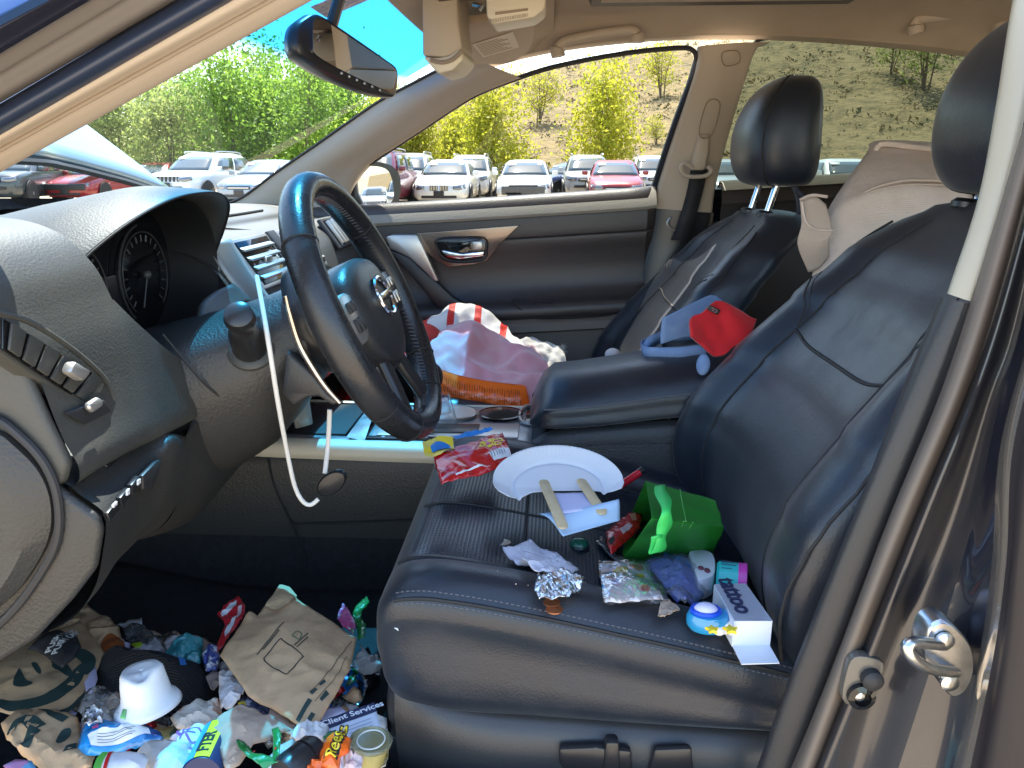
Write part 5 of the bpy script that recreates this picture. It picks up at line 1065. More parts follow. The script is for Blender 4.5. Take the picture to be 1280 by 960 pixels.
# striker
mb = MB(); sp_ = cr(UX([(1158, 786), (1176, 774), (1196, 785), (1212, 806), (1216, 836), (1206, 862), (1190, 870), (1176, 856), (1166, 836), (1152, 818)], -.802), 40, True); scn = sum(sp_, V())/40
mb.loft([[p+V((.02, 0, 0)) for p in sp_], [p for p in sp_], [scn.lerp(p, .93)+V((-.003, 0, 0)) for p in sp_], [scn.lerp(p, .1)+V((-.003, 0, 0)) for p in sp_]]); st = B(mb, 'striker_plate', steel, jb, ang=40)
mb = MB(); mb.tube(cr(UX([(1180, 806, -.803), (1160, 804, -.818), (1142, 803, -.828), (1134, 808, -.832), (1138, 820, -.832), (1154, 832, -.826), (1174, 838, -.818), (1194, 840, -.803)]), 36), .0052, 10); B(mb, 'striker_loop', steel, jb)
for q in ((1180, 800), (1186, 852)):
    mb = MB(); mb.lathe([(.008, 0), (.008, .003), (.004, .005), (.001, .005)], U(*q, x=-.806), (-1, 0, 0), 12); B(mb, 'striker_screw', steel, jb)
# bump stop and switch
mb = MB(); mb.prism(cr(UX([(1068, 822), (1100, 826), (1104, 840), (1092, 870), (1070, 882), (1054, 876), (1056, 850)], -.752), 30, True), (.012, 0, 0), .002); B(mb, 'jamb_plate', mat('jamb_plate_paint', (.10, .09, .075), .35, coat=.5), jb)
mb = MB(); mb.lathe([(.013, .0), (.013, .006), (.008, .008), (.007, .002), (.001, .002)], U(1075, 868, x=-.752), (-1, 0, 0), 20); B(mb, 'door_switch', gloss, jb)
mb = MB(); mb.lathe([(.005, 0), (.0045, .004), (.001, .0055)], U(1073, 868, x=-.754), (-1, 0, 0), 12); B(mb, 'switch_pin', steel, jb)
mb = MB(); mb.lathe([(.010, 0), (.010, .008), (.007, .011), (.001, .012)], U(1088, 846, x=-.752), (-1, 0, 0), 16); B(mb, 'rubber_stop', rubber, jb)
for pts in ():
    mb = MB(); mb.tube(UX([pts[0], ((pts[0][0]+pts[1][0])/2, (pts[0][1]+pts[1][1])/2+3), pts[1]], -.741), .004, 6); B(mb, 'jamb_crease', jm, jb)
# sill
mb = MB(); mb.skin([[(-.68, y, .30), (-.69, y, .37), (-.72, y, .385), (-.75, y, .37), (-.80, y, .33), (-.82, y, .25)] for y in (.85, .4, 0, -.3, -.6)], 20, 10); B(mb, 'door_sill', darkpl)
mb = MB(); mb.skin([[(-.735, .99, z), (-.72, .99, z)] for z in (.3, .95)], 2, 2); B(mb, 'kick_panel', darkpl)
# ================================================================ THINGS IN THE CAR
def plane_z(z0, sx=0, sy=0, o=(0, 0)): return lambda x, y: z0+sx*(x-o[0])+sy*(y-o[1])
def unpx(px, py, pl):
    """pixel to a point on a sloping base plane"""
    p = U(px, py, z=pl(-.4, .1))
    for _ in range(8): p = U(px, py, z=pl(p.x, p.y))
    return p
def US(px, py, off=0.0): return unpx(px, py, lambda x, y: seat_z(x, y)+off)
def crumple(seed, amp, freq):
    def f(x, y):
        q = V((x*freq, y*freq, seed*3.7)); q += V((noise.noise(q*.7+V((9, 0, 0))), noise.noise(q*.7+V((0, 9, 0))), 0))*.6; r = noise.noise(q); r2 = noise.noise(q*2.3+V((5, 1, 2)))
        return amp*((1-abs(r)*2)*.8+.45*(1-abs(r2)*2)+.35*noise.noise(q*.5))
    return f
class Sheet:
    """a crumpled flat thing lying on a sloping base, cut to an outline; decals follow its surface"""
    def __init__(s, outline, z0, amp=.004, freq=40, seed=1, sx=0, sy=0, dome=0.0, res=.010, smooth_edge=0, seat=None):
        c = U(sum(p[0] for p in outline)/len(outline), sum(p[1] for p in outline)/len(outline), z=z0)
        s.pl = plane_z(z0, sx, sy, (c.x, c.y)) if seat is None else (lambda x, y: seat_z(x, y)+seat); s.cr = crumple(seed, amp, freq); s.c = c; s.res = res
        s.o = [unpx(q[0], q[1], s.pl) for q in outline]; s.dome = dome
        if smooth_edge: s.o = cr(s.o, smooth_edge, True)
        s.rad = max((p-c).length for p in s.o)
    def edge(s, x, y):
        m = 1e9; n = len(s.o)
        for i in range(n):
            a, b = s.o[i], s.o[(i+1) % n]; ax, ay, bx, by = a.x, a.y, b.x, b.y; dx, dy = bx-ax, by-ay
            t = max(0, min(1, ((x-ax)*dx+(y-ay)*dy)/(dx*dx+dy*dy+1e-12))); m = min(m, (x-ax-t*dx)**2+(y-ay-t*dy)**2)
        return m**.5
    def h(s, x, y):
        z = s.pl(x, y)+s.cr(x, y)
        if s.dome: z += s.dome*min(1, s.edge(x, y)/(s.rad*.55))**.6
        return z
    def cut(s, pts, off=0.0, res=None):
        bm = bmesh.new(); vs = [bm.verts.new((p.x, p.y, 0)) for p in pts]
        try: bm.faces.new(vs)
        except Exception: pass
        bmesh.ops.triangulate(bm, faces=bm.faces[:])
        r = res or s.res
        for _ in range(6):
            es = [e for e in bm.edges if e.calc_length() > r]
            if not es: break
            bmesh.ops.subdivide_edges(bm, edges=es, cuts=1); bmesh.ops.triangulate(bm, faces=bm.faces[:])
        bmesh.ops.beautify_fill(bm, faces=bm.faces[:], edges=[e for e in bm.edges if not e.is_boundary])
        for v in bm.verts: v.co.z = s.h(v.co.x, v.co.y)+off
        mb = MB(); mb.bm(bm); bm.free(); return mb
    def build(s, name, m, parent=None, solid=.0008, **k): return s.cut(s.o).build(name, m, parent, solid=solid, ang=k.pop('ang', 24), **k)
    def px(s, l): return [unpx(q[0], q[1], s.pl) for q in l]
    def decal(s, name, l, m, parent, off=.0012, smooth=0):
        p = s.px(l)
        if smooth: p = cr(p, smooth, True)
        return s.cut(p, off).build(name, m, parent, ang=60)
    def stroke(s, name, l, w, m, parent, off=.0012, n=30):
        p = cr(s.px(l), n); L, Rr = [], []
        for i, q in enumerate(p):
            d = (p[min(i+1, n-1)]-p[max(i-1, 0)]).normalized(); g = V((-d.y, d.x, 0)); ww = w if not callable(w) else w(i/(n-1)); L.append(q+g*ww/2); Rr.append(q-g*ww/2)
        mb = MB(); mb.loft([[V((a.x, a.y, s.h(a.x, a.y)+off)), V((b.x, b.y, s.h(b.x, b.y)+off))] for a, b in zip(L, Rr)], closed=False); return mb.build(name, m, parent)
    def conf(s, off=.0012): return lambda p: V((p.x, p.y, s.h(p.x, p.y)+off))
    def text(s, t, px, px2, size, m, parent, name='printed_text', **k):
        """centred between two pixels, reading from px to px2"""
        a, b = s.px([px, px2]); o = a.lerp(b, .5); xd = (b-a); xd.z = 0; xd.normalize(); yd = V((-xd.y, xd.x, 0))
        if k.pop('flip', False): yd = -yd
        return text(t, size, m, name, parent, o, xd, yd, conform=s.conf(), ext=0, **k)
def T(o, label, cat, group=None): return tag(o, label, cat, group)
def sheet(name, outline, z, m, label, cat, amp=.004, freq=40, seed=1, solid=.0008, **k):
    s = Sheet(outline, z, amp, freq, seed, **k); o = s.build(name, m, solid=solid); T(o, label, cat); return s, o
def solidthing(name, mb, m, label, cat, **k): return T(mb.build(name, m, **k), label, cat)

green = mat('dark_green_print', (.022, .048, .042), .7); blk = mat('black_print', (.015, .015, .015), .6); red = mat('red_print', (.55, .02, .02), .35)
gloss_red = mat('glossy_red_film', (.50, .012, .015), .22, coat=.6, bump=(45, .5, 'n', .004)); yel = mat('yellow_print', (.80, .60, .03), .4); blu = mat('blue_print', (.02, .20, .60), .4)
navyp = mat('navy_print', (.012, .02, .07), .5); orange = mat('orange_film', (.92, .15, .012), .28, coat=.5, bump=(40, .4, 'n', .004)); greenf = mat('green_foil', (.015, .16, .035), .3, coat=.6, bump=(60, .5, 'n', .003))
clear = film('clear_plastic', (.90, .92, .94), .06, 1.6, haze=.12, bump=(60, 1.0)); clear2 = film('clear_thin_wrap', (.93, .94, .95), .10, .55, haze=.06, bump=(80, 1.0))
foil = mat('crinkled_foil', (.75, .76, .78), .22, metal=1, bump=(90, .6, 'n', .004)); pinkp = mat('pink_print', (.70, .10, .28), .4); teal = mat('teal_film', (.05, .28, .30), .35, coat=.4, bump=(60, .5, 'n', .004)); lil = mat('lavender_paper', (.56, .50, .68), .8)
wpaper = mat('crumpled_white_paper', (.72, .70, .69), .8, bump=(120, .4, 'n', .003), var=(26, (.54, .50, .46), .52, .72, 6), trans=.1); gpaper = mat('grey_tissue', (.46, .43, .40), .85, bump=(90, .5, 'n', .003), var=(20, (.34, .30, .26), .48, .7, 6)); napk = mat('brown_napkin', (.42, .31, .23), .9, bump=(140, .5, 'n', .002), var=(16, (.33, .24, .17), .48, .7, 6))
purp = mat('purple_print', (.20, .10, .38), .6)

# ---------------- on the driver's seat
# paper plate craft
pz = plane_z(.612, .0, 0, (-.3, 0))
SE = Sheet([(620, 600), (780, 600), (700, 560)], .617)
pc_ = U(697, 627, z=.625); plate = MB(); pm_ = mat('white_paper_plate', (.76, .77, .80), .6, bump=(200, .1, 'n', .001))
po = U(697, 618, z=.618); pr = (U(616, 610, z=.618)-U(779, 610, z=.618)).length/2; pcen = (U(616, 610, z=.618)+U(779, 610, z=.618))/2; pdx = (U(779, 610, z=.618)-U(616, 610, z=.618)).normalized(); pdy = V((-pdx.y, pdx.x, 0))
pup = V((0, 0, 1)); 
def plp(r, a):
    rr = r*pr*(1.0); d = pdx*math.cos(a)+pdy*math.sin(a)*1.0
    z = .0 if r < .72 else .013*((r-.72)/.28)**1.2
    ru = .018*max(0, r*math.sin(a))+.00018*math.sin(a*84)*sstep(.80, .92, r)-.003*sstep(.66, .70, r)*sstep(.76, .71, r)
    return pcen+d*rr+pup*(z+ru)
cutpx = [(616, 612), (622, 626), (640, 633), (652, 626), (668, 614), (700, 611), (735, 610), (752, 613), (768, 620), (777, 622), (779, 612)]
# upper part of the round plate is kept, the lower middle is cut away in a wavy line
q = MB(); NA = 220; NR = 16; vs = []; 
def cutline(u): return tab([(-1.0, -.18), (-.92, -.42), (-.75, -.52), (-.6, -.40), (-.40, -.17), (-.1, -.10), (.35, -.10), (.60, -.12), (.80, -.25), (.93, -.30), (1.0, -.1)], u)[0]
def platept(i, j):
    a = lerp(R(-20), R(200), i/(NA-1)); r = j/(NR-1); p = plp(r, a); return p
# grid in plate coordinates between the cut line and the rim
def plg(u, v):
    x = lerp(-.995, .995, u); yt = math.sqrt(max(0, 1-x*x)); yb = max(cutline(x), -yt); y = lerp(yb, yt, v); r = math.hypot(x, y); return plp(min(r, 1), math.atan2(y, x))
q.grid(plg, 150, 40); craft = q.build('paper_plate_craft', pm_, solid=.0009, ang=80); T(craft, 'white paper plate cut along its bottom edge, with two craft sticks and blue paper', 'paper plate')
def stickpx(a, b, w, z):
    p, r_ = U(*a, z=z), U(*b, z=z-.012); d = (r_-p).normalized(); g = V((-d.y, d.x, 0)).normalized()*w/2; pts = []
    for k in range(9): t = math.pi*k/8; pts.append(p-d*math.sin(t)*w/2+g*math.cos(t))
    for k in range(9): t = math.pi*k/8; pts.append(r_+d*math.sin(t)*w/2-g*math.cos(t))
    return MB().prism(pts, (0, 0, .0022), .0006)
B(stickpx((680, 604), (703, 658), .0145, .632), 'craft_stick', wood, craft); B(stickpx((727, 603), (752, 640), .0145, .632), 'craft_stick', wood, craft)
bluep = mat('pale_blue_paper', (.40, .56, .76), .8); lilp = mat('pale_lilac_paper', (.58, .58, .80), .8)
s1 = Sheet([(692, 617), (732, 616), (748, 636), (702, 642)], .622, .001, 20, 2); s1.build('lilac_paper', lilp, craft)
mb = MB(); a, b = U(674, 644, z=.612), U(772, 634, z=.612); c, d = U(704, 672, z=.605), U(775, 652, z=.605)
def roll(u, v):
    p = a.lerp(b, u).lerp(c.lerp(d, u), v); return p+V((0, 0, .018*math.sin(math.pi*min(1, v*1.1))*(.35+.65*u)+.002))
mb.grid(roll, 20, 14); B(mb, 'folded_blue_paper', bluep, craft, solid=.0008)
# red candy packet by the cup holders, yellow end
s, o = sheet('candy_packet', [(541, 572), (560, 566), (628, 542), (638, 566), (640, 578), (618, 590), (552, 607), (546, 590)], .622, gloss_red, 'red candy packet with a yellow end flap and blue oval, beside the paper plate', 'candy packet', .0045, 30, 3, dome=.012, res=.006, sx=.15)
s.decal('yellow_flap', [(528, 563), (552, 556), (566, 556), (568, 570), (552, 577), (531, 579)], yel, o, .004); s.decal('blue_oval', [(539, 568), (548, 563), (562, 564), (562, 570), (550, 573), (541, 572)], blu, o, .0055, 24); s.decal('barcode_panel', [(610, 576), (628, 568), (636, 566), (640, 574), (618, 583)], white, o, .0015)
s.decal('blue_edge', [(566, 553), (612, 541), (617, 543), (570, 556)], blu, o, .0015)
for i in range(6): s.stroke('barcode_line', [(616+3.2*i, 581-1.6*i), (613.5+3.2*i, 576-1.4*i)], .0009, blk, o, .0024, 4)
s.text('Soft &', (628, 556), (602, 564), .016, yel, o, flip=False, shear=.2, bold=.0006); s.text('Chewy', (624, 563), (603, 569), .014, yel, o, shear=.2, bold=.0006)
s.stroke('white_streak', [(570, 600), (590, 592), (604, 589)], .003, white, o, .0018, 14)
# lighter shard: red pen piece behind plate
mb = MB(); mb.tube([U(776, 606, z=.60), U(790, 597, z=.605), U(799, 591, z=.61)], .006, 10); o = solidthing('red_marker', mb, mat('red_plastic', (.55, .015, .03), .25), 'short red plastic marker lying behind the paper plate', 'marker')
mb = MB(); mb.tube([U(797, 592, z=.609), U(803, 588, z=.612)], .0062, 10); B(mb, 'dark_cap', softpl, o)
# green gift bag lying on its side
bagm = mat('green_gift_bag_paper', (.018, .22, .020), .5, bump=(18, .25, 'n', .004), trans=.05); bagin = mat('green_bag_inside', (.05, .30, .05), .7, trans=.1); lime = mat('lime_ribbon', (.05, .62, .13), .55, trans=.15)
bg_ = {k: unpx(*p, plane_z(z)) for k, p, z in [('a', (808, 601), .665), ('b', (902, 628), .655), ('c', (904, 660), .605), ('d', (886, 702), .545), ('e', (780, 690), .565), ('f', (815, 652), .625)]}
# open mouth on the left, flat bottom on the right
m0 = [U(808, 601, x=-.285), U(794, 634, x=-.315), U(778, 700, x=-.37), U(817, 648, x=-.39)]   # mouth: far top, far low, near low, near top
far_l, near_l = US(786, 650), US(777, 701); far_t, near_t = U(807, 601, z=far_l.z+.085), U(815, 648, z=near_l.z+.105)
bt_nl = US(886, 703); bt_fl = far_l+(bt_nl-near_l)*.86; bt_nt, bt_ft = U(904, 659, z=bt_nl.z+.085), U(894, 626, z=bt_fl.z+.095)
def sheetq(q, a, b, c, d, bulge=0, nu=10, nv=10, seed=1):
    n = (b-a).cross(d-a).normalized(); n = n if n.z > 0 else -n
    q.grid(lambda u, v: a.lerp(b, u).lerp(d.lerp(c, u), v)+n*(bulge*math.sin(math.pi*u)*math.sin(math.pi*v)+.0025*noise.noise(V((u*3, v*3, seed)))), nu, nv)
mb = MB(); sheetq(mb, far_t, bt_ft, bt_nt, near_t, .0); sheetq(mb, near_t, bt_nt, bt_nl, near_l, -.0, seed=4); sheetq(mb, far_t, bt_ft, bt_fl, far_l, seed=7); sheetq(mb, far_l, bt_fl, bt_nl, near_l, seed=9); sheetq(mb, bt_ft, bt_fl, bt_nl, bt_nt, seed=11)
gbag = mb.build('gift_bag', bagm, solid=.0008, smooth=False); T(gbag, 'small green paper gift bag with lime ribbon handle, lying open on the driver seat', 'gift bag')
mb = MB(); 
for p, q_ in ((near_t.lerp(bt_nt, .42), near_l.lerp(bt_nl, .52)), (near_t.lerp(bt_nt, .55), near_l.lerp(bt_nl, .50)), (far_t.lerp(bt_ft, .5), near_t.lerp(bt_nt, .45))): mb.tube([p.lerp(q_, t/6)+V((0, 0, .0015)) for t in range(7)], .0009, 5)
B(mb, 'fold_line', mat('green_fold', (.10, .42, .09), .6), gbag)
mb = MB(); tt = near_t.z; rp = cr([U(825, 607, z=tt+.006), U(829, 622, z=tt+.012), U(833, 640, z=tt+.010), U(830, 660, z=tt-.012), U(825, 678, z=tt-.03), U(822, 691, z=tt-.045), U(817, 686, z=tt-.04), U(823, 670, z=tt-.02)], 40); 
mb.loft([[p+V((.003, -.0075+.002*math.sin(i*.7), .0)), p+V((.0, .0, .001)), p+V((-.003, .0075+.002*math.sin(i*.5), 0))] for i, p in enumerate(rp)], closed=False); B(mb, 'ribbon_handle', lime, gbag, solid=.001)
# red box packet leaning on the bag
s, o = sheet('small_red_packet', [(757, 666), (786, 642), (803, 643), (801, 660), (790, 672), (764, 694), (760, 684)], .572, gloss_red, 'small red packet with a white patch leaning on the green gift bag', 'packet', .002, 40, 6, dome=.012, res=.006, seat=.016)
s.decal('white_patch', [(774, 668), (786, 659), (791, 662), (779, 673)], mat('pink_white_print', (.75, .55, .55), .5), o); s.decal('black_patch', [(760, 679), (766, 675), (769, 680), (763, 685)], blk, o); s.decal('gold_patch', [(787, 649), (794, 645), (796, 655), (790, 657)], mat('tan_print', (.45, .22, .12), .5), o)
s2, o2 = sheet('dark_wrapper', [(744, 676), (758, 671), (770, 694), (800, 702), (790, 714), (764, 700)], .548, film('brown_clear_wrap', (.35, .22, .25), .1, 1.4, haze=.1), 'thin dark see-through wrapper lying under the small red packet', 'wrapper', .003, 40, 12, seat=.004)
# bagged toy figure
s, o = sheet('bagged_party_favor', [(750, 705), (786, 704), (811, 708), (829, 751), (756, 754)], .553, mat('white_favor_card', (.74, .72, .78), .6, bump=(60, .5, 'n', .003)), 'clear bag holding a white and yellow party favor, in front of the green bag', 'party favor', .002, 40, 7, dome=.012, res=.005, seat=.006)
rnd = random.Random(3)
for (x, y, r, m) in [(776, 722, 10, yel), (797, 716, 8, mat('rose_print', (.6, .12, .12), .5)), (792, 735, 9, white), (806, 742, 6, mat('rose_print', (.6, .12, .12), .5)), (800, 727, 6, yel), (770, 735, 7, mat('lilac_print', (.50, .46, .70), .5)), (765, 718, 6, lilp)]:
    s.decal('printed_shape', [(x+r*math.cos(t)*rnd.uniform(.7, 1.2), y+.6*r*math.sin(t)*rnd.uniform(.7, 1.2)) for t in [2*math.pi*k/9 for k in range(9)]], m, o, .002+.0004*r/10, 20)
b2 = Sheet([(748, 704), (788, 702), (813, 706), (836, 755), (754, 757)], .562, .004, 60, 8, dome=.013, res=.008, seat=.012); b2.build('clear_bag', clear2, o, solid=0, ang=60)
# blue clear bag
s, o = sheet('bag_of_blue_balloons', [(806, 706), (822, 697), (850, 700), (878, 712), (888, 735), (856, 753), (836, 742)], .552, mat('periwinkle_plastic', (.16, .20, .55), .35, bump=(40, .4, 'n', .004), var=(14, (.30, .33, .62), .45, .65)), 'clear pouch of periwinkle blue plastic lying against the green gift bag', 'plastic pouch', .004, 60, 9, dome=.022, res=.005, seat=.004)
b2 = Sheet([(803, 708), (822, 695), (852, 698), (882, 711), (893, 737), (857, 757), (833, 745)], .555, .005, 60, 10, dome=.030, res=.006, seat=.006); b2.build('clear_film', clear2, o, solid=0, ang=60); s.stroke('blue_band', [(818, 702), (832, 708), (845, 718), (866, 724)], .006, blu, o, .0035)
# white floss box
mb = MB(); 
def rb(q, pts, h, bev): q.prism(pts, (0, 0, h), bev)
ez = US(876, 735).z; rb(mb, cr(UZ([(859, 718), (866, 710), (886, 714), (892, 726), (890, 744), (872, 750), (866, 738)], ez), 24, True), .030, .006); o = solidthing('floss_box', mb, mat('white_plastic', (.74, .73, .78), .35), 'rounded white plastic box between the blue pouch and the teal tube', 'plastic box')
mb = MB(); mb.ball(U(884, 713, z=ez+.031), (.006, .004, .002)); mb.ball(U(876, 710, z=ez+.031), (.005, .004, .002)); B(mb, 'dark_mark', mat('maroon_mark', (.18, .05, .08), .5), o)
# teal tube with pink cap
t0 = US(895, 722, .024); t1 = U(933, 727, z=t0.z); tax = (t1-t0).normalized(); L = (t1-t0).length
mb = MB(); mb.lathe([(.019, 0), (.022, .003), (.0225, L*.70)], t0, tax, 24); o = solidthing('lotion_tube', mb, mat('teal_plastic', (.03, .50, .50), .35), 'small teal bottle with a magenta cap against the seat back', 'bottle')
mb = MB(); mb.lathe([(.023, L*.70), (.0235, L*.98), (.021, L)], t0, tax, 24); B(mb, 'pink_cap', mat('magenta_plastic', (.62, .06, .42), .3), o)
for i in range(6): 
    mb = MB(); yy = V((0, 0, 1)).cross(tax); c0 = t0+tax*(L*.15); a_ = R(55-17*i+60); d_ = yy*math.cos(a_)+V((0, 0, 1))*math.sin(a_); mb.tube([c0+d_*.0225, t0+tax*(L*(.5+.12*((i*5) % 3)/2))+d_*.0228], .0005, 4); B(mb, 'text_line', navyp, o)
# clear box with tattoo lettering
zb_ = US(920, 800).z+.030; A_, B_, C_, D_ = U(893, 731, z=zb_), U(932, 730, z=zb_), U(965, 776, z=zb_), U(918, 776, z=zb_)
lowv = V((0, 0, -.032)); boxc = mat('white_card_box', (.64, .68, .76), .45); frost = film('frosted_lid', (.70, .72, .80), .15, .3, haze=.72, hazecol=(.55, .58, .68))
mb = MB(); mb.poly([A_, D_, D_+lowv, A_+lowv]); mb.poly([D_, C_, C_+lowv, D_+lowv]); mb.poly([A_+lowv, B_+lowv, C_+lowv, D_+lowv]); mb.poly([B_, C_, C_+lowv, B_+lowv]); mb.poly([A_, B_, B_+lowv, A_+lowv]); dn = (D_-A_).normalized()
mb.poly([D_+lowv+V((0, 0, .001)), C_+lowv+V((0, 0, .001)), C_+lowv+dn*.03, D_+lowv+dn*.032]); o = solidthing('open_card_box', mb, boxc, 'long pale card box with clear top and dark tattoo lettering, open flap towards the door', 'box', smooth=False, solid=.0012)
mb = MB(); mb.poly([A_+V((0, 0, .001)), B_+V((0, 0, .001)), C_+V((0, 0, .001)), D_+V((0, 0, .001))]); B(mb, 'clear_window', frost, o, solid=0)
text('tattoo', .030, navyp, 'printed_text', o, A_.lerp(D_, .36).lerp(B_.lerp(C_, .36), .40)+V((0, 0, .0024)), D_-A_, V((0, 0, 1)).cross(D_-A_), bold=.0006)
# blue toy + white bear toy, yellow stars
tc_ = US(884, 784); zt_ = tc_.z; mb = MB(); mb.loft([[tc_+V((r*.018*math.cos(t), r*.024*math.sin(t), z)) for t in [2*math.pi*k/28 for k in range(28)]] for r, z in ((.85, 0), (1, .005), (1, .014), (.9, .019), (.5, .021), (.02, .021))]); toy = solidthing('blue_toy', mb, mat('aqua_toy_plastic', (.02, .25, .50), .25, coat=.5), 'blue toy with a pale dome and yellow stars near the seat edge', 'toy')
mb = MB(); mb.ball(tc_+V((0, .003, .021)), (.011, .014, .009)); B(mb, 'pale_dome', mat('pearl_dome', (.62, .60, .80), .2), toy)
mb = MB(); mb.tube([tc_+V((.0115*math.cos(t), .003+.015*math.sin(t), .0215)) for t in [2*math.pi*k/24 for k in range(24)]], .003, 6, True); B(mb, 'blue_ring', mat('royal_plastic', (.01, .07, .55), .3), toy)
def star(q, c, r, n=5, th=.004):
    pts = [V(c)+V((math.cos(R(36*k))*(r if k % 2 == 0 else r*.5), math.sin(R(36*k))*(r if k % 2 == 0 else r*.5), 0)) for k in range(10)]; q.prism(pts, (0, 0, th), .001)
mb = MB(); star(mb, U(878, 766, z=zt_+.02), .010); B(mb, 'yellow_star', yel, toy); mb = MB(); star(mb, U(890, 789, z=zt_+.02), .008); B(mb, 'yellow_star', yel, toy)
mb = MB(); wc_ = US(905, 790, .002)
for dx, dy, r in ((0, 0, .011), (.010, .006, .007), (-.009, .008, .007), (.008, -.008, .007), (-.009, -.007, .007), (0, .012, .007)): mb.ball(wc_+V((dx, dy, .008)), (r, r, r*.8), n=8)
o = solidthing('white_flower_toy', mb, mat('white_toy_plastic', (.74, .74, .72), .4), 'little white flower shaped toy with a yellow star beside the blue toy', 'toy'); mb = MB(); star(mb, U(913, 789, z=wc_.z+.018), .009); B(mb, 'yellow_star', yel, o)
# crumpled brown leaf of paper
s, o = sheet('crumpled_brown_scrap', [(822, 770), (828, 756), (842, 756), (850, 764), (840, 772), (830, 776)], .553, mat('tan_scrap', (.34, .26, .20), .85, bump=(90, .6, 'n', .004)), 'small crumpled tan paper scrap in front of the clear bag', 'scrap', .007, 70, 15, res=.004, seat=.006)
# tissue, foil
s, o = sheet('white_tissue', [(628, 690), (648, 686), (663, 679), (680, 689), (712, 704), (723, 717), (690, 720), (668, 718), (640, 705)], .594, mat('lilac_white_tissue', (.66, .63, .70), .85, bump=(60, .5, 'n', .003), trans=.15), 'lilac white tissue spread on the seat above the foil', 'tissue', .006, 35, 17, dome=.006, res=.006, seat=.007)
s, o = sheet('foil_wrapper', [(671, 724), (682, 717), (700, 714), (716, 722), (732, 725), (722, 744), (706, 752), (690, 750), (674, 752), (668, 740)], .590, foil, 'crumpled silver foil lying against the white tissue', 'foil', .006, 75, 18, dome=.001, res=.004, seat=.006)
# coins and green disc
cop = mat('copper_coin', (.42, .17, .08), .35, metal=.9, bump=(300, .4, 'n', .001)); nick = mat('nickel_coin', (.40, .36, .32), .35, metal=.9, bump=(300, .4, 'n', .001))
for (px, py, z, m, n_, lab) in [(630, 679, .594, nick, 'silver_coin', 'dull silver coin left of the white tissue'), (693, 763, .585, cop, 'copper_coin', 'copper penny just below the foil by the seat bolster'), (690, 754, .586, cop, 'copper_coin', 'copper penny half tucked under the foil')]:
    mb = MB(); c = US(px, py, -.001); mb.lathe([(.0085, 0), (.0095, .0004), (.0095, .0014), (.0088, .0016), (.0086, .0012), (.001, .0012)], c, (.05, .03, 1), 28); solidthing(n_, mb, m, lab, 'coin')
mb = MB(); mb.lathe([(.013, 0), (.013, .004), (.009, .009), (.006, .010), (.001, .010)], US(724, 682), (0, 0, 1), 24); o = solidthing('bottle_top', mb, mat('dark_green_plastic', (.01, .10, .06), .25), 'dark green bottle cap under the folded blue paper', 'cap')
mb = MB(); mb.lathe([(.0135, .0), (.0150, .001), (.0135, .003)], US(724, 682), (0, 0, 1), 24); B(mb, 'cap_rim', softpl, o)
# torn bit at the seat corner and sliver under the seat
s, o = sheet('torn_paper_bit', [(485, 768), (493, 762), (498, 789), (490, 784)], .548, white, 'torn white paper bit stuck at the front corner of the seat', 'scrap', .001, 30, 20, res=.006)
# crumbs
mb = MB(); rnd = random.Random(9)
for _ in range(70):
    c = US(rnd.uniform(600, 860), rnd.uniform(640, 735), -.001); mb.ball(c, rnd.uniform(.0004, .0009), n=4)
tag(mb.build('crumbs', mat('crumb', (.5, .45, .38), .9)), 'scattered pale crumbs on the driver seat', 'crumbs', kind='stuff')

# ---------------- column: white cord with black fob
mb = MB(); cp = cr([U(321, 345, x=-.42), U(326, 372, x=-.46), U(336, 430, x=-.50), U(347, 500, x=-.48), U(358, 560, x=-.44), U(368, 606, x=-.42), U(378, 626, x=-.415), U(388, 631, x=-.412), U(398, 624, x=-.410)], 60); mb.tube(cp, .0021, 8, flat=1.5)
cord = mb.build('charging_cord', mat('white_rubber_cord', (.74, .73, .70), .5), ang=70); T(cord, 'white cord with a black oval fob hanging from the steering column', 'cord')
mb = MB(); mb.tube(cr([U(406, 592, x=-.38), U(409, 565, x=-.365), U(411, 540, x=-.36), U(412, 512, x=-.36)], 20), .0024, 8, flat=1.5); B(mb, 'cord_end', mat('white_rubber_cord', (.74, .73, .70), .5), cord)
fo = U(415, 603, x=-.385); fd = (U(434, 588, x=-.385)-U(396, 620, x=-.385)).normalized(); fn_ = V((-.93, -.30, .15)); fn_ = (fn_-fd*fn_.dot(fd)).normalized(); fe = fd.cross(fn_)
mb = MB(); mb.loft([[fo+fn_*h+fd*.0255*r*math.cos(t)+fe*.0150*r*math.sin(t) for t in [2*math.pi*k/36 for k in range(36)]] for r, h in ((.02, -.006), (.8, -.006), (1, -.002), (1, .003), (.9, .006), (.5, .0075), (.02, .008))]); B(mb, 'oval_fob', softpl, cord)

# ---------------- armrest: blue cap, red cap
den = mat('light_blue_denim', (.17, .28, .50), .85, bump=(700, .4, 'w', .001), var=(20, (.24, .36, .58), .45, .7)); redc = mat('red_cotton', (.62, .012, .02), .85, bump=(800, .4, 'n', .001), sheen=.3)
az = lambda px, py, z, : U(px, py, z=z)
mb = MB(); rows = [[(826, 430, .735), (826, 415, .76), (828, 398, .79)], [(845, 424, .735), (848, 400, .775), (850, 387, .80)], [(868, 420, .735), (872, 392, .785), (872, 376, .81)], [(890, 420, .735), (895, 395, .79), (893, 369, .815)], [(910, 420, .735), (912, 395, .79), (912, 385, .81)]]
mb.skin([[U(p[0], p[1], x=-.01+.012*i) for p in r] for i, r in enumerate(rows)], 26, 14); hat = mb.build('denim_hat', den, solid=.003, ang=70); T(hat, 'light blue denim hat with a loose strap lying on the armrest behind the red cap', 'cap')
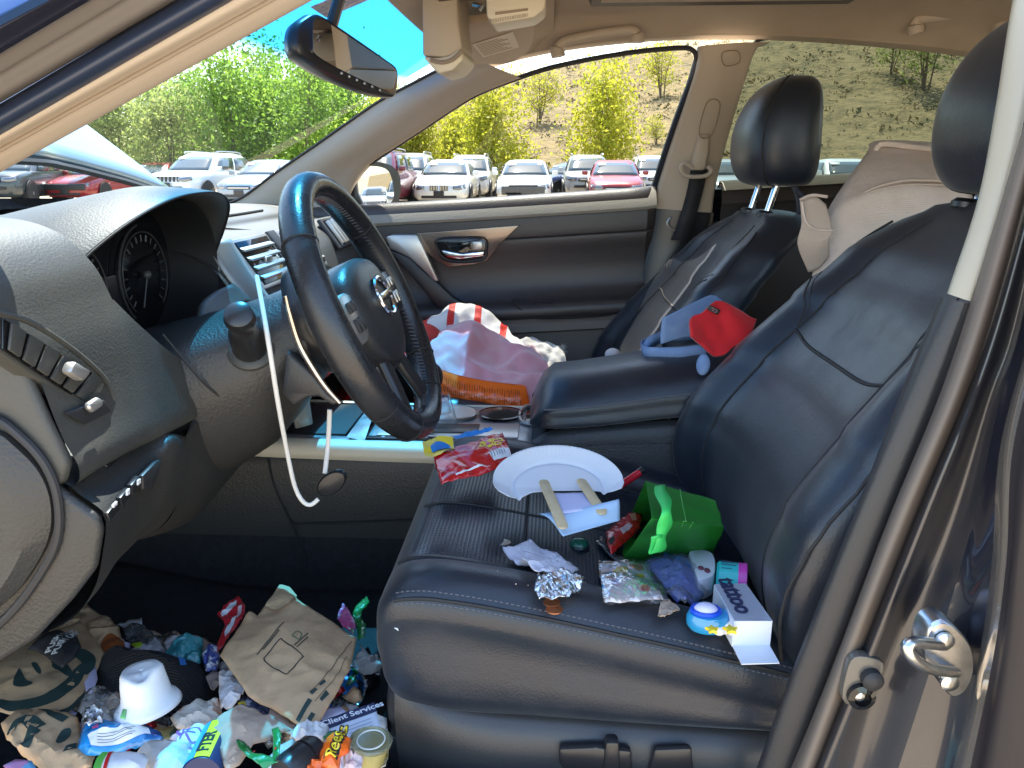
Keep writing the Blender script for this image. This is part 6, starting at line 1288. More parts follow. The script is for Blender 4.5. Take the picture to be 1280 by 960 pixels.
st_ = cr([U(828, 428, z=.722), U(815, 434, z=.720), U(804, 440, z=.718), U(806, 447, z=.718), U(822, 449, z=.72), U(848, 449, z=.725), U(866, 447, z=.728), U(884, 446, z=.73)], 40)
mb = MB(); mb.loft([[p+V((0, 0, .0)), p+V((-.001, .002, .012)), p+V((.001, .003, .022))] for p in st_], closed=False); B(mb, 'cap_strap', den, hat, solid=.003)
mb = MB(); st2 = cr([U(806, 442, z=.722), U(815, 430, z=.738), U(828, 425, z=.742), U(850, 426, z=.742), U(870, 424, z=.742)], 30); mb.loft([[p, p+V((0, .002, .008)), p+V((.002, .006, .014))] for p in st2], closed=False); B(mb, 'cap_band', den, hat, solid=.003)
mb = MB(); mb.ball(U(879, 456, x=-.105), (.006, .012, .019)); B(mb, 'cap_tip', den, hat)
def redp(u, v):
    c = [[(893, 374), (905, 377), (925, 390), (944, 400)], [(878, 388), (895, 395), (915, 405), (938, 415)], [(862, 402), (880, 415), (900, 425), (925, 428)], [(864, 420), (880, 435), (893, 447), (905, 444)]]
    return c
rows = [[U(px, py, x=-.045-.018*i+.004*j) for j, (px, py) in enumerate(r)] for i, r in enumerate(redp(0, 0))]
mb = MB(); mb.skin(rows, 34, 34)
for i, p in enumerate(mb.v): mb.v[i] = p+V((-.010*(noise.noise(p*28)), .004*noise.noise(p*40), .005*noise.noise(p*30+V((3, 3, 3)))))
rcap = mb.build('baseball_cap', redc, solid=.006, ang=80); T(rcap, 'bright red folded cap with a small black patch on the armrest', 'cap')
def rc_(u, v): return rows[0][0].lerp(rows[0][3], u).lerp(rows[2][0].lerp(rows[2][3], u), v)
mb = MB(); a, b, c, d = [U(*q, x=-.068) for q in [(888, 382), (901, 388), (897, 394), (884, 387)]]; mb.prism([a, b, c, d], (.01, .0, .0), .001); B(mb, 'black_patch', blk, rcap)
mb = MB(); mb.tube([a.lerp(b, .2).lerp(d.lerp(c, .2), .25)+V((-.0006, 0, 0)), a.lerp(b, .5).lerp(d.lerp(c, .5), .25)+V((-.0006, 0, 0)), a.lerp(b, .4).lerp(d.lerp(c, .4), .8)+V((-.0006, 0, 0))], .0007, 4); mb.tube([a.lerp(b, .6).lerp(d.lerp(c, .6), .2)+V((-.0006, 0, 0)), a.lerp(b, .85).lerp(d.lerp(c, .85), .5)+V((-.0006, 0, 0)), a.lerp(b, .6).lerp(d.lerp(c, .6), .8)+V((-.0006, 0, 0))], .0007, 4); B(mb, 'patch_lettering', mat('pinkish_thread', (.6, .3, .3), .7), rcap)

# ---------------- passenger seat heap
stripe = mat('striped_bag_paper', (.82, .80, .76), .6, bump=(30, .4, 'n', .006), trans=.1)
n_ = stripe.node_tree.nodes; l_ = stripe.node_tree.links; tc_n = n_.new('ShaderNodeTexCoord'); sp_n = n_.new('ShaderNodeSeparateXYZ'); l_.new(tc_n.outputs['Object'], sp_n.inputs[0])
mu_ = n_.new('ShaderNodeMath'); mu_.operation = 'MULTIPLY'; mu_.inputs[1].default_value = 15.5; l_.new(sp_n.outputs[1], mu_.inputs[0]); fr_n = n_.new('ShaderNodeMath'); fr_n.operation = 'FRACT'; l_.new(mu_.outputs[0], fr_n.inputs[0])
gt = n_.new('ShaderNodeMath'); gt.operation = 'GREATER_THAN'; gt.inputs[1].default_value = .74; l_.new(fr_n.outputs[0], gt.inputs[0]); mxn = n_.new('ShaderNodeMix'); mxn.data_type = 'RGBA'; mxn.inputs[6].default_value = (.82, .80, .76, 1); mxn.inputs[7].default_value = (.70, .03, .02, 1); l_.new(gt.outputs[0], mxn.inputs[0]); l_.new(mxn.outputs[2], [q for q in n_ if q.type == 'BSDF_PRINCIPLED'][0].inputs['Base Color'])
def blob(pxrows, xs_, nu=40, nv=30, amp=.008, fr=22, seed=0):
    """draped surface through pixel rows, each row at its own car x"""
    mb = MB(); mb.skin([[U(px, py, x=x) for px, py in r] for r, x in zip(pxrows, xs_)], nu, nv)
    for i, p in enumerate(mb.v):
        q = p*fr+V((seed, 0, 0)); f = (1-2*abs(noise.noise(q)))*amp+noise.noise(q*2.2)*amp*.5; mb.v[i] = p+V((-f*.6, f*.2, f))
    return mb
mb = blob([[(526, 430), (570, 440), (620, 440), (660, 440)], [(522, 405), (555, 410), (600, 420), (650, 425)], [(533, 402), (565, 390), (600, 405), (640, 420)], [(545, 396), (574, 380), (605, 388), (636, 412)], [(548, 398), (580, 382), (606, 396), (636, 420)], [(540, 420), (580, 410), (606, 420), (640, 440)]], [.40, .45, .49, .53, .57, .60], 46, 40, .007, 20, 3)
o = mb.build('striped_paper_bag', stripe, solid=.001, ang=50); T(o, 'white paper bag with red stripes behind the pink blanket on the passenger seat', 'paper bag')
redb = mat('red_shopping_bag', (.62, .02, .015), .5, bump=(30, .5, 'n', .006), trans=.1)  # bag inferred from a red sliver, added for red bounce on the door
mb = MB(); mb.skin([[(.24, .50, .50), (.40, .52, .52), (.60, .50, .50)], [(.24, .40, .60), (.40, .42, .65), (.61, .40, .62)], [(.26, .30, .64), (.42, .30, .69), (.61, .29, .66)], [(.28, .22, .60), (.42, .20, .62), (.60, .20, .60)]], 30, 30)
for i, p in enumerate(mb.v): mb.v[i] = p+V((0, 0, .018*noise.noise(p*16)))
o = mb.build('red_shopping_bag', redb, solid=.001, ang=70); T(o, 'red bag mostly hidden behind the steering wheel, in front of the striped paper bag', 'bag')
pinkf = mat('pink_fleece', (.66, .30, .34), .95, bump=(400, .5, 'n', .002), sheen=.6, var=(11, (.62, .38, .38), .42, .68, 3)); 
mb = blob([[(528, 520), (580, 515), (640, 525), (700, 520), (716, 520)], [(530, 470), (580, 478), (640, 488), (690, 480), (706, 500)], [(536, 445), (585, 455), (630, 470), (668, 470), (692, 475)], [(548, 425), (590, 420), (625, 440), (655, 440), (680, 452)], [(565, 415), (595, 406), (612, 415), (640, 432), (668, 440)], [(575, 430), (600, 425), (620, 430), (650, 445), (680, 455)]], [.15, .19, .25, .33, .41, .48], 90, 76, .016, 13, 1)
pk = mb.build('pink_blanket', pinkf, solid=.003, ang=80); T(pk, 'crumpled pink fleece blanket heaped on the passenger seat above the orange packet', 'blanket')
wf = mat('white_plush', (.80, .77, .70), .95, bump=(300, .8, 'n', .004), sheen=.5)
mb = blob([[(640, 470), (680, 470), (712, 470)], [(632, 440), (668, 438), (706, 446)], [(630, 428), (658, 424), (700, 438)], [(640, 432), (665, 432), (705, 445)]], [.44, .49, .53, .57], 40, 30, .012, 26, 5)
o = mb.build('white_plush', wf, solid=.003, ang=80); T(o, 'fluffy white plush cloth right of the pink blanket', 'plush')
mb = MB(); rnd = random.Random(4)
for _ in range(900):
    t = rnd.random(); c = U(lerp(668, 706, t), lerp(448, 438, t)+rnd.uniform(-7, 9)*(.5+.5*t), x=.53+rnd.uniform(-.02, .02)); d = V((rnd.gauss(0, 1), rnd.gauss(-.8, 1), rnd.gauss(.2, 1))).normalized()*rnd.uniform(.006, .014); mb.add([c-d*.5+V((0, 0, .0008)), c-d*.5-V((0, 0, .0008)), c+d], [[0, 1, 2]])
mb.build('plush_fur', wf, o, smooth=False, fix=False)
# little white lump by the armrest
mb = MB(); mb.ball(U(766, 443, x=.30), (.018, .018, .014)); solidthing('white_paper_ball', mb, wpaper, 'small white paper ball on the passenger seat behind the armrest', 'paper ball')
# orange packet
oa = [(546, 461), (580, 471), (620, 479), (657, 482), (664, 500), (662, 511), (640, 512), (600, 506), (570, 502), (554, 490)]
op = [U(px, py, x=.150+.012*noise.noise(V((px*.05, py*.05, 1)))) for px, py in oa]
mb = MB(); top_ = [(546, 461), (575, 470), (605, 476), (635, 480), (657, 482)]; bot_ = [(553, 492), (575, 502), (605, 506), (635, 511), (663, 511)]
tr_, br_ = cr(UX(top_, .17), 40), cr(UX(bot_, .145), 40)
mb.grid(lambda u, v: tr_[round(u*39)].lerp(br_[round(u*39)], v)+V((-.014*math.sin(math.pi*v)*math.sin(math.pi*u)**.5-.003*noise.noise(V((u*14, v*5, 2))), 0, 0)), 40, 14); mb.grid(lambda u, v: tr_[round(u*39)].lerp(br_[round(u*39)], v)+V((.014*math.sin(math.pi*v)*math.sin(math.pi*u)**.5+.004, 0, 0)), 40, 14)
orp = mb.build('orange_snack_bag', orange, ang=60); T(orp, 'shiny orange snack packet with rows of small print, standing at the console edge', 'snack bag')
mb = MB(); rnd = random.Random(2)
for i in range(120):
    u = .06+.86*(i//2)/59; k = min(39, int(u*39)); a, b = tr_[k], br_[k]; f0 = (.16 if i % 2 else .50)+.06*rnd.random(); f1 = f0+rnd.uniform(.08, .26)
    off = lambda f: V((-.0155*math.sin(math.pi*f)*math.sin(math.pi*u)**.5-.004, 0, 0)); mb.tube([a.lerp(b, f)+off(f) for f in [lerp(f0, f1, t/5) for t in range(6)]], .00055, 4)
B(mb, 'print_lines', mat('dark_red_print', (.20, .03, .01), .6), orp)
mb = MB(); mb.prism(UX([(590, 512), (655, 515), (655, 520), (590, 519)], .13), (.02, 0, 0), .001); solidthing('white_receipt_strip', mb, white, 'white paper edge under the orange packet', 'paper')
# clear plastic cup lying by the wheel rim
c0, c1 = U(566, 516, x=.02), U(520, 528, x=-.0); ca = (c1-c0).normalized(); mb = MB(); mb.lathe([(.036, 0), (.037, .002), (.034, .004), (.026, .085), (.001, .086)], c0, ca, 28, caps=False); o = solidthing('plastic_cup', mb, film('cup_plastic', (.86, .88, .92), .1, 1.5, haze=.35, hazecol=(.7, .74, .8)), 'clear plastic cup lying on the console behind the wheel rim', 'cup')
mb = MB(); mb.tube([c0+V((0, 0, 0))+(ca.cross(V((0, 0, 1))).normalized()*math.cos(t)+ca.cross(ca.cross(V((0, 0, 1))).normalized())*math.sin(t))*.0365 for t in [2*math.pi*k/32 for k in range(32)]], .0014, 6, True); B(mb, 'cup_lip', film('cup_lip_plastic', (.7, .73, .78), .1, 2, haze=.4), o)

# ---------------- beige backpack on the rear seat
bpm = mat('beige_canvas', (.76, .62, .53), .9, bump=(600, .5, 'w', .001), bump2=(14, .4, 'n', .012), var=(8, (.64, .53, .44), .42, .68)); bpd = mat('beige_canvas_dark', (.58, .46, .37), .9, bump=(600, .5, 'w', .001))
def bprow(l, x): return [U(px, py, x=x) for px, py in l]
mb = MB(); mb.skin([bprow([(1015, 345), (1040, 345), (1100, 360), (1200, 370)], .12), bprow([(1022, 300), (1050, 270), (1120, 250), (1210, 258)], .13), bprow([(1036, 262), (1066, 240), (1130, 226), (1215, 232)], .16), bprow([(1062, 222), (1080, 210), (1130, 206), (1215, 212)], .22), bprow([(1085, 190), (1096, 186), (1140, 188), (1215, 194)], .30), bprow([(1086, 182), (1100, 177), (1145, 179), (1215, 184)], .36), bprow([(1090, 200), (1105, 195), (1145, 195), (1215, 200)], .46), bprow([(1075, 330), (1105, 330), (1145, 330), (1215, 330)], .48)], 40, 50); 
bpk = mb.build('backpack', bpm, ang=80, solid=.004); T(bpk, 'beige canvas backpack standing on the rear seat between the headrests', 'backpack')
mb = MB(); mb.skin([bprow([(1000, 250), (1018, 246), (1032, 256)], .10), bprow([(1002, 280), (1022, 286), (1040, 288)], .085), bprow([(997, 306), (1016, 312), (1036, 300)], .085), bprow([(1010, 340), (1022, 336), (1036, 320)], .10)], 16, 20); B(mb, 'side_pocket', bpd, bpk, solid=.004)
mb = MB(); mb.tube(cr(UX([(1002, 252), (1006, 275), (1018, 286), (1040, 288)], .083), 20), .003, 6); mb.tube(cr(UX([(1000, 250), (1015, 244), (1034, 246)], .095), 14), .003, 6); B(mb, 'pocket_hem', bpm, bpk)
mb = MB(); mb.tube(cr(bprow([(1062, 282), (1072, 250), (1090, 236), (1130, 226), (1180, 226)], .145), 30), .0035, 6); mb.tube(cr(bprow([(1058, 290), (1068, 255), (1088, 240), (1130, 231), (1180, 231)], .14), 30), .002, 6); B(mb, 'zip_piping', bpd, bpk)
mb = MB(); mb.tube(cr(bprow([(1098, 208), (1094, 190), (1104, 180), (1140, 184), (1180, 188)], .29), 30), .006, 8); B(mb, 'carry_loop', bpm, bpk)
# black strap over the passenger headrest post
mb = MB(); mb.tube(cr(UX([(990, 228), (996, 240), (1000, 262), (996, 285)], .30), 16), .007, 8, flat=.4); mb.tube(cr(UX([(996, 238), (1008, 250), (1016, 262)], .29), 12), .005, 8, flat=.4); solidthing('hanging_strap', mb, mat('dark_blue_strap', (.02, .025, .04), .6), 'dark strap hanging from the passenger headrest post', 'strap')
# ---------------- litter in the driver's footwell (lower pieces first)
FZ = .315
def box_fallback(): pass
# kraft bag under, crumpled with a stain
s, o = sheet('crumpled_kraft_bag', [(44, 790), (62, 757), (92, 755), (125, 768), (150, 790), (156, 815), (148, 832), (110, 822), (80, 800)], .372, kraft, 'crumpled brown bag with an orange sauce stain behind the black tag', 'paper bag', .010, 26, 21, dome=.020, res=.008)
s.decal('sauce_stain', [(128, 812), (142, 800), (154, 806), (158, 822), (148, 832), (134, 828)], mat('orange_stain', (.40, .10, .025), .5, var=(60, (.28, .09, .03), .4, .7)), o, .0015, 20); s.decal('dark_tear', [(62, 776), (74, 769), (86, 766), (86, 773), (74, 777), (64, 779)], blk, o, .0015)
# large kraft bag with the green curl print
s, o = sheet('printed_kraft_bag', [(-40, 842), (2, 818), (38, 795), (70, 790), (102, 778), (132, 818), (120, 842), (104, 872), (72, 905), (40, 900), (-40, 884)], .392, kraft, 'flat brown bag with a dark green curved print beside the black tag', 'paper bag', .003, 18, 22, dome=.010, res=.009)
s.stroke('green_curve', [(-10, 880), (20, 887), (60, 880), (88, 862), (100, 845), (108, 832)], lambda t: .006+.016*math.sin(math.pi*min(1, t*1.05))**.8, green, o, n=44)
s.stroke('green_curl', [(68, 838), (82, 826), (98, 822), (110, 828), (112, 838), (106, 848)], lambda t: .007+.012*math.sin(math.pi*t), green, o, n=34); s.decal('green_curl_end', [(66, 840), (78, 832), (86, 838), (92, 850), (84, 852), (76, 846)], green, o, .0016, 24)
s.decal('green_eye', [(18, 862), (26, 846), (34, 858), (43, 862), (34, 866), (22, 866)], green, o, .0012, 20); s.decal('green_nostril', [(41, 840), (47, 839), (53, 846), (52, 851), (46, 848)], green, o, .0012, 16)
s.stroke('green_curve', [(40, 905), (80, 892), (104, 874), (112, 864)], .007, green, o, n=30)
# lower kraft bag
s, o = sheet('torn_kraft_bag', [(2, 910), (22, 889), (52, 892), (72, 890), (98, 902), (105, 930), (122, 940), (115, 966), (60, 975), (30, 948), (10, 930)], .425, kraft, 'torn brown bag with green print at the bottom left corner of the footwell', 'paper bag', .006, 24, 23, dome=.012, res=.008)
s.stroke('green_arch', [(14, 926), (24, 914), (38, 913), (50, 922)], lambda t: .008+.010*t, green, o, n=24); s.decal('green_leg', [(40, 920), (54, 924), (46, 932), (38, 945), (26, 940), (34, 930)], green, o, .0014); s.decal('green_leaf', [(72, 936), (78, 922), (88, 917), (90, 921), (84, 932), (74, 939)], green, o, .0014, 18); s.decal('green_tip', [(80, 952), (90, 938), (97, 935), (98, 946)], green, o, .0014); s.decal('green_fold', [(52, 894), (70, 898), (88, 905), (80, 912), (62, 906)], green, o, .0014)
# black tag PUSH ON / PUSH OFF
tagm = mat('soft_black_tag', (.03, .03, .033), .5, bump=(60, .3, 'n', .003)); s, o = sheet('push_light', [(34, 812), (54, 795), (74, 789), (96, 796), (102, 810), (94, 824), (78, 836), (58, 822), (48, 815)], .415, tagm, 'black push light with white PUSH ON and PUSH OFF lettering on the brown bag', 'push light', .0015, 20, 24, dome=.014, res=.006)
wl2 = mat('white_lettering', (.62, .62, .60), .6); s.text('PUSH ON', (66, 815), (84, 797), .0125, wl2, o, bold=.0004); s.text('PUSH OFF', (73, 819), (93, 798), .0125, wl2, o, bold=.0004)
# small reds and blues at the dark left edge
sheet('red_candy_wrapper', [(-6, 830), (14, 812), (36, 812), (40, 820), (10, 842)], .385, mat('dull_red_film', (.22, .03, .035), .4, bump=(70, .6, 'n', .004)), 'dull red wrapper along the edge of the printed brown bag', 'wrapper', .006, 60, 25, res=.008)
# back row: clear bits, white papers
sheet('clear_container_lid', [(150, 792), (165, 782), (182, 786), (196, 800), (190, 815), (166, 818)], .352, clear, 'clear plastic lid behind the grey wrapper at the back of the pile', 'lid', .006, 40, 26, dome=.015, res=.008)
sheet('lime_scrap', [(163, 806), (176, 803), (182, 807), (170, 811)], .375, mat('lime_print', (.42, .60, .03), .5), 'tiny lime green scrap on the clear lid', 'scrap', .002, 40, 27)
sheet('grey_plastic_wrapper', [(160, 822), (178, 812), (196, 806), (208, 818), (204, 836), (184, 838), (166, 836)], .368, mat('grey_wrap', (.42, .40, .42), .4, bump=(70, .8, 'n', .006)), 'crumpled grey plastic wrapper beside the teal one', 'wrapper', .010, 45, 28, dome=.012, res=.006)
sheet('white_scrap', [(146, 782), (166, 778), (178, 774), (178, 784), (160, 788)], .350, wpaper, 'thin dirty white paper strip at the back of the pile', 'scrap', .005, 50, 29)
s, o = sheet('white_receipt', [(205, 806), (214, 798), (236, 797), (254, 799), (252, 812), (230, 818), (208, 814)], .366, wpaper, 'white paper folded behind the teal wrapper', 'receipt', .006, 40, 30, res=.008)
sheet('teal_wrapper', [(206, 822), (222, 806), (240, 799), (254, 806), (252, 834), (240, 840), (214, 836)], .382, teal, 'crumpled teal plastic wrapper in the middle of the pile', 'wrapper', .010, 45, 31, dome=.016, res=.006)
# red and white wrapper standing
s, o = sheet('red_white_wrapper', [(272, 772), (286, 754), (299, 748), (307, 762), (306, 772), (296, 786), (284, 804), (272, 820), (272, 808), (282, 786), (280, 780)], .395, mat('red_wrap', (.55, .02, .03), .35, coat=.4, bump=(50, .5, 'n', .004)), 'red and white candy wrapper standing at the left of the big brown bag', 'wrapper', .006, 40, 32, res=.006)
s.decal('white_panel', [(276, 772), (288, 758), (296, 754), (296, 762), (284, 770), (278, 776)], white, o); s.decal('white_panel', [(281, 795), (292, 776), (298, 772), (292, 786), (282, 802)], white, o); s.decal('white_panel', [(298, 764), (303, 762), (302, 772), (296, 778)], mat('pinkish_white', (.70, .52, .52), .5), o)
s, o = sheet('blue_red_wrapper', [(253, 824), (262, 812), (272, 814), (276, 826), (272, 846), (258, 846)], .392, mat('blue_white_foil', (.04, .06, .28), .3, coat=.5, var=(90, (.65, .65, .7), .5, .56), bump=(80, .6, 'n', .004)), 'crumpled blue and white foil wrapper left of the torn receipt', 'wrapper', .010, 70, 33, dome=.010, res=.005)
sheet('brown_scrap', [(258, 852), (270, 842), (280, 846), (276, 858), (264, 864)], .400, mat('dark_tan_scrap', (.26, .20, .17), .8, bump=(80, .6, 'n', .004)), 'small brown scrap under the blue and white foil', 'scrap', .006, 60, 34, res=.006)
# black knitted cap and white bucket hat
knit = mat('black_knit', (.014, .014, .018), .95, bump=(110, .9, 'w', .004)); 
s, o = sheet('black_knit_cap', [(118, 848), (126, 830), (150, 824), (190, 830), (225, 836), (258, 846), (270, 866), (262, 886), (236, 905), (200, 908), (168, 900), (134, 880), (120, 866)], .368, knit, 'black ribbed knit cap under the white bucket hat', 'knit cap', .006, 16, 35, dome=.062, res=.010)
s.decal('blue_tag', [(228, 862), (236, 858), (238, 868), (231, 873)], blu, o, .002)
hz = .452; hc_ = U(183, 874, z=hz); up_ = V((.10, .12, 1)).normalized(); HS = .72; e1 = up_.cross(V((0, 1, 0))).normalized(); e2 = up_.cross(e1); whm = mat('white_felt', (.74, .74, .75), .75, bump=(120, .3, 'n', .002))
def hatring(r, h, sq=1.0, dent=0): return [hc_+up_*(h-dent*max(0, math.cos(t-.6))**4)+(e1*math.cos(t)*1.0+e2*math.sin(t)*.92)*r*HS*(1+.03*math.sin(3*t+1)+.05*noise.noise(V((math.cos(t)*1.6, math.sin(t)*1.6, h*60)))) for t in [2*math.pi*k/40 for k in range(40)]]
mb = MB(); mb.loft([hatring(.054, -.010), hatring(.050, -.004), hatring(.040, .002), hatring(.0375, .010), hatring(.035, .024), hatring(.033, .034, dent=.004), hatring(.029, .038, dent=.007), hatring(.020, .037, dent=.010), hatring(.010, .035, dent=.005), hatring(.001, .035)], caps=False)
o = solidthing('white_bucket_hat', mb, whm, 'tiny white bucket hat lying on the black knit cap', 'hat', solid=.002, ang=70)
mb = MB(); mb.tube([p for p in hatring(.0378, .0085)], .0008, 5, True); B(mb, 'hat_seam', mat('pale_grey_thread', (.5, .5, .52), .8), o)
sheet('lavender_card', [(103, 840), (120, 834), (122, 850), (116, 866), (108, 868)], .395, lil, 'lavender card edge between the printed bag and the black knit cap', 'card', .001, 20, 36)
sheet('white_card_corner', [(128, 824), (140, 821), (142, 828), (130, 830)], .388, white, 'pair of white card corners at the back of the knit cap', 'card', .001, 20, 37); 
# blue packet with white label, clear wrap, foil
s, o = sheet('blue_ice_pack', [(98, 940), (104, 915), (120, 905), (150, 906), (180, 908), (200, 914), (206, 928), (180, 936), (140, 945), (110, 950)], .430, mat('bright_blue_film', (.015, .26, .62), .25, coat=.6, bump=(50, .5, 'n', .004), var=(12, (.01, .06, .28), .5, .66)), 'bright blue packet with a white label strip in front of the bucket hat', 'packet', .005, 40, 38, dome=.018, res=.007)
s.decal('white_label', [(112, 934), (150, 926), (186, 919), (190, 928), (160, 937), (116, 945)], white, o, .002)
for i in range(4): s.stroke('label_line', [(124, 936+2*i-.5), (172-4*(i % 2), 926+2*i)], .0005, blk, o, .003, 8)
s.decal('pink_logo', [(118, 925), (126, 923), (126, 929), (119, 930)], pinkp, o, .002)
sheet('clear_wrap', [(98, 893), (108, 872), (130, 866), (150, 878), (160, 894), (152, 908), (120, 912)], .438, clear2, 'bunched clear plastic wrap above the blue packet', 'plastic wrap', .009, 55, 39, dome=.016, res=.006, solid=0)
sheet('silver_foil_scrap', [(104, 908), (108, 890), (120, 886), (130, 894), (128, 906), (112, 912)], .446, foil, 'shiny silver foil scrap in the clear wrap', 'foil', .008, 60, 40, res=.005)
s, o = sheet('green_strap', [(150, 898), (154, 887), (159, 888), (157, 900)], .462, mat('pale_green_strap', (.22, .62, .22), .5), 'pale green strap bit under the brim of the bucket hat', 'strap', .001, 20, 41)
s, o = sheet('striped_white_packet', [(124, 962), (130, 944), (142, 940), (180, 944), (186, 950), (180, 970), (124, 975)], .452, mat('white_packet', (.70, .68, .70), .5), 'white packet with a red stripe and green edge at the bottom edge', 'packet', .002, 30, 42, dome=.008)
s.stroke('red_stripe', [(141, 941), (136, 952), (131, 968)], .004, red, o, n=12); s.stroke('green_edge', [(133, 944), (126, 954), (120, 970)], .007, mat('leaf_green_print', (.10, .42, .06), .5), o, n=12)
sheet('grey_paper_sheet', [(170, 945), (182, 934), (214, 931), (240, 935), (244, 955), (238, 975), (190, 975)], .440, gpaper, 'crumpled grey paper at the bottom edge beside the striped packet', 'paper', .006, 30, 43, dome=.008, res=.008)
s, o = sheet('greasy_food_wrapper', [(214, 905), (226, 892), (248, 880), (272, 878), (278, 892), (270, 908), (244, 916), (222, 918)], .425, mat('greasy_wrapper', (.50, .45, .38), .6, var=(30, (.45, .16, .06), .55, .68, 6), bump=(60, .7, 'n', .005)), 'greasy food wrapper with orange smears right of the knit cap', 'wrapper', .008, 40, 44, dome=.010, res=.006)
s, o = sheet('purple_print_bag', [(212, 926), (228, 916), (248, 911), (264, 914), (256, 934), (252, 955), (230, 952), (214, 938)], .436, mat('white_thin_bag', (.66, .65, .72), .55, bump=(60, .6, 'n', .004)), 'white bag with purple scribble print', 'bag', .006, 40, 45, dome=.010, res=.006)
for pts in ([(226, 934), (236, 922), (250, 920), (254, 930), (242, 938), (234, 932)], [(230, 942), (244, 946), (252, 938)], [(222, 926), (232, 930), (246, 926)]): s.stroke('purple_scribble', pts, .0022, purp, o, n=26)
# striped tube with letters
t0, t1 = U(252, 970, z=.442), U(276, 918, z=.430); tax = (t1-t0).normalized(); L = (t1-t0).length; side_ = tax.cross(V((0, 0, 1))).normalized()
mb = MB(); mb.lathe([(.020, 0), (.021, .003), (.021, L*.96), (.018, L)], t0, tax, 28); tb = solidthing('striped_tube', mb, navyp, 'navy tube with blue and yellow bands lying between the scribble bag and brown napkin', 'tube')
mb = MB(); mb.lathe([(.0214, L*.02), (.0214, L*.40)], t0+side_*0, tax, 28, caps=False); 
def band(a0, a1, m, nm):
    q = MB(); vup = V((0, 0, 1)).cross(tax).cross(tax); e = side_; g_ = e.cross(tax).normalized(); g_ = g_ if g_.z > 0 else -g_
    q.grid(lambda u, v: t0+tax*(L*lerp(.02, .93, v))+(e*math.cos(lerp(a0, a1, u))+g_*math.sin(lerp(a0, a1, u)))*.0214, 10, 2); return B(q, nm, m, tb)
band(R(112), R(165), mat('sky_blue_print', (.02, .32, .70), .4), 'blue_band'); band(R(66), R(110), yel, 'yellow_band')
text('FTER', .017, blk, 'printed_text', tb, t0+tax*L*.42+(V((0, 0, 1))*.0216)+side_*(-.0008), tax*-1 if False else V((0, 0, 1)).cross(side_) if False else tax, V((0, 0, 1)).cross(tax), bold=.0006)
# brown napkin
s, o = sheet('brown_napkin', [(262, 910), (276, 898), (304, 886), (322, 892), (350, 906), (364, 914), (346, 920), (338, 928), (318, 938), (300, 962), (284, 972), (274, 940)], .446, napk, 'brown paper napkin folded in front of the big brown bag', 'napkin', .007, 22, 46, dome=.010, res=.008)
sheet('brown_napkin', [(340, 884), (352, 894), (366, 906), (384, 914), (372, 922), (346, 916), (336, 900)], .425, napk, 'flat piece of brown napkin under the lower corner of the big brown bag', 'napkin', .005, 30, 47, res=.008)
sheet('torn_receipt', [(274, 838), (284, 836), (296, 850), (308, 866), (300, 878), (290, 886), (276, 890), (274, 868)], .420, wpaper, 'torn dirty white receipt at the left corner of the big brown bag', 'receipt', .007, 40, 48, dome=.006, res=.006)
s, o = sheet('snack_bag', [(296, 888), (304, 874), (316, 878), (336, 888), (340, 896), (320, 900)], .412, mat('blue_black_foil', (.04, .06, .13), .3, coat=.5, var=(60, (.35, .38, .45), .55, .62), bump=(60, .6, 'n', .004)), 'blue and black foil bag tucked under the big brown bag', 'snack bag', .006, 50, 49, res=.006); s.decal('yellow_patch', [(298, 884), (306, 880), (308, 885), (300, 889)], yel, o)
# big kraft bag
s, o = sheet('kraft_takeaway_bag', [(275, 822), (312, 766), (322, 772), (334, 758), (352, 736), (366, 740), (372, 752), (400, 770), (446, 800), (441, 826), (438, 838), (396, 912), (388, 915), (372, 908), (310, 870)], .437, kraft, 'big stained brown takeaway bag with small print and green bars, topmost in the footwell', 'paper bag', .0035, 16, 50, dome=.012, res=.008, sy=.10)
s.stroke('printed_box', [(331, 833), (350, 811), (356, 813), (378, 830), (378, 834), (362, 851), (356, 852), (334, 838), (331, 833)], .0016, blk, o, n=60)
for a, b in (((322, 828), (356, 788)), ((330, 822), (350, 799)), ((369, 819), (386, 802)), ((372, 821), (386, 807))): s.stroke('small_print', [a, ((a[0]+b[0])/2, (a[1]+b[1])/2), b], .0022, mat('faded_black_print', (.10, .075, .045), .8), o, n=20)
s.stroke('recycle_mark', [(366, 806), (372, 800), (378, 804), (374, 811), (366, 806)], .002, mat('faded_green_print', (.14, .17, .08), .8), o, n=24)
s.stroke('fold_line', [(388, 874), (412, 846), (440, 806)], .0016, mat('kraft_fold', (.20, .13, .07), .9), o, n=20); s.stroke('fold_line', [(394, 884), (420, 852), (434, 826)], .001, mat('kraft_fold', (.20, .13, .07), .9), o, n=20)
for q in ([(370, 904), (386, 881), (391, 883), (375, 907)], [(387, 874), (394, 868), (398, 870), (391, 877)], [(399, 862), (406, 856), (408, 859), (401, 865)], [(400, 880), (408, 869), (412, 872), (403, 883)], [(381, 910), (390, 897), (395, 899), (386, 913)]): s.decal('green_bar', q, green, o)
s.decal('torn_flap', [(332, 766), (350, 738), (362, 741), (372, 752), (362, 764), (350, 770), (346, 772)], mat('torn_kraft_inside', (.46, .31, .17), .9, bump=(90, .7, 'n', .004)), o, .006)
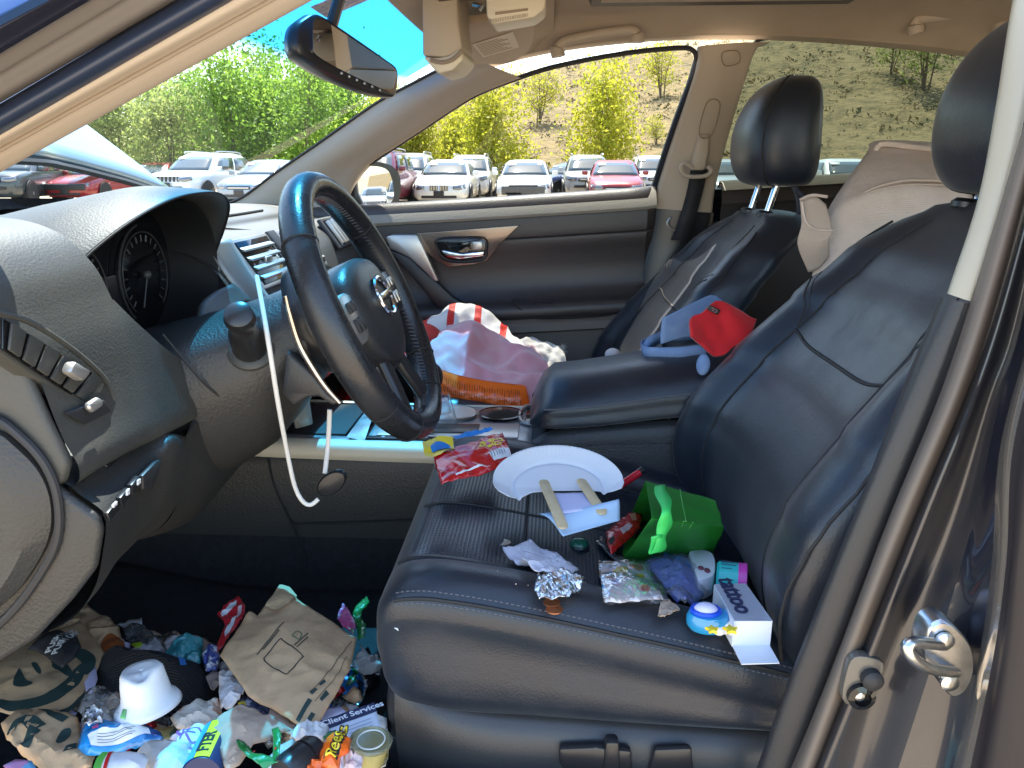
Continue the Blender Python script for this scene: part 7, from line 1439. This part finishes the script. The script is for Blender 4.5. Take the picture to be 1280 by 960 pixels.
# pink and green wrappers to the right
s, o = sheet('pink_candy_wrapper', [(421, 776), (428, 757), (438, 768), (446, 784), (442, 797), (430, 786)], .385, mat('pink_wrap', (.52, .08, .24), .35, coat=.4, var=(30, (.70, .62, .70), .52, .58), bump=(60, .5, 'n', .004)), 'pink and white candy wrapper at the right of the big brown bag', 'wrapper', .006, 50, 51, res=.006); s.decal('green_tip', [(434, 788), (444, 790), (442, 797)], greenf, o)
sheet('green_candy_wrapper', [(441, 770), (446, 760), (458, 748), (462, 756), (452, 768), (452, 778), (458, 784), (456, 802), (448, 802), (446, 784)], .372, greenf, 'twisted dark green wrapper beside the pink candy wrapper', 'wrapper', .006, 50, 52, res=.006)
sheet('white_paper_strip', [(449, 806), (454, 812), (466, 826), (478, 834), (474, 848), (462, 842), (456, 824)], .352, wpaper, 'white paper strip against the front of the seat', 'paper', .004, 40, 53, res=.008)
sheet('green_twist', [(432, 854), (440, 842), (446, 848), (440, 858), (434, 860)], .372, greenf, 'small green twist under the right corner of the big brown bag', 'wrapper', .004, 60, 54, res=.005)
mb = MB(); mb.ball(U(455, 852, z=.345), (.020, .024, .016)); solidthing('black_sunglass_lens', mb, gloss, 'round shiny black lens by the front of the seat', 'lens')
c0 = U(436, 868, z=.352); mb = MB(); mb.lathe([(.022, 0), (.026, .05), (.028, .052)], c0+V((.01, .03, 0)), V((-.4, -.5, .35)), 24, caps=False); solidthing('clear_plastic_cup', mb, clear, 'small clear plastic cup behind the leaflet', 'cup')
# leaflet
s, o = sheet('client_services_leaflet', [(400, 908), (468, 881), (478, 916), (474, 930), (410, 947)], .436, mat('leaflet_paper', (.62, .66, .74), .6), 'white leaflet with a navy Client Services heading', 'leaflet', .0012, 16, 55, res=.008)
s.decal('navy_heading', [(398, 904), (468, 880), (471, 891), (402, 916)], navyp, o, .001); s.text('Client Services', (410, 905), (471, 884), .0125, mat('leaflet_white', (.72, .72, .75), .6), o, bold=.0003)
for i in range(5): s.stroke('text_line', [(434+1.5*i, 911+4.2*i), (464+i, 900+4.2*i)], .0011, mat('grey_blue_print', (.28, .34, .46), .7), o, n=8); s.decal('blue_bullet', [(425+1.5*i, 913+4.2*i), (428+1.5*i, 912+4.2*i), (429+1.5*i, 915+4.2*i), (426+1.5*i, 916+4.2*i)], blu, o)
sheet('white_card', [(398, 900), (408, 886), (424, 882), (432, 890), (404, 902)], .400, lilp, 'pale card tucked behind the navy heading of the leaflet', 'card', .001, 20, 56)
sheet('white_tissue_bits', [(362, 926), (370, 914), (388, 908), (404, 908), (412, 920), (404, 934), (380, 938)], .430, wpaper, 'torn white tissue left of the orange candy wrapper', 'tissue', .010, 60, 57, dome=.006, res=.005)
sheet('grey_napkin', [(330, 960), (344, 938), (366, 928), (384, 934), (380, 950), (350, 975)], .438, gpaper, 'grey napkin between the green ribbon and the black bottle', 'napkin', .006, 40, 58, res=.007)
# green ribbon wrapper
for pts, sd, lab in (([(295, 927), (304, 928), (318, 944), (340, 950), (346, 956), (330, 962), (308, 948), (298, 936)], 60, 'dark green printed ribbon, lower arm of the V on the brown napkin'), ([(340, 956), (342, 928), (340, 915), (348, 912), (352, 922), (350, 940), (348, 958)], 61, 'dark green printed ribbon, upright arm of the V on the brown napkin')):
    s, o = sheet('green_ribbon', pts, .462, greenf, lab, 'ribbon', .004, 40, sd, res=.006); s.decal('red_dot', [((pts[0][0]+pts[3][0])/2+dx, (pts[0][1]+pts[3][1])/2+2+dy) for dx, dy in ((0, 0), (2, 1), (1, 3), (-1, 2))], red, o)
s, o = sheet('green_leaf_scrap', [(404, 926), (412, 914), (420, 912), (420, 920), (412, 932)], .440, greenf, 'green foil scrap at the leaflet corner above the orange candy wrapper', 'scrap', .004, 60, 62, res=.005)
# black bottle
b0, b1 = U(352, 972, z=.452), U(398, 936, z=.450); bx = (b1-b0).normalized(); L = (b1-b0).length; mb = MB(); mb.lathe([(.001, 0), (.018, .002), (.020, .008), (.020, L*.85), (.016, L*.97), (.001, L)], b0, bx, 28); o = solidthing('black_bottle', mb, softpl, 'black plastic bottle lying beside the orange candy wrapper', 'bottle'); mb = MB(); mb.lathe([(.0206, L*.62), (.0206, L*.66)], b0, bx, 28); B(mb, 'bottle_ring', gloss, o)
# orange candy wrapper with lettering
s, o = sheet('orange_candy_wrapper', [(398, 946), (406, 930), (416, 920), (430, 917), (440, 926), (436, 940), (426, 950), (424, 966), (402, 964)], .456, orange, 'crumpled orange candy wrapper with yellow lettering beside the sauce cup', 'wrapper', .004, 40, 63, dome=.014, res=.005)
s.text('Reese\'s', (416, 952), (428, 920), .0165, blk, o, bold=.0016); s.text('Reese\'s', (416, 952), (428, 920), .0165, yel, o, bold=.0002).location.z += .0009
sheet('orange_foil_scrap', [(384, 964), (392, 954), (404, 952), (410, 962), (400, 975)], .456, orange, 'orange foil scrap at the bottom edge below the lettered candy wrapper', 'scrap', .006, 60, 64, res=.005)
sheet('pinkish_tissue', [(430, 940), (436, 932), (446, 936), (456, 950), (452, 970), (430, 972)], .440, mat('pink_speckled_tissue', (.60, .46, .46), .9, bump=(120, .8, 'n', .004), var=(70, (.42, .22, .22), .52, .68)), 'pinkish crumpled tissue left of the sauce cup', 'tissue', .010, 60, 65, dome=.010, res=.005)
# sauce cup
c0 = U(462, 950, z=.430); SC_ = .74; mb = MB(); mb.lathe([(r*SC_, h*SC_) for r, h in [(.022, 0), (.0235, .004), (.028, .030)]], c0, (.05, -.1, 1), 32); o = solidthing('sauce_cup', mb, mat('yellow_sauce_cup', (.42, .36, .14), .25, coat=.8, var=(60, (.30, .27, .10), .45, .7)), 'small clear sauce cup of yellow sauce with a lid, on the leaflet', 'sauce cup')
mb = MB(); ax_ = V((.05, -.1, 1)).normalized(); mb.lathe([(r*SC_, h*SC_) for r, h in [(.0285, .029), (.031, .030), (.0315, .034), (.029, .0355), (.028, .033), (.020, .0325), (.019, .034), (.001, .034)]], c0, ax_, 32); B(mb, 'clear_lid', film('sauce_lid', (.86, .84, .62), .08, 1.6, haze=.25, hazecol=(.62, .60, .40)), o)
mb = MB(); mb.tube([c0+ax_*.0257+V((.0148*math.cos(t), .0148*math.sin(t), 0)) for t in [2*math.pi*k/32 for k in range(32)]], .0009, 6, True); B(mb, 'lid_ring', mat('lid_white', (.62, .62, .56), .3), o)
s, o = sheet('gold_white_wrapper', [(472, 946), (476, 936), (484, 934), (486, 944), (482, 962), (474, 962)], .420, mat('gold_white_foil', (.55, .50, .38), .3, metal=.3, var=(80, (.3, .22, .06), .5, .58)), 'gold and white wrapper beside the sauce cup by the seat', 'wrapper', .006, 70, 66, res=.005)
sheet('pink_blue_card', [(4, 958), (20, 950), (40, 952), (48, 965), (20, 975)], .440, mat('pink_blue_print', (.55, .25, .42), .5, var=(30, (.15, .40, .62), .48, .54)), 'pink and blue card corner at the very bottom left', 'card', .001, 20, 67)
sheet('white_sliver', [(512, 926), (516, 928), (527, 950), (524, 953)], .36, white, 'thin white paper sliver wedged beside the seat moulding', 'scrap', .001, 20, 68)
sheet('yellow_green_box', [(198, 912), (218, 908), (226, 918), (204, 926)], .414, mat('olive_box_print', (.40, .32, .12), .6, var=(20, (.05, .12, .08), .5, .55)), 'olive and dark green box edge right of the blue packet', 'box', .001, 20, 69)
# filler scraps low in the pile so nothing floats
rnd = random.Random(31); fm = [wpaper, napk, gpaper, kraft, foil, gloss_red, wpaper, blu, napk, clear, mat('dark_wrap', (.05, .05, .06), .4, bump=(60, .6, 'n', .004)), lil]
k = 0
for i in range(135):
    px, py = rnd.uniform(40, 470), rnd.uniform(800, 960)
    if py < 800+.1*abs(px-200): continue
    r = rnd.uniform(9, 24); pts = [(px+r*math.cos(t)*rnd.uniform(.6, 1.2), py+.7*r*math.sin(t)*rnd.uniform(.6, 1.2)) for t in [2*math.pi*j/9 for j in range(9)]]
    z = .332+.05*sstep(780, 960, py)+rnd.uniform(0, .022); m = fm[i % len(fm)]
    s = Sheet(pts, z, .008, 55, 100+i, dome=.007, res=.008); o = s.build('crumpled_scrap', m); T(o, 'crumpled scrap low in the footwell litter, partly under other pieces', 'scrap', 'scraps low in the footwell litter')
